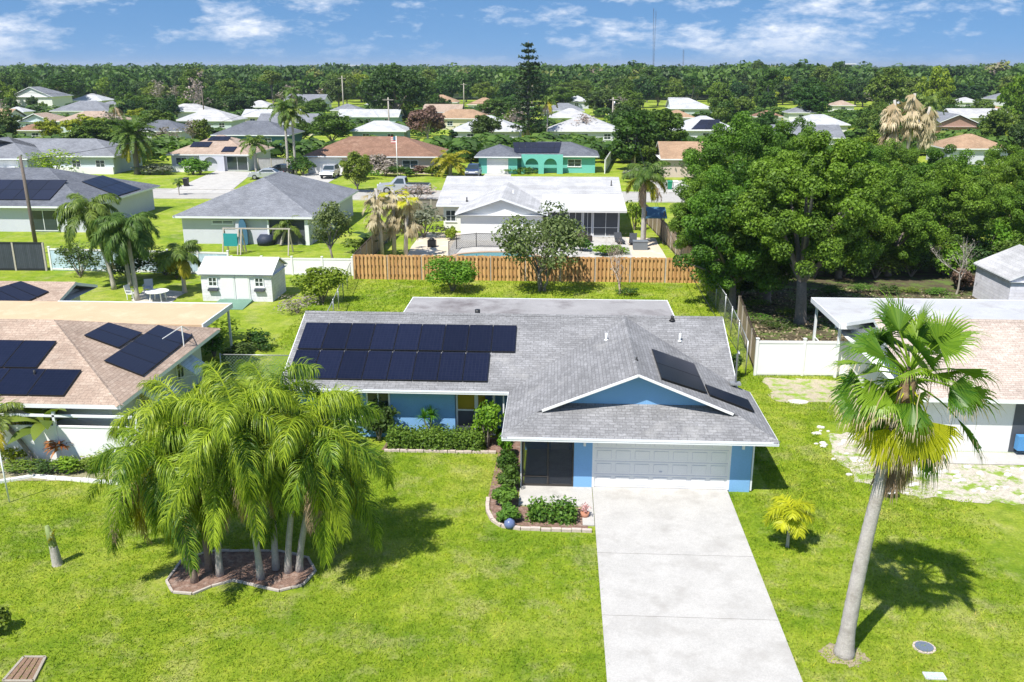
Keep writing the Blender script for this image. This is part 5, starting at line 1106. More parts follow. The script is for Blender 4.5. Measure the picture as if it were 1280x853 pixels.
# ================================================================ poles, wires, masts
def pole(label, base, top_z, r=.16, mat=None, arm=True, lean=(0, 0), name='utility_pole', box=False):
    o = empty(name, base, label, 'utility pole'); t = Vector((base.x+lean[0], base.y+lean[1], top_z)); mb = MB(); mb.tube([base-UPV*.1, base.lerp(t, .5), t], [r, r*.85, r*.65], 8); mb.build('pole', mat or M_POLE, o)
    if arm: mb = MB(); q = base.lerp(t, .94); mb.beam(q-Vector((1.2, .15, 0)), q+Vector((1.2, -.15, 0)), .1, .12); mb.build('crossarm', mat or M_POLE, o)
    if box: mb = MB(); q = base.lerp(t, .84); mb.tube([q+Vector((.35, 0, -.45)), q+Vector((.35, 0, .45))], .22, 10); mb.build('transformer', M_GALV, o)
    return t
lp = P(47, 318); lt = PYZ(25, 195, lp.y); pole('dark leaning utility pole at the left behind the bluish fence', lp, lt.z, .17, M_POLE, False, (lt.x-lp.x, 0))
rp = P(793, 214); rt_ = PYZ(795, 165, rp.y); t1_ = pole('short pale wooden pole beside the twin columnar trees', rp, rt_.z, .16, M_POLEP, False, (rt_.x-rp.x, 0), box=False)
def pole_px(label, px, bpy_, tpy, **k):
    b = P(px, bpy_); return pole(label, b, PYZ(px, tpy, b.y).z, **k)
k1 = pole_px('utility pole with a transformer over the white roofed house', 765, 168, 122, r=.2, mat=M_POLEP, box=True)
k2 = pole_px('thin utility pole left of the bronze tree', 487, 172, 122, r=.2, mat=M_POLEP)
k3 = pole_px('thin utility pole above the pale roofed green house', 430, 146, 95, r=.22, mat=M_POLEP)
k4 = pole_px('thin grey pole rising before the pale hip roof at upper left', 256, 152, 112, r=.2, mat=M_POLE, arm=False)
k5 = pole_px('pole among the trees at the far right', 1148, 142, 102, r=.22, mat=M_POLEP)
k6 = pole_px('white topped pole at the far left edge', 3, 150, 112, r=.22, mat=M_POLEP)
k7 = pole_px('thin utility pole before the tan hip roof', 580, 135, 104, r=.22, mat=M_POLEP)
def wire(label, a, b, sag, r=.018):
    mb = MB(); a, b = Vector(a), Vector(b); n = 14; mb.tube([a.lerp(b, i/n)-UPV*(4*sag*(i/n)*(1-i/n)) for i in range(n+1)], r, 4, cap=False)
    return tag(mb.build('overhead_wire', M_BLACK), label, 'wire')
wire('service wire running from the mast on the blue house to the pole behind', (7.22, 33.85, 4.1), rt_, 2.2, .016)
wire('upper overhead wire stretched across the yards towards the left pole', (lt.x, lt.y, lt.z-.4), (rt_.x-60, 150, 8.5), .8, .02)
for i, (a, b) in enumerate(((k6, k4), (k4, k3), (k3, k2), (k2, k1), (k7, k5), (k1, k5))): wire('thin overhead wire strung between the distant street poles', a-UPV*.4, b-UPV*.4, 1.0, .035)['group'] = 'wires between the distant poles'
M_MAST = pm('mast_steel', (.10, .09, .10), .6, .1)
def mast(label, px, tpy, Y, r):
    b = PYZ(px, 84, Y); b.z = 0; t = PYZ(px, tpy, Y); o = empty('radio_mast', b, label, 'radio mast'); mb = MB()
    for k in range(3):
        a = k*2.094; mb.beam(b+Vector((r*math.cos(a), r*math.sin(a), 0)), t+Vector((r*.6*math.cos(a), r*.6*math.sin(a), 0)), .26)
    n = int(t.z/6)
    for i in range(n):
        z0, z1 = t.z*i/n, t.z*(i+1)/n
        for k in range(3): a, c = k*2.094, (k+1)*2.094; mb.beam(b+Vector((r*math.cos(a), r*math.sin(a), z0)), b+Vector((r*math.cos(c), r*math.sin(c), z1)), .15)
    mb.build('lattice_tower', M_MAST, o); mb = MB(); mb.tube([t, t+UPV*t.z*.04], .35, 6); mb.build('antenna', M_MAST, o)
mast('tall thin radio mast standing on the horizon right of centre', 817, 14, 1500, 1.1); mast('shorter radio mast on the horizon right of the tall one', 854, 63, 1900, .9)
# flag before the brown house
c = P(497, 222); t = PYZ(497, 170, c.y); r = empty('flagpole', c, 'white flagpole with a small striped flag before the brown roofed house', 'flagpole'); mb = MB(); mb.tube([c, (c.x, c.y, t.z)], .06, 6); mb.build('pole', M_WHITE, r)
mb = MB()
for i in range(7):
    z1 = t.z-.1-i*.13; mb.hexa([(c.x-.75, c.y-.01, z1-.13), (c.x-.06, c.y-.01, z1-.13), (c.x-.06, c.y+.01, z1-.13), (c.x-.75, c.y+.01, z1-.13), (c.x-.75, c.y-.01, z1), (c.x-.06, c.y-.01, z1), (c.x-.06, c.y+.01, z1), (c.x-.75, c.y+.01, z1)], i % 2)
mb.hexa([(c.x-.42, c.y-.02, t.z-.62), (c.x-.06, c.y-.02, t.z-.62), (c.x-.06, c.y+.02, t.z-.62), (c.x-.42, c.y+.02, t.z-.62), (c.x-.42, c.y-.02, t.z-.09), (c.x-.06, c.y-.02, t.z-.09), (c.x-.06, c.y+.02, t.z-.09), (c.x-.42, c.y+.02, t.z-.09)], 2)
mb.build('flag', [pm('flag_red', (.5, .05, .06), .8), M_WHITE, M_NAVYW], r)
c = P(12, 628); mb = MB(); c2 = PYZ(-2, 560, c.y-.1); mb.tube([c, (c2.x, c2.y, c2.z)], .03, 6); tag(mb.build('garden_stake', M_TRIM), 'thin leaning white stake at the left edge of the lawn', 'stake')
# ================================================================ foreground palms
b1 = pinnate_palm
QM = (L_QUEEN, L_QUEENY)
M_BROWNP = pm('brown_palm_bark', (.25, .19, .15), .95, .25, 4, .7, 22)
clus = [  # base px, height, lean, n fronds, L, yellow, dead, label
 ((244, 728), 3.8, (-1.0, .25), 15, 3.0, 2, 1, 'queen palm at the left end of the oval bed, thin brown trunk leaning left'),
 ((262, 713), 4.6, (-.7, .9), 16, 3.3, 0, 1, 'queen palm second from the left in the oval bed, thin dark trunk'),
 ((275, 720), 4.3, (.15, .3), 15, 3.1, 0, 1, 'queen palm with a ringed grey trunk right of the two thin brown trunks'),
 ((326, 724), 5.0, (-.35, .1), 18, 3.3, 0, 0, 'queen palm in the middle of the oval bed, pale grey trunk, tallest of the cluster'),
 ((345, 712), 4.9, (-.1, 1.0), 16, 3.3, 0, 1, 'queen palm at the back of the oval bed, half hidden by the other trunks'),
 ((360, 716), 4.5, (.8, .35), 16, 3.2, 1, 1, 'queen palm near the right end of the oval bed, trunk leaning right'),
 ((374, 714), 4.0, (1.1, .4), 15, 3.0, 2, 1, 'queen palm at the right end of the oval bed with yellow and brown hanging fronds'),
]
for i, (px, h, ln_, n_, L_, yl, dd, lab) in enumerate(clus):
    b = P(*px); pinnate_palm('queen_palm', 100+i*7, (b.x, b.y, 0), h, .105, QM, n=n_, L=L_*.89, ll=.78, lw=.0108, nl=150, hang=1.35, lean=(ln_[0]*.9, ln_[1]), label=lab, group='queen palms in the oval mulch bed', emin=-.85, emax=1.42, droop=2.05, dead=dd+3, low=5, plum=1.5, tvar=.42, yellow=yl+1, trunkmat=M_PBARK if i > 1 else M_BROWNP)
# the tall fan palm at the right: azimuth, elevation, petiole, blade, roll, yellowing
FANS = [(140, 74, 1.0, 1.05, .2, 0), (65, 72, 1.0, .8, 1.2, 0), (100, 58, 1.1, 1.0, -.5, 0), (28, 42, 1.1, 1.1, .5, 0), (8, 18, 1.15, 1.1, .3, 0), (-8, 2, 1.2, 1.0, .7, 0), (-28, -18, 1.35, 1.2, .3, 0), (-38, -48, 1.4, 1.1, -.3, 0), (-22, -60, 1.2, .9, .6, 1),
  (176, 24, 1.1, 1.0, -.4, 0), (198, 2, 1.1, 1.0, .5, 0), (205, -22, 1.2, .9, -.6, 1), (225, -38, 1.2, .9, .4, 1), (-88, -38, .75, 1.15, 0, 1), (-122, -52, 1.0, 1.0, .3, 1), (-140, -66, 1.2, .9, -.4, 1), (-62, -66, 1.1, .85, .5, 0), (-150, 40, 1.0, 1.0, .5, 0), (-100, -12, .75, .8, .5, 0), (-52, -34, 1.0, .95, -.9, 1), (-70, 28, .7, .75, .5, 0), (-118, 32, .75, .75, -.6, 0), (-95, 48, .6, .7, .9, 0), (-30, 8, .9, .9, -.6, 0), (-150, 6, .9, .9, .7, 0),
  (120, 30, 1.1, 1.1, .3, 0), (75, 25, 1.1, 1.1, -.3, 0), (45, 5, 1.2, 1.0, .2, 0), (150, -5, 1.1, 1.0, .4, 0), (95, -15, 1.2, 1.0, 0, 0), (-95, 55, .9, .9, .9, 0), (-20, 60, .9, .9, -.9, 0), (60, -35, 1.2, .9, .2, 0), (130, -45, 1.2, .9, -.2, 0), (170, -55, 1.2, .8, .5, 1)]
def fan_palm(name, seed, loc, height, lean, r0, nf, pet, Rr, label, skirt=30, yellow=7, parts=True):
    rd = random.Random(seed); root = empty(name, loc, label, 'palm tree'); k = 56
    pts = [Vector((lean[0]*(i/k)**1.6, lean[1]*(i/k)**1.6, height*i/k)) for i in range(k+1)]; pts[0].z = -.1
    rr = [r0*(1.55 if i == 0 else (1.08-.45*(i/k)+.32*max(0, 1-i/5))*(1.025 if i % 2 else .985)) for i in range(k+1)]
    mb = MB(); mb.tube(pts, rr, 14); link('trunk', mb.mesh('trunk', M_WBARK), root)
    top = pts[-1]; G = Blades(); Yl = Blades(); D = Blades(); D2 = Blades()
    extra = [(rd.uniform(10, 190), rd.uniform(-30, 65), rd.uniform(.7, 1.0), rd.uniform(.7, .95), rd.uniform(-.9, .9), 0) for _ in range(16)]
    for (azd, ed, pl_k, rk, ro, yl) in FANS+extra:
        az, e = R(azd), R(ed); B_ = Yl if yl else G; f = max(0, min(1, (60-ed)/120))
        fan_leaf(B_, rd, top+Vector((0, 0, .2-.45*f)), az+rd.uniform(-.08, .08), e, pet*pl_k, Rr*rk, 34, rd.uniform(1.15, 1.6), rd.uniform(.2, .85), .3+.9*f, rd.uniform(-.05, .45), .25+.5*f, .22, D if ed < 25 else None, ro+rd.uniform(-.15, .15), rd.uniform(0, .3))
    link('crown', G.mesh('crown', L_FAN), root)
    if Yl.V: link('yellow_fan', Yl.mesh('yellow_fan', L_FANY), root)
    for i in range(skirt):
        az = rd.uniform(0, 6.283); fan_leaf(D2, rd, top+Vector((0, 0, -.2-rd.random()*1.7)), az, -.95-rd.random()*.5, pet*.35*rd.uniform(.6, 1.3), Rr*.75*rd.uniform(.6, 1.2), 14, .8, rd.random(), 1.6, .3, .3, .45)
    for i in range(26):      # hanging strings of dry straw
        az = rd.uniform(0, 6.283); o = top+Vector((math.cos(az)*rd.uniform(.5, 1.5), math.sin(az)*rd.uniform(.5, 1.5), -.15+rd.uniform(-.6, .3)))
        q = [o]; 
        for k in range(4): o = o+Vector((math.cos(az)*.1*(3-k)*rd.random()+rd.uniform(-.06, .06), math.sin(az)*.1*(3-k)*rd.random()+rd.uniform(-.06, .06), -.3)); q.append(o)
        D.strip(q, Vector((math.sin(az), -math.cos(az), 0)), [.012, .012, .01, .01, .004], rd.random())
    mb = MB(); mb.tube([top-Vector((.12, 0, 1.25)), top-Vector((.03, 0, .6)), top, top+Vector((0, 0, .3))], [rr[-1]*1.05, rr[-1]*1.7, rr[-1]*1.6, rr[-1]*.5], 12); link('leaf_bases', mb.mesh('leaf_bases', pm('leaf_base_fibre', (.20, .13, .08), .95, .45, 9, .9, 30, stain=(.40, .30, .19), sscale=6)), root)
    if D.V: link('dry_tips', D.mesh('dry_tips', M_STRAWF), root)
    if D2.V: link('dead_skirt', D2.mesh('dead_skirt', M_DEADF), root)
    return root
fb = P(1055, 818)
fan_palm('fan_palm', 8, (fb.x, fb.y, 0), 7.75, (.72, .05), .19, 38, 1.0, 1.12, 'tall fan palm with a smooth grey trunk standing alone on the right lawn', 60, 10)
c = P(984, 684); pinnate_palm('young_palm', 31, (c.x, c.y, 0), 1.15, .055, (L_LIME, L_LIME), n=12, L=.95, ll=.42, lw=.014, nl=60, hang=.5, label='small bright yellow green palm on the lawn beside the driveway', emin=0, emax=1.1, droop=1.5, shaft=False)
c = P(72, 706); r = pinnate_palm('young_palm', 33, (c.x, c.y, 0), .7, .16, (L_PALMY, L_PALMY), n=3, L=.35, ll=.15, lw=.014, nl=20, hang=.3, lean=(-.05, 0), label='stubby young palm with a thick sheathed trunk and hardly any fronds, on the left lawn', emin=1.1, emax=1.45, droop=.5)
mb = MB(); mb.tube([(-.04, 0, .65), (-.1, 0, 1.0), (-.14, 0, 1.35)], [.13, .1, .06], 8); link('leaf_sheath', mb.mesh('leaf_sheath', M_SHAFT), r)
# left edge planting bed
c = P(45, 582); pinnate_palm('feather_palm', 41, (c.x, c.y, 0), 1.9, .09, (L_PALMF, L_PALMY), n=12, L=1.7, ll=.4, lw=.018, nl=50, hang=.6, lean=(-1.3, .2), label='leaning palm with a dark bent trunk at the left edge of the planting bed', emin=-.3, emax=1.1, droop=1.5, yellow=3, shaft=False, trunkmat=M_BARK)
def banana(name, loc, n, h, L, w, mat, label, seed, cat='plant', stem=True):
    rd = random.Random(seed); r = empty(name, loc, label, cat); B = Blades()
    for i in range(n):
        az = i*2.4+rd.uniform(-.4, .4); e = rd.uniform(.5, 1.3); p = Vector((0, 0, h*rd.uniform(.7, 1))); t = None; pts = [p.copy()]
        for k in range(6): t = Vector((math.cos(az)*math.cos(e), math.sin(az)*math.cos(e), math.sin(e))); p = p+t*L/6; pts.append(p.copy()); e -= rd.uniform(.12, .35)
        B.strip(pts, Vector((math.sin(az), -math.cos(az), .25)).normalized(), [w*.1, w*.35, w*.5, w*.5, w*.45, w*.3, w*.03], rd.uniform(.1, .9))
    link('leaves', B.mesh('leaves', mat), r)
    if stem: mb = MB(); mb.tube([(0, 0, -.05), (0, 0, h*.6), (0, 0, h)], [.09, .07, .05], 7); link('stem', mb.mesh('stem', M_SHAFT), r)
    return r
c = P(66, 575); banana('banana_plant', (c.x, c.y, 0), 13, 1.6, 1.7, .5, L_GREEN, 'broad leaved banana plant in front of the tan roofed house', 3)
for i, (px, lab) in enumerate((((80, 578), 'red leaved cordyline left of the white carport screen'), ((100, 572), 'orange red cordyline before the white carport screen'), ((43, 566), 'dark red cordyline behind the leaning palm'))):
    c = P(*px); banana('cordyline', (c.x, c.y, 0), 70, .7+.15*i, .75, .10, L_RED, lab, 50+i)
def bush(name, loc, rx, ry, h, mat, label, seed, leaf=.14, n=1100, cat='bush', stem=True):
    (V, F, T), c = crown_arrays(seed, 16, max(20, n//16), .5, leaf/max(rx, h/2), (1, 1, 1), -.7, aspect=1.5, inner=.3)
    V = V*np.array([rx, ry, h/2.15]); V[:, 2] += h*.5; V[:, 2] = np.maximum(V[:, 2], .03)
    r = empty(name, loc, label, cat); link('foliage', np_mesh('foliage', V, F, mat, T), r)
    rd = random.Random(seed); mb = MB()
    for k in range(5): a = k*1.26; mb.tube([(0, 0, -.05), (math.cos(a)*rx*.25, math.sin(a)*ry*.25, h*.35), (math.cos(a)*rx*.5, math.sin(a)*ry*.5, h*.7)], [.035*h/1.5, .025*h/1.5, .01], 5, cap=False)
    link('stems', mb.mesh('stems', M_BARK), r); return r
for px, rx, h, m, lab, sd in (((30, 590), .9, .5, L_HEDGE, 'low green ground shrub at the left edge of the planting bed', 1), ((62, 592), .8, .5, L_DARK, 'low dark shrub below the banana plant', 2), ((125, 578), .9, .8, L_YEL, 'yellow green shrub at the right end of the planting bed', 4), ((150, 585), .8, .6, L_BUSH, 'light green shrub by the white kerb, under the front palms', 5)):
    c = P(*px); bush('shrub', (c.x, c.y, 0), rx, .5, h, m, lab, sd, .11, 800)
# blue house planting
r = tag(link('clipped_hedge', hedge_mesh('clipped_hedge', [(-6.7, -2.95, 33.1, 33.75, 0, .62)], .065, 1300, L_HEDGE, 4)), 'low clipped green hedge below the blue front wall', 'hedge')
def strappy(name, loc, h, n, L, w, mat, label, seed, heads=1):
    rd = random.Random(seed); r = empty(name, loc, label, 'plant'); B = Blades(); mb = MB()
    for q in range(heads):
        o = Vector((rd.uniform(-.25, .25), rd.uniform(-.1, .1), h*rd.uniform(.75, 1.05))) if heads > 1 else Vector((0, 0, h)); mb.tube([(0, 0, -.05), o*.5+Vector((.03, 0, 0)), o], [.05, .04, .035], 6)
        for i in range(n):
            az = rd.uniform(0, 6.28); e = rd.uniform(-.3, 1.4); d = Vector((math.cos(az)*math.cos(e), math.sin(az)*math.cos(e), math.sin(e))); m_ = o+d*L*.55; m2 = m_+(d-UPV*.5).normalized()*L*.45
            B.strip([o, o.lerp(m_, .5), m_, m2], Vector((math.sin(az), -math.cos(az), 0)), [w*.6, w, w*.8, w*.1], rd.random())
    link('leaves', B.mesh('leaves', mat), r); link('stem', mb.mesh('stem', M_BARK), r)
strappy('yucca', (-5.25, 34.05, 0), 1.25, 60, .48, .02, L_BUSH, 'spiky yucca growing against the blue wall behind the hedge', 4, 2)
bush('shrub', (-7.3, 34.0, 0), .75, .5, 1.9, L_DARK, 'tall dark shrub at the left end of the clipped hedge', 12, .14, 900); bush('shrub', (-8.6, 33.4, 0), .8, .5, 1.1, L_GREEN, 'green shrub under the eave behind the queen palms', 13, .14, 800)
bush('shrub', (-2.75, 33.6, 0), .62, .55, 2.0, L_BUSH, 'bright green upright shrub beside the entry, at the roof valley', 14, .15, 1100)
for i, (x, y, rx, h, m, lab) in enumerate(((-1.95, 32.6, .36, 1.15, L_BUSH, 'upright shrub against the garage wing, farthest of the corner row'), (-1.75, 31.2, .45, 1.05, L_GREEN, 'dense dark green shrub in the middle of the corner row'), (-1.65, 29.9, .45, .95, L_GREEN, 'green shrub beside the screened porch'), (-1.75, 28.6, .42, .7, L_HEDGE, 'rounded shrub at the edge of the corner bed'), (-1.55, 27.5, .38, .55, L_HEDGE, 'low shrub at the corner of the stone edging'))):
    bush('shrub', (x, y, 0), rx, .5, h, m, lab, 60+i, .085, 1300)
r = tag(link('low_hedge', hedge_mesh('low_hedge', [(-.8, .7, 27.3, 27.95, 0, .45)], .075, 620, L_HEDGE, 7, .12)), 'loose low hedge in front of the screened porch', 'hedge')
# ================================================================ back yards
c = P(563, 371); bush('bush', (c.x, c.y+1.4, 0), 2.0, 1.5, 2.7, L_BUSH, 'large round bright green bush in front of the cedar fence', 21, .14, 4500)
c = P(402, 384); bush('bush', (c.x-.2, c.y+1.0, 0), 1.7, 1.4, 2.6, L_YEL, 'yellow green bush beside the chain link fence, right of the white shed', 22, .14, 4000)
c = P(372, 392); bush('bush', (c.x, c.y, 0), 1.3, .9, 1.4, L_PINK, 'dry pinkish brush at the foot of the yellow green bush', 23, .13, 500)
L_GREY2 = leafmat('olive_leaves', (.06, .09, .03), (.22, .27, .09), .3, val=.1)
tp = tree_proto('crape_tree', 24, 4.9, 2.5, L_GREY2, 30, 190, .36, .12, (1, 1, .78), .13, None, -.5, 9, multi=3, clear=1.0); c = P(676, 364); plant_tree('garden_tree', tp, (c.x, c.y, 0), 1.25, .4, 'grey green tree with bare twigs standing before the cedar fence')
tp = bare_proto('bare_shrub', 25, 3.0, 1.2, pm('dry_twig', (.42, .33, .28), .9, .2, 5), L_PINK, 60, .1); c = P(775, 368); plant_tree('bare_shrub', tp, (c.x, c.y, 0), 1.25, 0, 'leafless pinkish shrub at the right half of the cedar fence', 'shrub')
bush('shrub', (c.x+.4, c.y-.3, 0), 1.0, .6, .6, L_GREEN, 'low green growth at the foot of the leafless shrub', 26, .13, 500)
c = P(282, 430); bush('bush', (c.x-1.0, c.y+.5, 0), 1.6, 1.6, 1.5, L_BUSH, 'rounded bush beside the tan patio roof', 27, .16, 1400)
QB = (L_PALMF, L_PALMY)
def qpalm(px, h, L, lab, seed, lean=(0, 0), yellow=0, n=14, name='queen_palm', hang=1.0, mats=QB, **k):
    c = P(*px); return pinnate_palm(name, seed, (c.x, c.y, 0), h, k.pop('tr', .15), mats, n=n, L=L, ll=k.pop('ll', .75), lw=k.pop('lw', .028), nl=k.pop('nl', 75), hang=hang, lean=lean, label=lab, yellow=yellow, plum=.6, **k)
qpalm((172, 376), 4.7, 2.9, 'tall queen palm with a grey trunk beside the white garden table', 71, (-.25, .2), n=24, droop=2.1)
qpalm((143, 362), 5.3, 3.0, 'queen palm left of the garden table with one yellow frond', 72, (-1.3, .3), 1, n=22, droop=2.1)
qpalm((163, 358), 3.6, 2.6, 'queen palm behind the two garden palms, lower crown', 73, (-.4, .2), n=20, dead=1, droop=2.1)
qpalm((231, 366), 2.6, 2.0, 'small yellowish palm left of the white garden shed', 74, (0, 0), 2, n=11)
for i, (px, rx, h, m, lab) in enumerate((((92, 350), 2.2, 2.6, L_DARK, 'big dark shrub in front of the bluish panel fence'), ((152, 352), 1.6, 2.0, L_DARK, 'dark shrub between the garden palm trunks'), ((200, 348), 2.0, 2.2, L_GREEN, 'green shrub behind the white garden table'), ((214, 352), 1.2, 1.5, L_DARK, 'small dark shrub right of the garden table'))):
    c = P(*px); bush('shrub', (c.x, c.y+1.0, 0), rx, 1.2, h, m, lab, 80+i, .15, 2000)
tp = tree_proto('slim_tree', 91, 4.6, 1.7, L_GREY2, 22, 150, .40, .13, (1, 1, 1.1), .09, 2.9, -.6, 7); c = P(417, 334); plant_tree('garden_tree', tp, (c.x, c.y, 0), 1.05, 0, 'airy grey green tree at the corner of the grey hip roofed house')
c = P(428, 318); bush('shrub', (c.x+1, c.y+1, 0), 1.2, 1, 1.4, L_GREEN, 'green shrub beside the weathered side fence of the pool yard', 93, .2, 600)
qpalm((352, 306), 1.6, 1.8, 'short palm with a bent trunk in front of the dark porch', 95, (.6, 0), n=9, ll=.5); c = P(345, 304); bush('bush', (c.x, c.y, 0), .8, .7, 1.9, L_GREEN, 'tall green bush left of the dark porch', 96, .2, 500)
c = P(378, 303); bush('bush', (c.x, c.y, 0), 1.3, .9, 1.3, L_PINK, 'purplish flowering bush in front of the dark porch', 97, .18, 600)
# dead fan palms in the pool yard
def dead_palm(px, h, lab, seed, lean=(0, 0), green=0, tr=.16, R_=.8):
    c = P(*px); rd = random.Random(seed); r = empty('dead_palm', (c.x, c.y, 0), lab, 'palm tree'); top = Vector((lean[0], lean[1], h)); mb = MB(); mb.tube([(0, 0, -.1), (lean[0]*.3, lean[1]*.3, h*.5), top], [tr*1.2, tr, tr*.85], 8); link('trunk', mb.mesh('trunk', M_PBARK), r)
    D = Blades(); G = Blades()
    for i in range(60): fan_leaf(D, rd, top+Vector((0, 0, .1-rd.random()*h*.5)), rd.uniform(0, 6.28), rd.uniform(-1.45, .1) if i > 8 else rd.uniform(-.4, .9), rd.uniform(.4, .8), R_*rd.uniform(.7, 1.3), 12, .9, rd.random(), 1.4, .3, .6, .4)
    for i in range(green): fan_leaf(G, rd, top+Vector((0, 0, -.2)), rd.uniform(0, 6.28), rd.uniform(-.6, .8), .8, R_, 18, 1.3, rd.random(), .8, .3, .5, .2)
    link('dead_fronds', D.mesh('dead_fronds', M_STRAWF), r)
    if green: link('crown', G.mesh('crown', L_FANY), r)
dead_palm((478, 322), 5.6, 'dead tan palm, left one of the three in the pool yard', 101, (-.3, 0)); dead_palm((493, 320), 5.4, 'dead tan palm with some yellow fronds, middle one of the three in the pool yard', 102, (.1, 0), 5); dead_palm((507, 322), 5.0, 'dead tan palm with a curved trunk, right one of the three in the pool yard', 103, (.4, .2), 3)
c = P(465, 318); banana('banana_plant', (c.x, c.y, 0), 10, 1.2, 1.8, .6, L_DARK, 'dark broad leaved plant at the foot of the dead palms', 104, stem=False)
c = P(530, 297); bush('bush', (c.x, c.y, 0), 2.3, 1.5, 2.9, L_GREY, 'big grey green bush beside the white roofed house', 105, .25, 1500)
c = P(548, 244); bush('bush', (c.x-2, c.y-4, 0), 2.6, 1.2, 1.9, L_PINK, 'dry tan bush in front of the dark grey board fence', 106, .25, 900)
for i, (px, rx, h, m, lab) in enumerate((((755, 319), 1.1, .95, L_BUSH, 'rounded light green shrub behind the cedar fence, left of the loungers'), ((770, 318), 1.0, .9, L_BUSH, 'rounded light green shrub behind the cedar fence, by the loungers'), ((727, 314), .9, 1.3, L_GREEN, 'green shrub behind the cedar fence beside the wicker sofa'), ((793, 288), 1.0, 3.0, L_YEL, 'tall narrow yellow green shrub at the corner of the screened porch'), ((564, 300), .5, 1.2, L_YEL, 'small palm like shrub at the pool fence corner'))):
    c = P(*px); bush('shrub', (c.x, c.y, 0), rx, rx*.8, h, m, lab, 110+i, .2, 700)
qpalm((803, 310), 6.0, 2.7, 'palm with drooping yellow fronds right of the white roofed house', 120, (0, .3), 4, n=12, hang=1.2, tr=.2, dead=4)
# ================================================================ oaks at the right, understory
OK = [tree_proto('oak%d' % i, 200+i, 12.9, 5.6, L_OAK, 210, 470, .125, .115, (1, 1, .98), .38, None, -.72, 12, clear=3.0, inner=.5) for i in range(2)]
OK2 = [tree_proto('oakb%d' % i, 210+i, 10.6, 4.7, L_OAK, 150, 430, .15, .115, (1, 1, 1.12), .28, None, -.92, 9, clear=2.0, inner=.5) for i in range(2)]
for px, d_, pr_, sc_, rz_, lab in (
  ((893, 352), 5.0, OK2[1], .72, .2, 'smaller oak at the left edge of the grove, over the cedar fence end'), ((958, 378), 0, OK2[0], .92, 3.6, 'oak between the cedar fence end and the forked oak'), ((1066, 362), 3.5, OK2[1], .80, 5.2, 'oak close behind the forked trunk, right of it'),
  ((1000, 404), 0, OK[0], .93, .3, 'great spreading oak whose forked grey trunk shows behind the blue house'),
  ((915, 386), 0, OK2[0], .93, 1.0, 'oak at the right end of the cedar fence, reaching down to the ground'),
  ((915, 305), 0, OK2[1], 1.12, 2.0, 'oak behind the cedar fence end, overlapping the great spreading oak'),
  ((1128, 357), 3, OK2[1], .80, .5, 'oak over the leaf littered strip behind the pale flat roof'),
  ((1195, 350), 4, OK2[0], .84, 2.6, 'oak left of the pale metal shed, with lower bright foliage'),
  ((1062, 318), 2, OK[1], .74, 1.4, 'broad oak second row, behind the forked trunk'),
  ((1180, 310), 2, OK2[0], .86, 4.0, 'oak of the second row behind the leaf littered strip'),
  ((1262, 318), 0, OK2[1], .84, 3.0, 'oak rising behind the pale metal shed at the right edge'),
  ((985, 268), 0, OK2[0], 1.0, 5.0, 'oak at the back of the grove, above the great spreading oak'),
  ((1105, 275), 0, OK2[1], .8, .9, 'oak in the back row of the grove, right of centre'),
  ((1240, 280), 0, OK2[0], .80, 1.9, 'oak in the back row of the grove, near the right edge'),
  ((1285, 335), 0, OK2[1], .76, 2.2, 'light green oak cut by the right edge of the view')):
    c = P(*px); plant_tree('oak_tree', pr_, (c.x, c.y+d_, 0), sc_, rz_, lab)
for i, (px, rx, h, m, lab) in enumerate((((890, 366), 1.5, 3.4, L_OAK, 'vine covered mound of foliage at the right end of the cedar fence'), ((945, 360), 1.8, 3.2, L_GREEN, 'green shrub under the great oak, nearest the cedar fence'), ((985, 352), 2.0, 2.6, L_DARK, 'dark shrub left of the forked oak trunk'), ((1022, 352), 1.6, 2.4, L_GREEN, 'green shrub right behind the forked oak trunk'), ((905, 385), 1.3, 3.2, L_BUSH, 'leafy light green vine covered shrub on the tall chain link fence'), ((1100, 352), 2.4, 2.6, L_GREEN, 'undergrowth shrub behind the litter strip, left'), ((1145, 350), 2.2, 2.2, L_DARK, 'dark undergrowth shrub behind the litter strip'), ((1195, 352), 1.5, 2.4, L_BUSH, 'bright undergrowth shrub right of the litter strip'), ((1212, 366), .8, 1.6, L_BRONZE, 'small orange brown shrub left of the pale metal shed'), ((1060, 350), 2.0, 2.4, L_DARK, 'dark shrub behind the forked oak trunk'), ((930, 375), 1.2, 1.8, L_GREEN, 'green shrub at the head of the weathered brown fence'), ((1250, 340), 2.2, 3.0, L_YEL, 'yellow green shrub above the pale metal shed'))):
    c = P(*px); bush('shrub', (c.x, c.y+1, 0), rx, 1.1, h, m, lab, 130+i, .15, 2400)
for i, px in enumerate(range(1015, 1290, 30)):
    c = P(px, 352); bush('undergrowth_shrub', (c.x, c.y+2.2+(i % 3)*.8, 0), 2.0, 1.4, 3.0+.5*(i % 3), (L_GREEN, L_DARK, L_BUSH)[i % 3], 'leafy undergrowth in the row behind the litter strip at the right', 600+i, .15, 2400)['group'] = 'undergrowth row under the oaks'
tp = bare_proto('dead_oak', 141, 3.6, 1.2, M_POLEP, L_PINK, 30, .12); c = P(1195, 368); plant_tree('bare_tree', tp, (c.x, c.y, 0), 1.1, .5, 'bare pale branches leaning before the oaks at the right')
c = P(-4, 792); bush('shrub', (c.x, c.y, 0), .4, .4, .8, L_GREEN, 'small shrub cut by the left edge of the lawn, casting a short shadow', 640, .1, 500)
bush('shrub', (8.75, 42.7, 0), .55, .8, 1.5, L_DARK, 'dark green shrub between the blue house and the brown fence', 142, .12, 700)
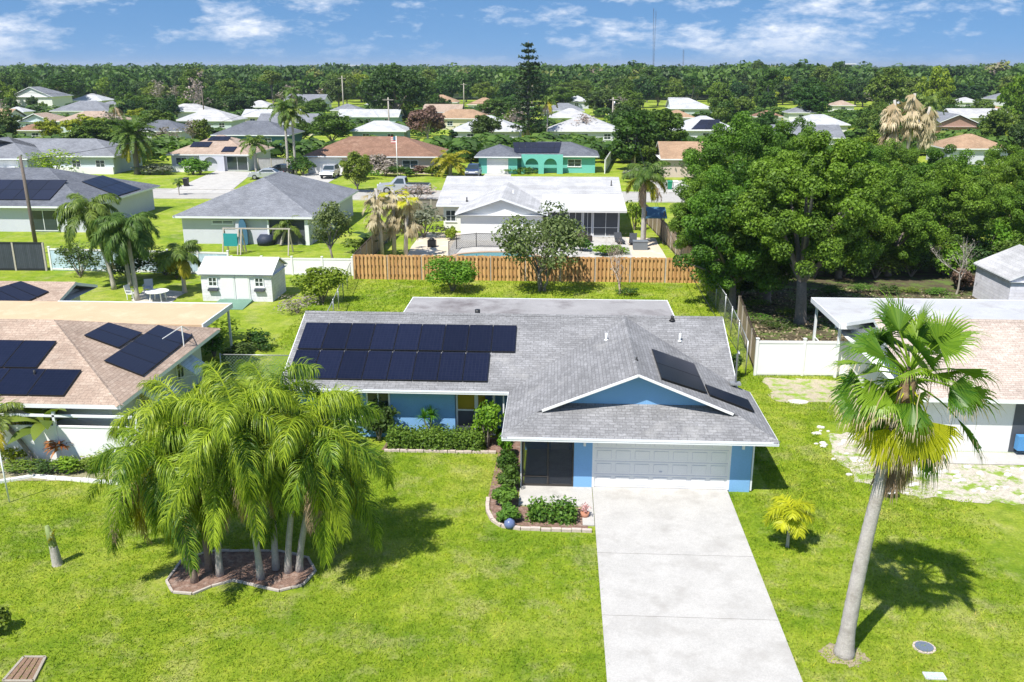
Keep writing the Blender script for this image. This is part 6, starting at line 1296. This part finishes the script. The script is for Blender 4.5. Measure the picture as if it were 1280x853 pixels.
# ================================================================ street trees and the far rows
GT = [tree_proto('green%d' % i, 300+i, 9.0, 4.2, L_GREEN, 80+6*i, 58, .21, .36, (1, 1, .86+.06*i), .22, None, -.9, 6, inner=.35, clear=1.2) for i in range(4)]
DT = [tree_proto('dark%d' % i, 320+i, 9.0, 4.4, L_DARK, 85, 58, .21, .36, (1, 1, .95), .24, None, -.9, 6, inner=.35, clear=1.2) for i in range(2)]
YT = [tree_proto('yellow%d' % i, 330+i, 6.0, 3.8, L_YEL, 80, 55, .20, .30, (1, 1, .74), .18, None, -.9, 6, inner=.35, clear=.8) for i in range(2)]
BT = [bare_proto('bare%d' % i, 340+i, 8.0, 3, pm('grey_twig', (.36, .31, .28), .9, .2, 4), L_PINK, 420, .42) for i in range(2)]
ZT = [tree_proto('bronze0', 350, 7.0, 3.6, L_BRONZE, 34, 110, .34, .32, (1, 1, .8), .24, None, -.5, 8, barkmat=M_POLEP)]
TT = [tree_proto('pinewood%d' % i, 360+i, 15.0, 4.0, L_GREEN, 26, 100, .34, .45, (1, 1, .85), .26, 11.2, -.7, 7) for i in range(2)]
CT = [tree_proto('column0', 370, 9.2, 2.6, L_GREEN, 60, 120, .32, .26, (1, 1, 1.7), .2, 4.7, -.95, 6)]
KT = [tree_proto('darkround0', 372, 6.6, 2.9, L_DARK, 50, 110, .30, .26, (1, 1, 1.02), .2, 3.6, -.95, 6)]
CY = [tree_proto('cypress0', 374, 14, 1.6, L_DARK, 50, 70, .4, .4, (1, 1, 4.2), .2, 7.2, -.95, 3)]
KINDS = dict(g=GT, d=DT, y=YT, b=BT, z=ZT, t=TT, c=CT, k=KT, p=CY)
HGT = dict(g=9.0, d=9.0, y=6.0, b=8.0, z=7.0, t=15.0, c=9.2, k=6.6, p=14.0)
WID = dict(g=8.8, d=9.2, y=8.0, b=6.5, z=7.6, t=8.4, c=5.6, k=6.2, p=3.6)
_rt = random.Random(77)
def ptree(cx_, bpy_, tpy, w, kind, label, group=None, name=None, cat='tree'):
    b = P(cx_, bpy_); top = PYZ(cx_, tpy, b.y).z; pr_ = _rt.choice(KINDS[kind]); sx = w*mpp(b.y)/WID[kind]
    return plant_tree(name or {'c': 'columnar_tree', 'p': 'cypress_tree', 't': 'pine_tree', 'b': 'bare_tree'}.get(kind, 'tree'), pr_, (b.x, b.y, 0), sx, _rt.uniform(0, 6.28), label, cat, group, sz=top/HGT[kind])
for a in (
 (3, 185, 132, 62, 'd', 'dark tree cut by the left edge, beside the white cottage'),
 (62, 178, 147, 42, 'y', 'yellow green tree left of the two above the long grey house'), (112, 182, 143, 72, 'y', 'wide yellow green tree above the long grey house'),
 (42, 143, 117, 17, 'd', 'small dark tree before the two storey house'), (54, 143, 127, 17, 'y', 'small yellow green tree beside the two storey house'),
 (187, 150, 118, 62, 'g', 'green tree left of the long pale roofed house'), (213, 152, 116, 32, 'd', 'dark green tree touching the pale roofed house'),
 (160, 146, 105, 32, 'g', 'upright green tree above the wide pinkish roof'), (200, 138, 104, 38, 'b', 'pinkish dry tree left of the bare wispy one'), (248, 150, 103, 44, 'b', 'bare wispy pinkish tree behind the pale hip roof'),
 (222, 140, 110, 26, 'b', 'dry pinkish tree between the two wispy ones'),
 (238, 184, 142, 48, 'b', 'grey leafless shrubby tree beside the pink roofed house'), (205, 186, 152, 46, 'b', 'grey shrubby tree behind the date palm'), (172, 182, 150, 30, 'b', 'dry pinkish shrubby tree left of the date palm'), (252, 184, 146, 32, 'g', 'grey green tree just above the pink roofed house'),
 (232, 132, 78, 32, 'd', 'tall dark round crown on the skyline at left'), (243, 140, 85, 44, 'g', 'broad green crown below the tall dark one'),
 (300, 148, 112, 46, 'd', 'dark tree above the cream house'), (318, 140, 108, 42, 'g', 'green tree left of the grey gabled house'),
 (415, 182, 140, 64, 'g', 'bushy green tree right of the cream house'), (398, 146, 122, 30, 'g', 'green tree in front of the grey gabled house'), (380, 178, 150, 30, 'g', 'green tree behind the two street palms'),
 (452, 128, 92, 58, 'y', 'light green crown left of the big dark oak'),
 (535, 180, 132, 54, 'z', 'round bronze brown tree with pale branches'), (608, 185, 139, 42, 'k', 'dense dark round tree before the light grey roof'),
 (566, 186, 160, 14, 'p', 'small upright cypress right of the bronze tree'),
 (732, 178, 146, 52, 'b', 'leafless grey tree in front of the white hip roof'), (710, 178, 148, 34, 'b', 'smaller leafless grey tree left of the other leafless one'), (755, 176, 150, 34, 'b', 'leafless grey tree by the transformer pole'),
 (792, 213, 129, 66, 'c', 'tall columnar tree, left of the twin pair'), (826, 208, 127, 60, 'c', 'tall columnar tree, right of the twin pair'), (806, 214, 165, 42, 'g', 'green tree at the foot of the twin columnar trees'),
 (755, 146, 106, 66, 'd', 'dark tree above the white hip roof'), (786, 148, 112, 46, 'g', 'green tree behind the twin columnar trees'), (700, 136, 106, 50, 'g', 'green tree right of the tall conifer'),
 (837, 122, 106, 22, 'z', 'bronze tree, left of the pair behind the pale grey house'), (870, 122, 105, 24, 'z', 'bronze tree, right of the pair behind the pale grey house'),
 (900, 152, 102, 42, 'g', 'green tree right of the bronze pair'), (922, 128, 86, 9, 'p', 'dark narrow cypress, left of the pair on the right skyline'), (929, 128, 84, 9, 'p', 'dark narrow cypress, right of the pair on the right skyline'),
 (945, 116, 74, 18, 't', 'tall pine crown rising above the skyline right of the cypresses'), (998, 120, 77, 26, 't', 'broad pine crown above the skyline'), (1047, 120, 74, 24, 't', 'tall lone pine with a bare pale trunk on the right skyline'), (970, 128, 92, 56, 'y', 'broad light green tree below the right skyline pines'),
 (1015, 152, 106, 60, 'g', 'green tree above the big oak grove'), (1032, 128, 84, 30, 'g', 'green crown left of the lone pine'),
 (1105, 150, 82, 54, 'g', 'tall green tree right of the lone pine'), (1140, 158, 112, 46, 'd', 'dark tree left of the brick gabled house'), (1165, 146, 82, 48, 'y', 'tall light green crown on the right skyline'), (1132, 140, 92, 42, 'g', 'green crown between the two tall ones at right'), (1078, 134, 96, 36, 'd', 'dark tree right of the lone pine trunk'),
 (1205, 134, 100, 54, 'd', 'dark tree above the brick gabled house'), (1268, 158, 92, 54, 'y', 'big light green tree at the right edge of the view'), (1225, 152, 122, 32, 'g', 'grey green tree right of the brick gabled house'),
 (1248, 168, 134, 34, 'g', 'green tree below the small tan roofed house'), (1275, 196, 140, 40, 'd', 'dark tree cut by the right edge'),
 (1220, 196, 172, 24, 'g', 'small green tree in front of the low tan roof'),
 (447, 240, 188, 48, 'g', 'bushy green tree in front of the brown roofed house'),
 (640, 146, 118, 40, 'g', 'green tree left of the tall conifer'), (690, 178, 158, 20, 'y', 'small yellow green tree right of the conifer trunk'), (672, 178, 150, 18, 'g', 'green tree at the foot of the conifer'),
 (510, 150, 125, 20, 'g', 'green tree at the right foot of the big dark oak'), (625, 150, 120, 34, 'd', 'dark tree behind the light grey hip roof'),
): ptree(*a)
b = P(490, 158); big = tree_proto('bigdark', 401, 14, 9.6, L_DARK, 200, 65, .13, .42, (1, 1, .62), .5, None, -.7, 8); plant_tree('oak_tree', big, (b.x, b.y+8, 0), 1.15, 0, 'very broad dark oak in the middle of the far rows', sz=1.1)
# tall conifer with tiers
def conifer(label, px, bpy_, tpy, seed=5):
    c = P(px, bpy_); H_ = PYZ(px, tpy, c.y).z; rng_ = np.random.default_rng(seed); rd = random.Random(seed); r = empty('conifer_tree', c, label, 'tree'); mb = MB(); mb.tube([(0, 0, -.1), (0, 0, H_*.5), (0, 0, H_)], [.38, .25, .05], 8); link('trunk', mb.mesh('trunk', M_BARK), r)
    Cs = []; mb = MB(); z = H_*.16
    while z < H_*.98:
        f = z/H_; Lb = 4.3*(1-f)**.6*(.8+.25*rd.random())+.45; nb = 7; ph = rd.random()*6
        for k in range(nb):
            a = ph+k*6.283/nb+rd.uniform(-.2, .2); L = Lb*rd.uniform(.75, 1.1); e = Vector((math.cos(a)*L, math.sin(a)*L, z+L*.14)); mb.tube([(0, 0, z), (e.x*.5, e.y*.5, z+L*.02), e], [.06, .04, .015], 4, cap=False)
            m_ = int(26*L/3)+10; t = rng_.random(m_)**.7; p = np.array([e.x*1.0, e.y*1.0, 0])*t[:, None]; p[:, 2] = z+L*.14*t**1.5; p += rng_.normal(size=(m_, 3))*np.array([.32, .32, .14]); Cs.append(p)
        z += H_*(.035+.03*(1-f))*(1 if f < .75 else 1.5)
    link('branches', mb.mesh('branches', M_BARK), r); C = np.concatenate(Cs); n = len(C); V, F, T = leaf_quads(C, rng_.normal(size=(n, 3))+np.array([0, 0, .8]), .4*rng_.uniform(.5, 1.3, n), .6*rng_.uniform(.5, 1.3, n), rng_.random(n), rng_); link('crown', np_mesh('crown', V, F, L_PINE, T), r)
conifer('very tall tiered conifer rising above the skyline in the centre', 660, 182, 51)
# street palms
qpalm((172, 218), 5.4, 4.4, 'big date palm with a full round crown across the street', 151, n=64, ll=.6, lw=.05, nl=44, hang=.25, name='date_palm', tr=.4, yellow=10, emin=-.75, emax=1.35, droop=1.15, shaft=False, trunkmat=M_BARK)
qpalm((321, 222), 4.6, 2.6, 'street palm standing in front of the pink roofed house', 152, n=16, ll=.6, lw=.05, nl=36, hang=.5, name='street_palm', tr=.2)
qpalm((361, 219), 9.2, 3.0, 'street palm, left of the two tall ones beside the cream house', 153, n=16, ll=.7, lw=.05, nl=36, hang=.8, name='street_palm', tr=.2)
qpalm((370, 219), 8.4, 3.0, 'street palm, right of the two tall ones beside the cream house', 154, n=16, ll=.7, lw=.05, nl=36, hang=.8, name='street_palm', tr=.2)
qpalm((563, 220), 1.6, 4.2, 'wide golden palm at the corner of the white roof', 155, n=22, ll=.7, lw=.06, nl=40, hang=.5, name='golden_palm', tr=.3, mats=(L_PALMY, L_PALMY), emin=-.2, shaft=False)
qpalm((368, 158), 8.5, 3.6, 'palm with a brown skirt standing before the cream house', 156, n=14, ll=.8, lw=.07, nl=30, hang=.8, name='street_palm', dead=4)
qpalm((684, 175), 8.0, 3.4, 'palm with dead fronds right of the tall conifer', 157, n=12, ll=.8, lw=.07, nl=30, hang=.8, name='street_palm', dead=7, yellow=4)
qpalm((1155, 180), 8, 3.8, 'feathery green palm left of the brick gabled house', 158, n=16, ll=.9, lw=.07, nl=30, hang=1.0, name='street_palm')
qpalm((148, 166), 6, 3.6, 'dead looking tan palm above the long grey roof', 159, n=3, ll=.8, lw=.07, nl=30, name='street_palm', dead=12)
for i, (px, h) in enumerate(((1118, 10), (1132, 11), (1143, 9))): dead_palm((px, 208), h, 'cluster palm, all dead tan fronds, %s of three beside the oaks at the right' % ('left', 'middle', 'right')[i], 160+i, ((i-1)*1.2, 0), 0, .25, 1.9)
qpalm((224, 244), 1.5, .8, 'thin young palm on the verge of the street', 170, n=7, ll=.4, lw=.04, nl=16, name='young_palm', tr=.08)
# yards: shrubs in front of the street houses
for i, (px, rx, h, m, lab) in enumerate((((85, 208), 4.0, 4.4, L_BUSH, 'wide bright shrub in front of the long grey house'), ((250, 212), 1.6, 2.4, L_HEDGE, 'clipped round shrub before the arched entry'), ((240, 207), 2.0, 2.6, L_BUSH, 'light green shrub left of the clipped round one'), ((187, 216), 2.4, 1.8, L_GREY, 'silvery shrub right of the date palm'), ((203, 214), 1.8, 1.4, L_GREY, 'low silvery shrub at the white planter wall'), ((455, 224), 2.2, 1.6, L_BUSH, 'low green shrub before the brown roofed house'), ((500, 221), 2.0, 1.6, L_GREEN, 'green shrub below the striped flag'), ((482, 218), 2.0, 2.6, L_PINK, 'dry flowering shrub left of the flagpole'), ((472, 212), 1.6, 3.4, L_PINK, 'dry tall shrub at the brown roofed house front'), ((520, 216), 1.6, 1.6, L_BRONZE, 'reddish shrub below the brown house window'), ((540, 216), 1.4, 1.6, L_GREEN, 'small green shrub at the right end of the brown house'), ((655, 217), 3.0, 1.0, L_HEDGE, 'low hedge like shrub before the green house arches'), ((690, 214), 1.0, 1.6, L_PINK, 'dry shrub in the right arch of the green house'), ((590, 200), 2.4, 3.8, L_DARK, 'dark shrub left of the green house garage'), ((378, 214), 2.0, 3.0, L_GREEN, 'green shrub right of the tall street palms'), ((812, 226), 2.6, 2.6, L_DARK, 'dark shrub at the foot of the pale wooden pole'), ((795, 228), 2.2, 2.2, L_GREY, 'dry grassy shrub left of the pale wooden pole'), ((870, 222), 3, 3.4, L_GREEN, 'green shrub hiding the white garage front'))):
    c = P(*px)
    if px[0] < 560 and c.y > 127.5: c = Vector((c.x*127.5/c.y, 127.5, 0))
    bush('shrub', (c.x, c.y-(4 if i == 0 else 0), 0), rx, rx*.7, h, m, lab, 400+i, .30, 900)
# mid rows: trees that fill the woods edge, individuals
rects = [(o.location.x, o.location.y) for o in bpy.data.objects if o.get('category') == 'house' and o.location.y > 110]
labs = dict(g='rounded green tree in the belt of woods behind the last houses', d='dark green tree in the belt of woods behind the last houses', t='tall thin stemmed pine in the belt of woods behind the last houses', y='yellow green tree in the belt of woods behind the last houses', b='dry pinkish tree in the belt of woods behind the last houses')
tot = 0
for row, (Y, st) in enumerate(((300, 9.5), (322, 10), (345, 10.5), (372, 11), (402, 12))):
    x = -Y*.66
    while x < Y*.56:
        x += st*_rt.uniform(.75, 1.35); yy = Y+_rt.uniform(-10, 10)
        if any(abs(x-hx) < 15 and -6 < yy-hy < 26 for hx, hy in rects) or any(abs(x-hx*yy/hy) < 9 and hy > yy-40 and hy > yy for hx, hy in rects): continue
        if tot >= 170: break
        k = _rt.choices('gdtyb', (50, 20, 18, 9, 5))[0]; w = _rt.uniform(8.5, 14); h = {'g': 11.5, 'd': 11, 't': 14, 'y': 9.5, 'b': 9}[k]*_rt.uniform(.8, 1.18)
        plant_tree('pine_tree' if k == 't' else 'bare_tree' if k == 'b' else 'tree', _rt.choice(KINDS[k]), (x, yy, 0), w/WID[k], _rt.uniform(0, 6.28), labs[k], 'tree', 'trees in the woods belt, '+{'g': 'green', 'd': 'dark', 't': 'pines', 'y': 'light green', 'b': 'dry'}[k], sz=h/HGT[k]); tot += 1
# fillers between the far houses
tot2 = 0
for i in range(2500):
    Y = _rt.uniform(150, 292); x = _rt.uniform(-Y*.68, Y*.6)
    if any(abs(x-hx) < 13 and -7 < Y-hy < 20 for hx, hy in rects): continue
    if any(hy > Y and hy-Y < 48 and abs(x*hy/Y-hx) < 11 for hx, hy in rects): continue
    k = _rt.choices('gdyb', (55, 20, 15, 10))[0]; h = {'g': 7.0, 'd': 6.5, 'y': 5.5, 'b': 6.5}[k]*_rt.uniform(.6, 1.2); w = _rt.uniform(5, 10)
    plant_tree('bare_tree' if k == 'b' else 'tree', _rt.choice(KINDS[k]), (x, Y, 0), w/WID[k], _rt.uniform(0, 6.28), {'g': 'small green yard tree among the far houses', 'd': 'small dark yard tree among the far houses', 'y': 'small light green yard tree among the far houses', 'b': 'small dry yard tree among the far houses'}[k], 'tree', 'yard trees among the far houses, '+{'g': 'green', 'd': 'dark', 'y': 'light green', 'b': 'dry'}[k], sz=h/HGT[k]); tot2 += 1
    if tot2 >= 190: break
# the woods beyond: reads as one mass
rng = np.random.default_rng(99); Vs = []; Ts = []
(Vu, Fu, Tu), _c0 = crown_arrays(500, 18, 14, .40, .22, (1, 1, .75), -.3)
(Vu2, Fu2, Tu2), _c1 = crown_arrays(501, 16, 15, .40, .22, (1, 1, .9), -.3)
def wood(n, Y0, Y1, size, hgt):
    for i in range(n):
        Y = Y0*(Y1/Y0)**rng.random(); x = rng.uniform(-Y*.68-30, Y*.6+30); s = size*rng.uniform(.6, 1.55)*(1+Y/2500); h = hgt*rng.uniform(.7, 1.22)*(1.2 if rng.random() < .07 else 1)
        U, Tt = (Vu, Tu) if i % 2 else (Vu2, Tu2); a = rng.uniform(0, 6.28); ca, sa = math.cos(a), math.sin(a)
        V = U*s*np.array([1, 1, .9]); V = np.stack([V[:, 0]*ca-V[:, 1]*sa+x, V[:, 0]*sa+V[:, 1]*ca+Y, V[:, 2]+h-s*.7], 1); Vs.append(V); tt = np.clip(Tt*.45+rng.uniform(-.1, .42), 0, .9); Ts.append(np.clip(tt+.35, .9, 1) if rng.random() < .05 else tt)
wood(1500, 420, 760, 5.6, 12.0); wood(1500, 700, 1700, 7.5, 12.8); wood(900, 1600, 4200, 15, 13.0)
V = np.concatenate(Vs); T = np.concatenate(Ts)
w = link('woodland', np_mesh('woodland', V, np.arange(len(V)).reshape(-1, 4), L_WOODS, T)); w['kind'] = 'stuff'
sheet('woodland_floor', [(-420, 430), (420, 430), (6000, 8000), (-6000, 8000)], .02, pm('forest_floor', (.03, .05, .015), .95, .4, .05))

# low growth between the far houses: nobody could count it
rng = np.random.default_rng(55); Vs = []; Ts = []
(Vu, Fu, Tu), _c = crown_arrays(510, 14, 9, .45, .30, (1, 1, .8), -.3)
n_ = 0
while n_ < 900:
    Y = 138*(300/138)**rng.random(); x = rng.uniform(-Y*.68, Y*.6)
    if any(abs(x*hy/Y-hx) < 12 and -20 < Y-hy < 10 for hx, hy in rects): continue
    n_ += 1; s_ = rng.uniform(1.2, 3.2); V = Vu*s_*np.array([1.2, 1.0, .75])+np.array([x, Y, s_*.55]); V[:, 2] = np.maximum(V[:, 2], .03); Vs.append(V); Ts.append(np.clip(Tu*.5+rng.uniform(-.1, .45), 0, 1))
V = np.concatenate(Vs); w = link('undergrowth', np_mesh('undergrowth', V, np.arange(len(V)).reshape(-1, 4), L_WOODS, np.concatenate(Ts))); w['kind'] = 'stuff'

rng = np.random.default_rng(61); n = 9000; C = np.stack([rng.uniform(11.2, 46, n), rng.uniform(45.5, 62, n), rng.uniform(.015, .06, n)], 1); C = C[(C[:, 0] < 14+(C[:, 1]-45)*4.5)]; n = len(C)
V, F, T = leaf_quads(C, rng.normal(size=(n, 3))*.5+np.array([0, 0, 1]), .13, .2, rng.random(n), rng); w = link('leaf_litter', np_mesh('leaf_litter', V, F, leafmat('fallen_leaves', (.07, .055, .03), (.36, .29, .19), .1, .8, 0, 0), T)); w['kind'] = 'stuff'
for i, (px, rx, h, m, lab) in enumerate((((18, 578), .7, 1.0, L_YEL, 'yellow green leafy plant at the left end of the planting bed'), ((88, 590), .6, .6, L_BUSH, 'low bright plant between the red cordylines and the kerb'), ((112, 588), .6, .5, L_HEDGE, 'low dark green plant near the kerb, right of the cordylines'), ((55, 570), .7, 1.3, L_HEDGE, 'taller green plant behind the banana plant'))):
    c = P(*px); bush('shrub', (c.x, c.y, 0), rx, .5, h, m, lab, 660+i, .1, 900)

for i, (px, rx, h, m, lab) in enumerate((((300, 452), 1.0, 1.3, L_DARK, 'dark shrub between the tan house and the chain link gate'), ((322, 438), .9, 1.2, L_GREEN, 'green shrub just inside the chain link gate'), ((268, 446), .8, 1.6, L_HEDGE, 'upright shrub against the side wall of the tan house'))):
    c = P(*px); bush('shrub', (c.x, c.y, 0), rx, .7, h, m, lab, 680+i, .11, 1300)

rd = random.Random(9)
for i, (px, py) in enumerate(((925, 398), (948, 405), (972, 412), (985, 395), (940, 385), (1018, 392), (1040, 368), (1075, 366), (1108, 368), (1142, 366), (1172, 369))):
    c = P(px, py); bush('ground_shrub', (c.x, c.y, 0), rd.uniform(.7, 1.3), rd.uniform(.6, 1.0), rd.uniform(.35, .9), (L_GREEN, L_HEDGE, L_DARK)[i % 3], 'low green weeds on the littered ground under the oaks', 700+i, .11, 700)['group'] = 'low weeds under the oaks'
SKY_AIR, SKY_DUST, SKY_OZ, SKY_S, SUN_E, EXPO, CLOUD_A, CLOUD_V, SKY_LIFT, HAZE = 1.0, .0, 2.0, .088, 5.0, .55, .95, 10.0, .26, .00012
# ================================================================ sky, sun, camera
to_sun = Vector((-.353, -.515, 1)).normalized(); elev = math.asin(to_sun.z)
wd = bpy.data.worlds.new('World'); SC.world = wd; wd.use_nodes = True; nt = wd.node_tree; nt.nodes.clear()
out = nt.nodes.new('ShaderNodeOutputWorld'); bg = nt.nodes.new('ShaderNodeBackground')
sky = nd(nt, 'ShaderNodeTexSky', sky_type='NISHITA', sun_disc=False); sky.sun_elevation = elev; sky.sun_rotation = math.atan2(to_sun.x, to_sun.y)
sky.altitude = 0; sky.air_density = SKY_AIR; sky.dust_density = SKY_DUST; sky.ozone_density = SKY_OZ
tc = nd(nt, 'ShaderNodeTexCoord').outputs['Generated']
sp = nd(nt, 'ShaderNodeSeparateXYZ'); nt.links.new(tc, sp.inputs[0])
zz = nd(nt, 'ShaderNodeMath', operation='MAXIMUM', i_0=sp.outputs[2], i_1=0.0)
za = nd(nt, 'ShaderNodeMath', operation='ADD', i_0=zz.outputs[0], i_1=.36)
iv = nd(nt, 'ShaderNodeMath', operation='DIVIDE', i_0=1.0, i_1=za.outputs[0])
pv = nd(nt, 'ShaderNodeVectorMath', operation='SCALE'); nt.links.new(tc, pv.inputs[0]); nt.links.new(iv.outputs[0], pv.inputs['Scale'])
mp = nd(nt, 'ShaderNodeMapping'); mp.inputs['Scale'].default_value = (4.4, 4.4, 4.6); mp.inputs['Location'].default_value = (1.7, .6, .35); nt.links.new(pv.outputs[0], mp.inputs[0])
n1 = noise(nt, mp.outputs[0], 1.3, 9, .62); n2 = noise(nt, mp.outputs[0], .36, 4, .5); n3 = noise(nt, mp.outputs[0], 5.0, 6, .65)
sm = nd(nt, 'ShaderNodeMath', operation='ADD', i_0=n1, i_1=n2); sm2 = nd(nt, 'ShaderNodeMath', operation='MULTIPLY_ADD', i_0=n3, i_1=.30, i_2=sm.outputs[0])
cov = ramp(nt, nd(nt, 'ShaderNodeMapRange', i_Value=sm2.outputs[0], i_1=.9, i_2=1.5).outputs[0], [(.36, 0.0), (.54, .36), (.80, 1.0)])
fade = ramp(nt, zz.outputs[0], [(.0, .35), (.035, .8), (.07, 1.0)])
cf = nd(nt, 'ShaderNodeMath', operation='MULTIPLY', i_0=cov, i_1=fade)
cf2 = nd(nt, 'ShaderNodeMath', operation='MULTIPLY', i_0=cf.outputs[0], i_1=CLOUD_A)
cl = ramp(nt, n3, [(.3, (CLOUD_V*.62, CLOUD_V*.70, CLOUD_V*.86)), (.65, (CLOUD_V, CLOUD_V, CLOUD_V))])
hsn = nd(nt, 'ShaderNodeHueSaturation', i_Hue=.498, i_Saturation=1.22, i_Value=1.2); nt.links.new(sky.outputs[0], hsn.inputs['Color'])
lift = nd(nt, 'ShaderNodeVectorMath', operation='ADD', i_0=tc, i_1=(0, 0, SKY_LIFT)); nt.links.new(nd(nt, 'ShaderNodeVectorMath', operation='NORMALIZE', i_0=lift.outputs[0]).outputs[0], sky.inputs[0]) if len(sky.inputs) else None
col = mix(nt, hsn.outputs[0], cl, cf2.outputs[0])
nt.links.new(col, bg.inputs[0]); bg.inputs[1].default_value = SKY_S; nt.links.new(bg.outputs[0], out.inputs[0])
sl = bpy.data.lights.new('sun', 'SUN'); sl.energy = SUN_E; sl.angle = R(.55); sl.color = (1.0, .955, .88); so = bpy.data.objects.new('sun', sl); COL.objects.link(so); so.rotation_euler = (-to_sun).to_track_quat('-Z', 'Y').to_euler()
cd = bpy.data.cameras.new('camera'); cam = bpy.data.objects.new('camera', cd); COL.objects.link(cam); SC.camera = cam
cd.sensor_fit = 'HORIZONTAL'; cd.sensor_width = 36; cd.lens = CAM_F/1280*36; cd.clip_start = .1; cd.clip_end = 30000
cam.location = EYE; cam.rotation_euler = (math.pi/2-CAM_PITCH, 0, CAM_YAW)
SC.view_settings.view_transform = 'Standard'; SC.view_settings.look = 'None'; SC.view_settings.exposure = EXPO; SC.view_settings.gamma = 1; SC.view_settings.use_curve_mapping = False

if HAZE:
    HZM = bpy.data.materials.new('haze'); HZM.use_nodes = True; hn = HZM.node_tree; hn.nodes.clear(); ho = hn.nodes.new('ShaderNodeOutputMaterial'); pv_ = nd(hn, 'ShaderNodeVolumePrincipled', i_Color=(.72, .84, 1, 1), i_Density=HAZE, i_Anisotropy=.2); hn.links.new(pv_.outputs[0], ho.inputs['Volume'])
    mb = MB(); mb.box(-9500, 9500, -210, 14900, -1, 60); hz = link('haze', mb.mesh('haze', HZM)); hz['kind'] = 'stuff'
SC.cycles.max_bounces = 6; SC.cycles.diffuse_bounces = 3; SC.cycles.glossy_bounces = 2; SC.cycles.transmission_bounces = 3; SC.cycles.transparent_max_bounces = 12; SC.cycles.caustics_reflective = False; SC.cycles.caustics_refractive = False
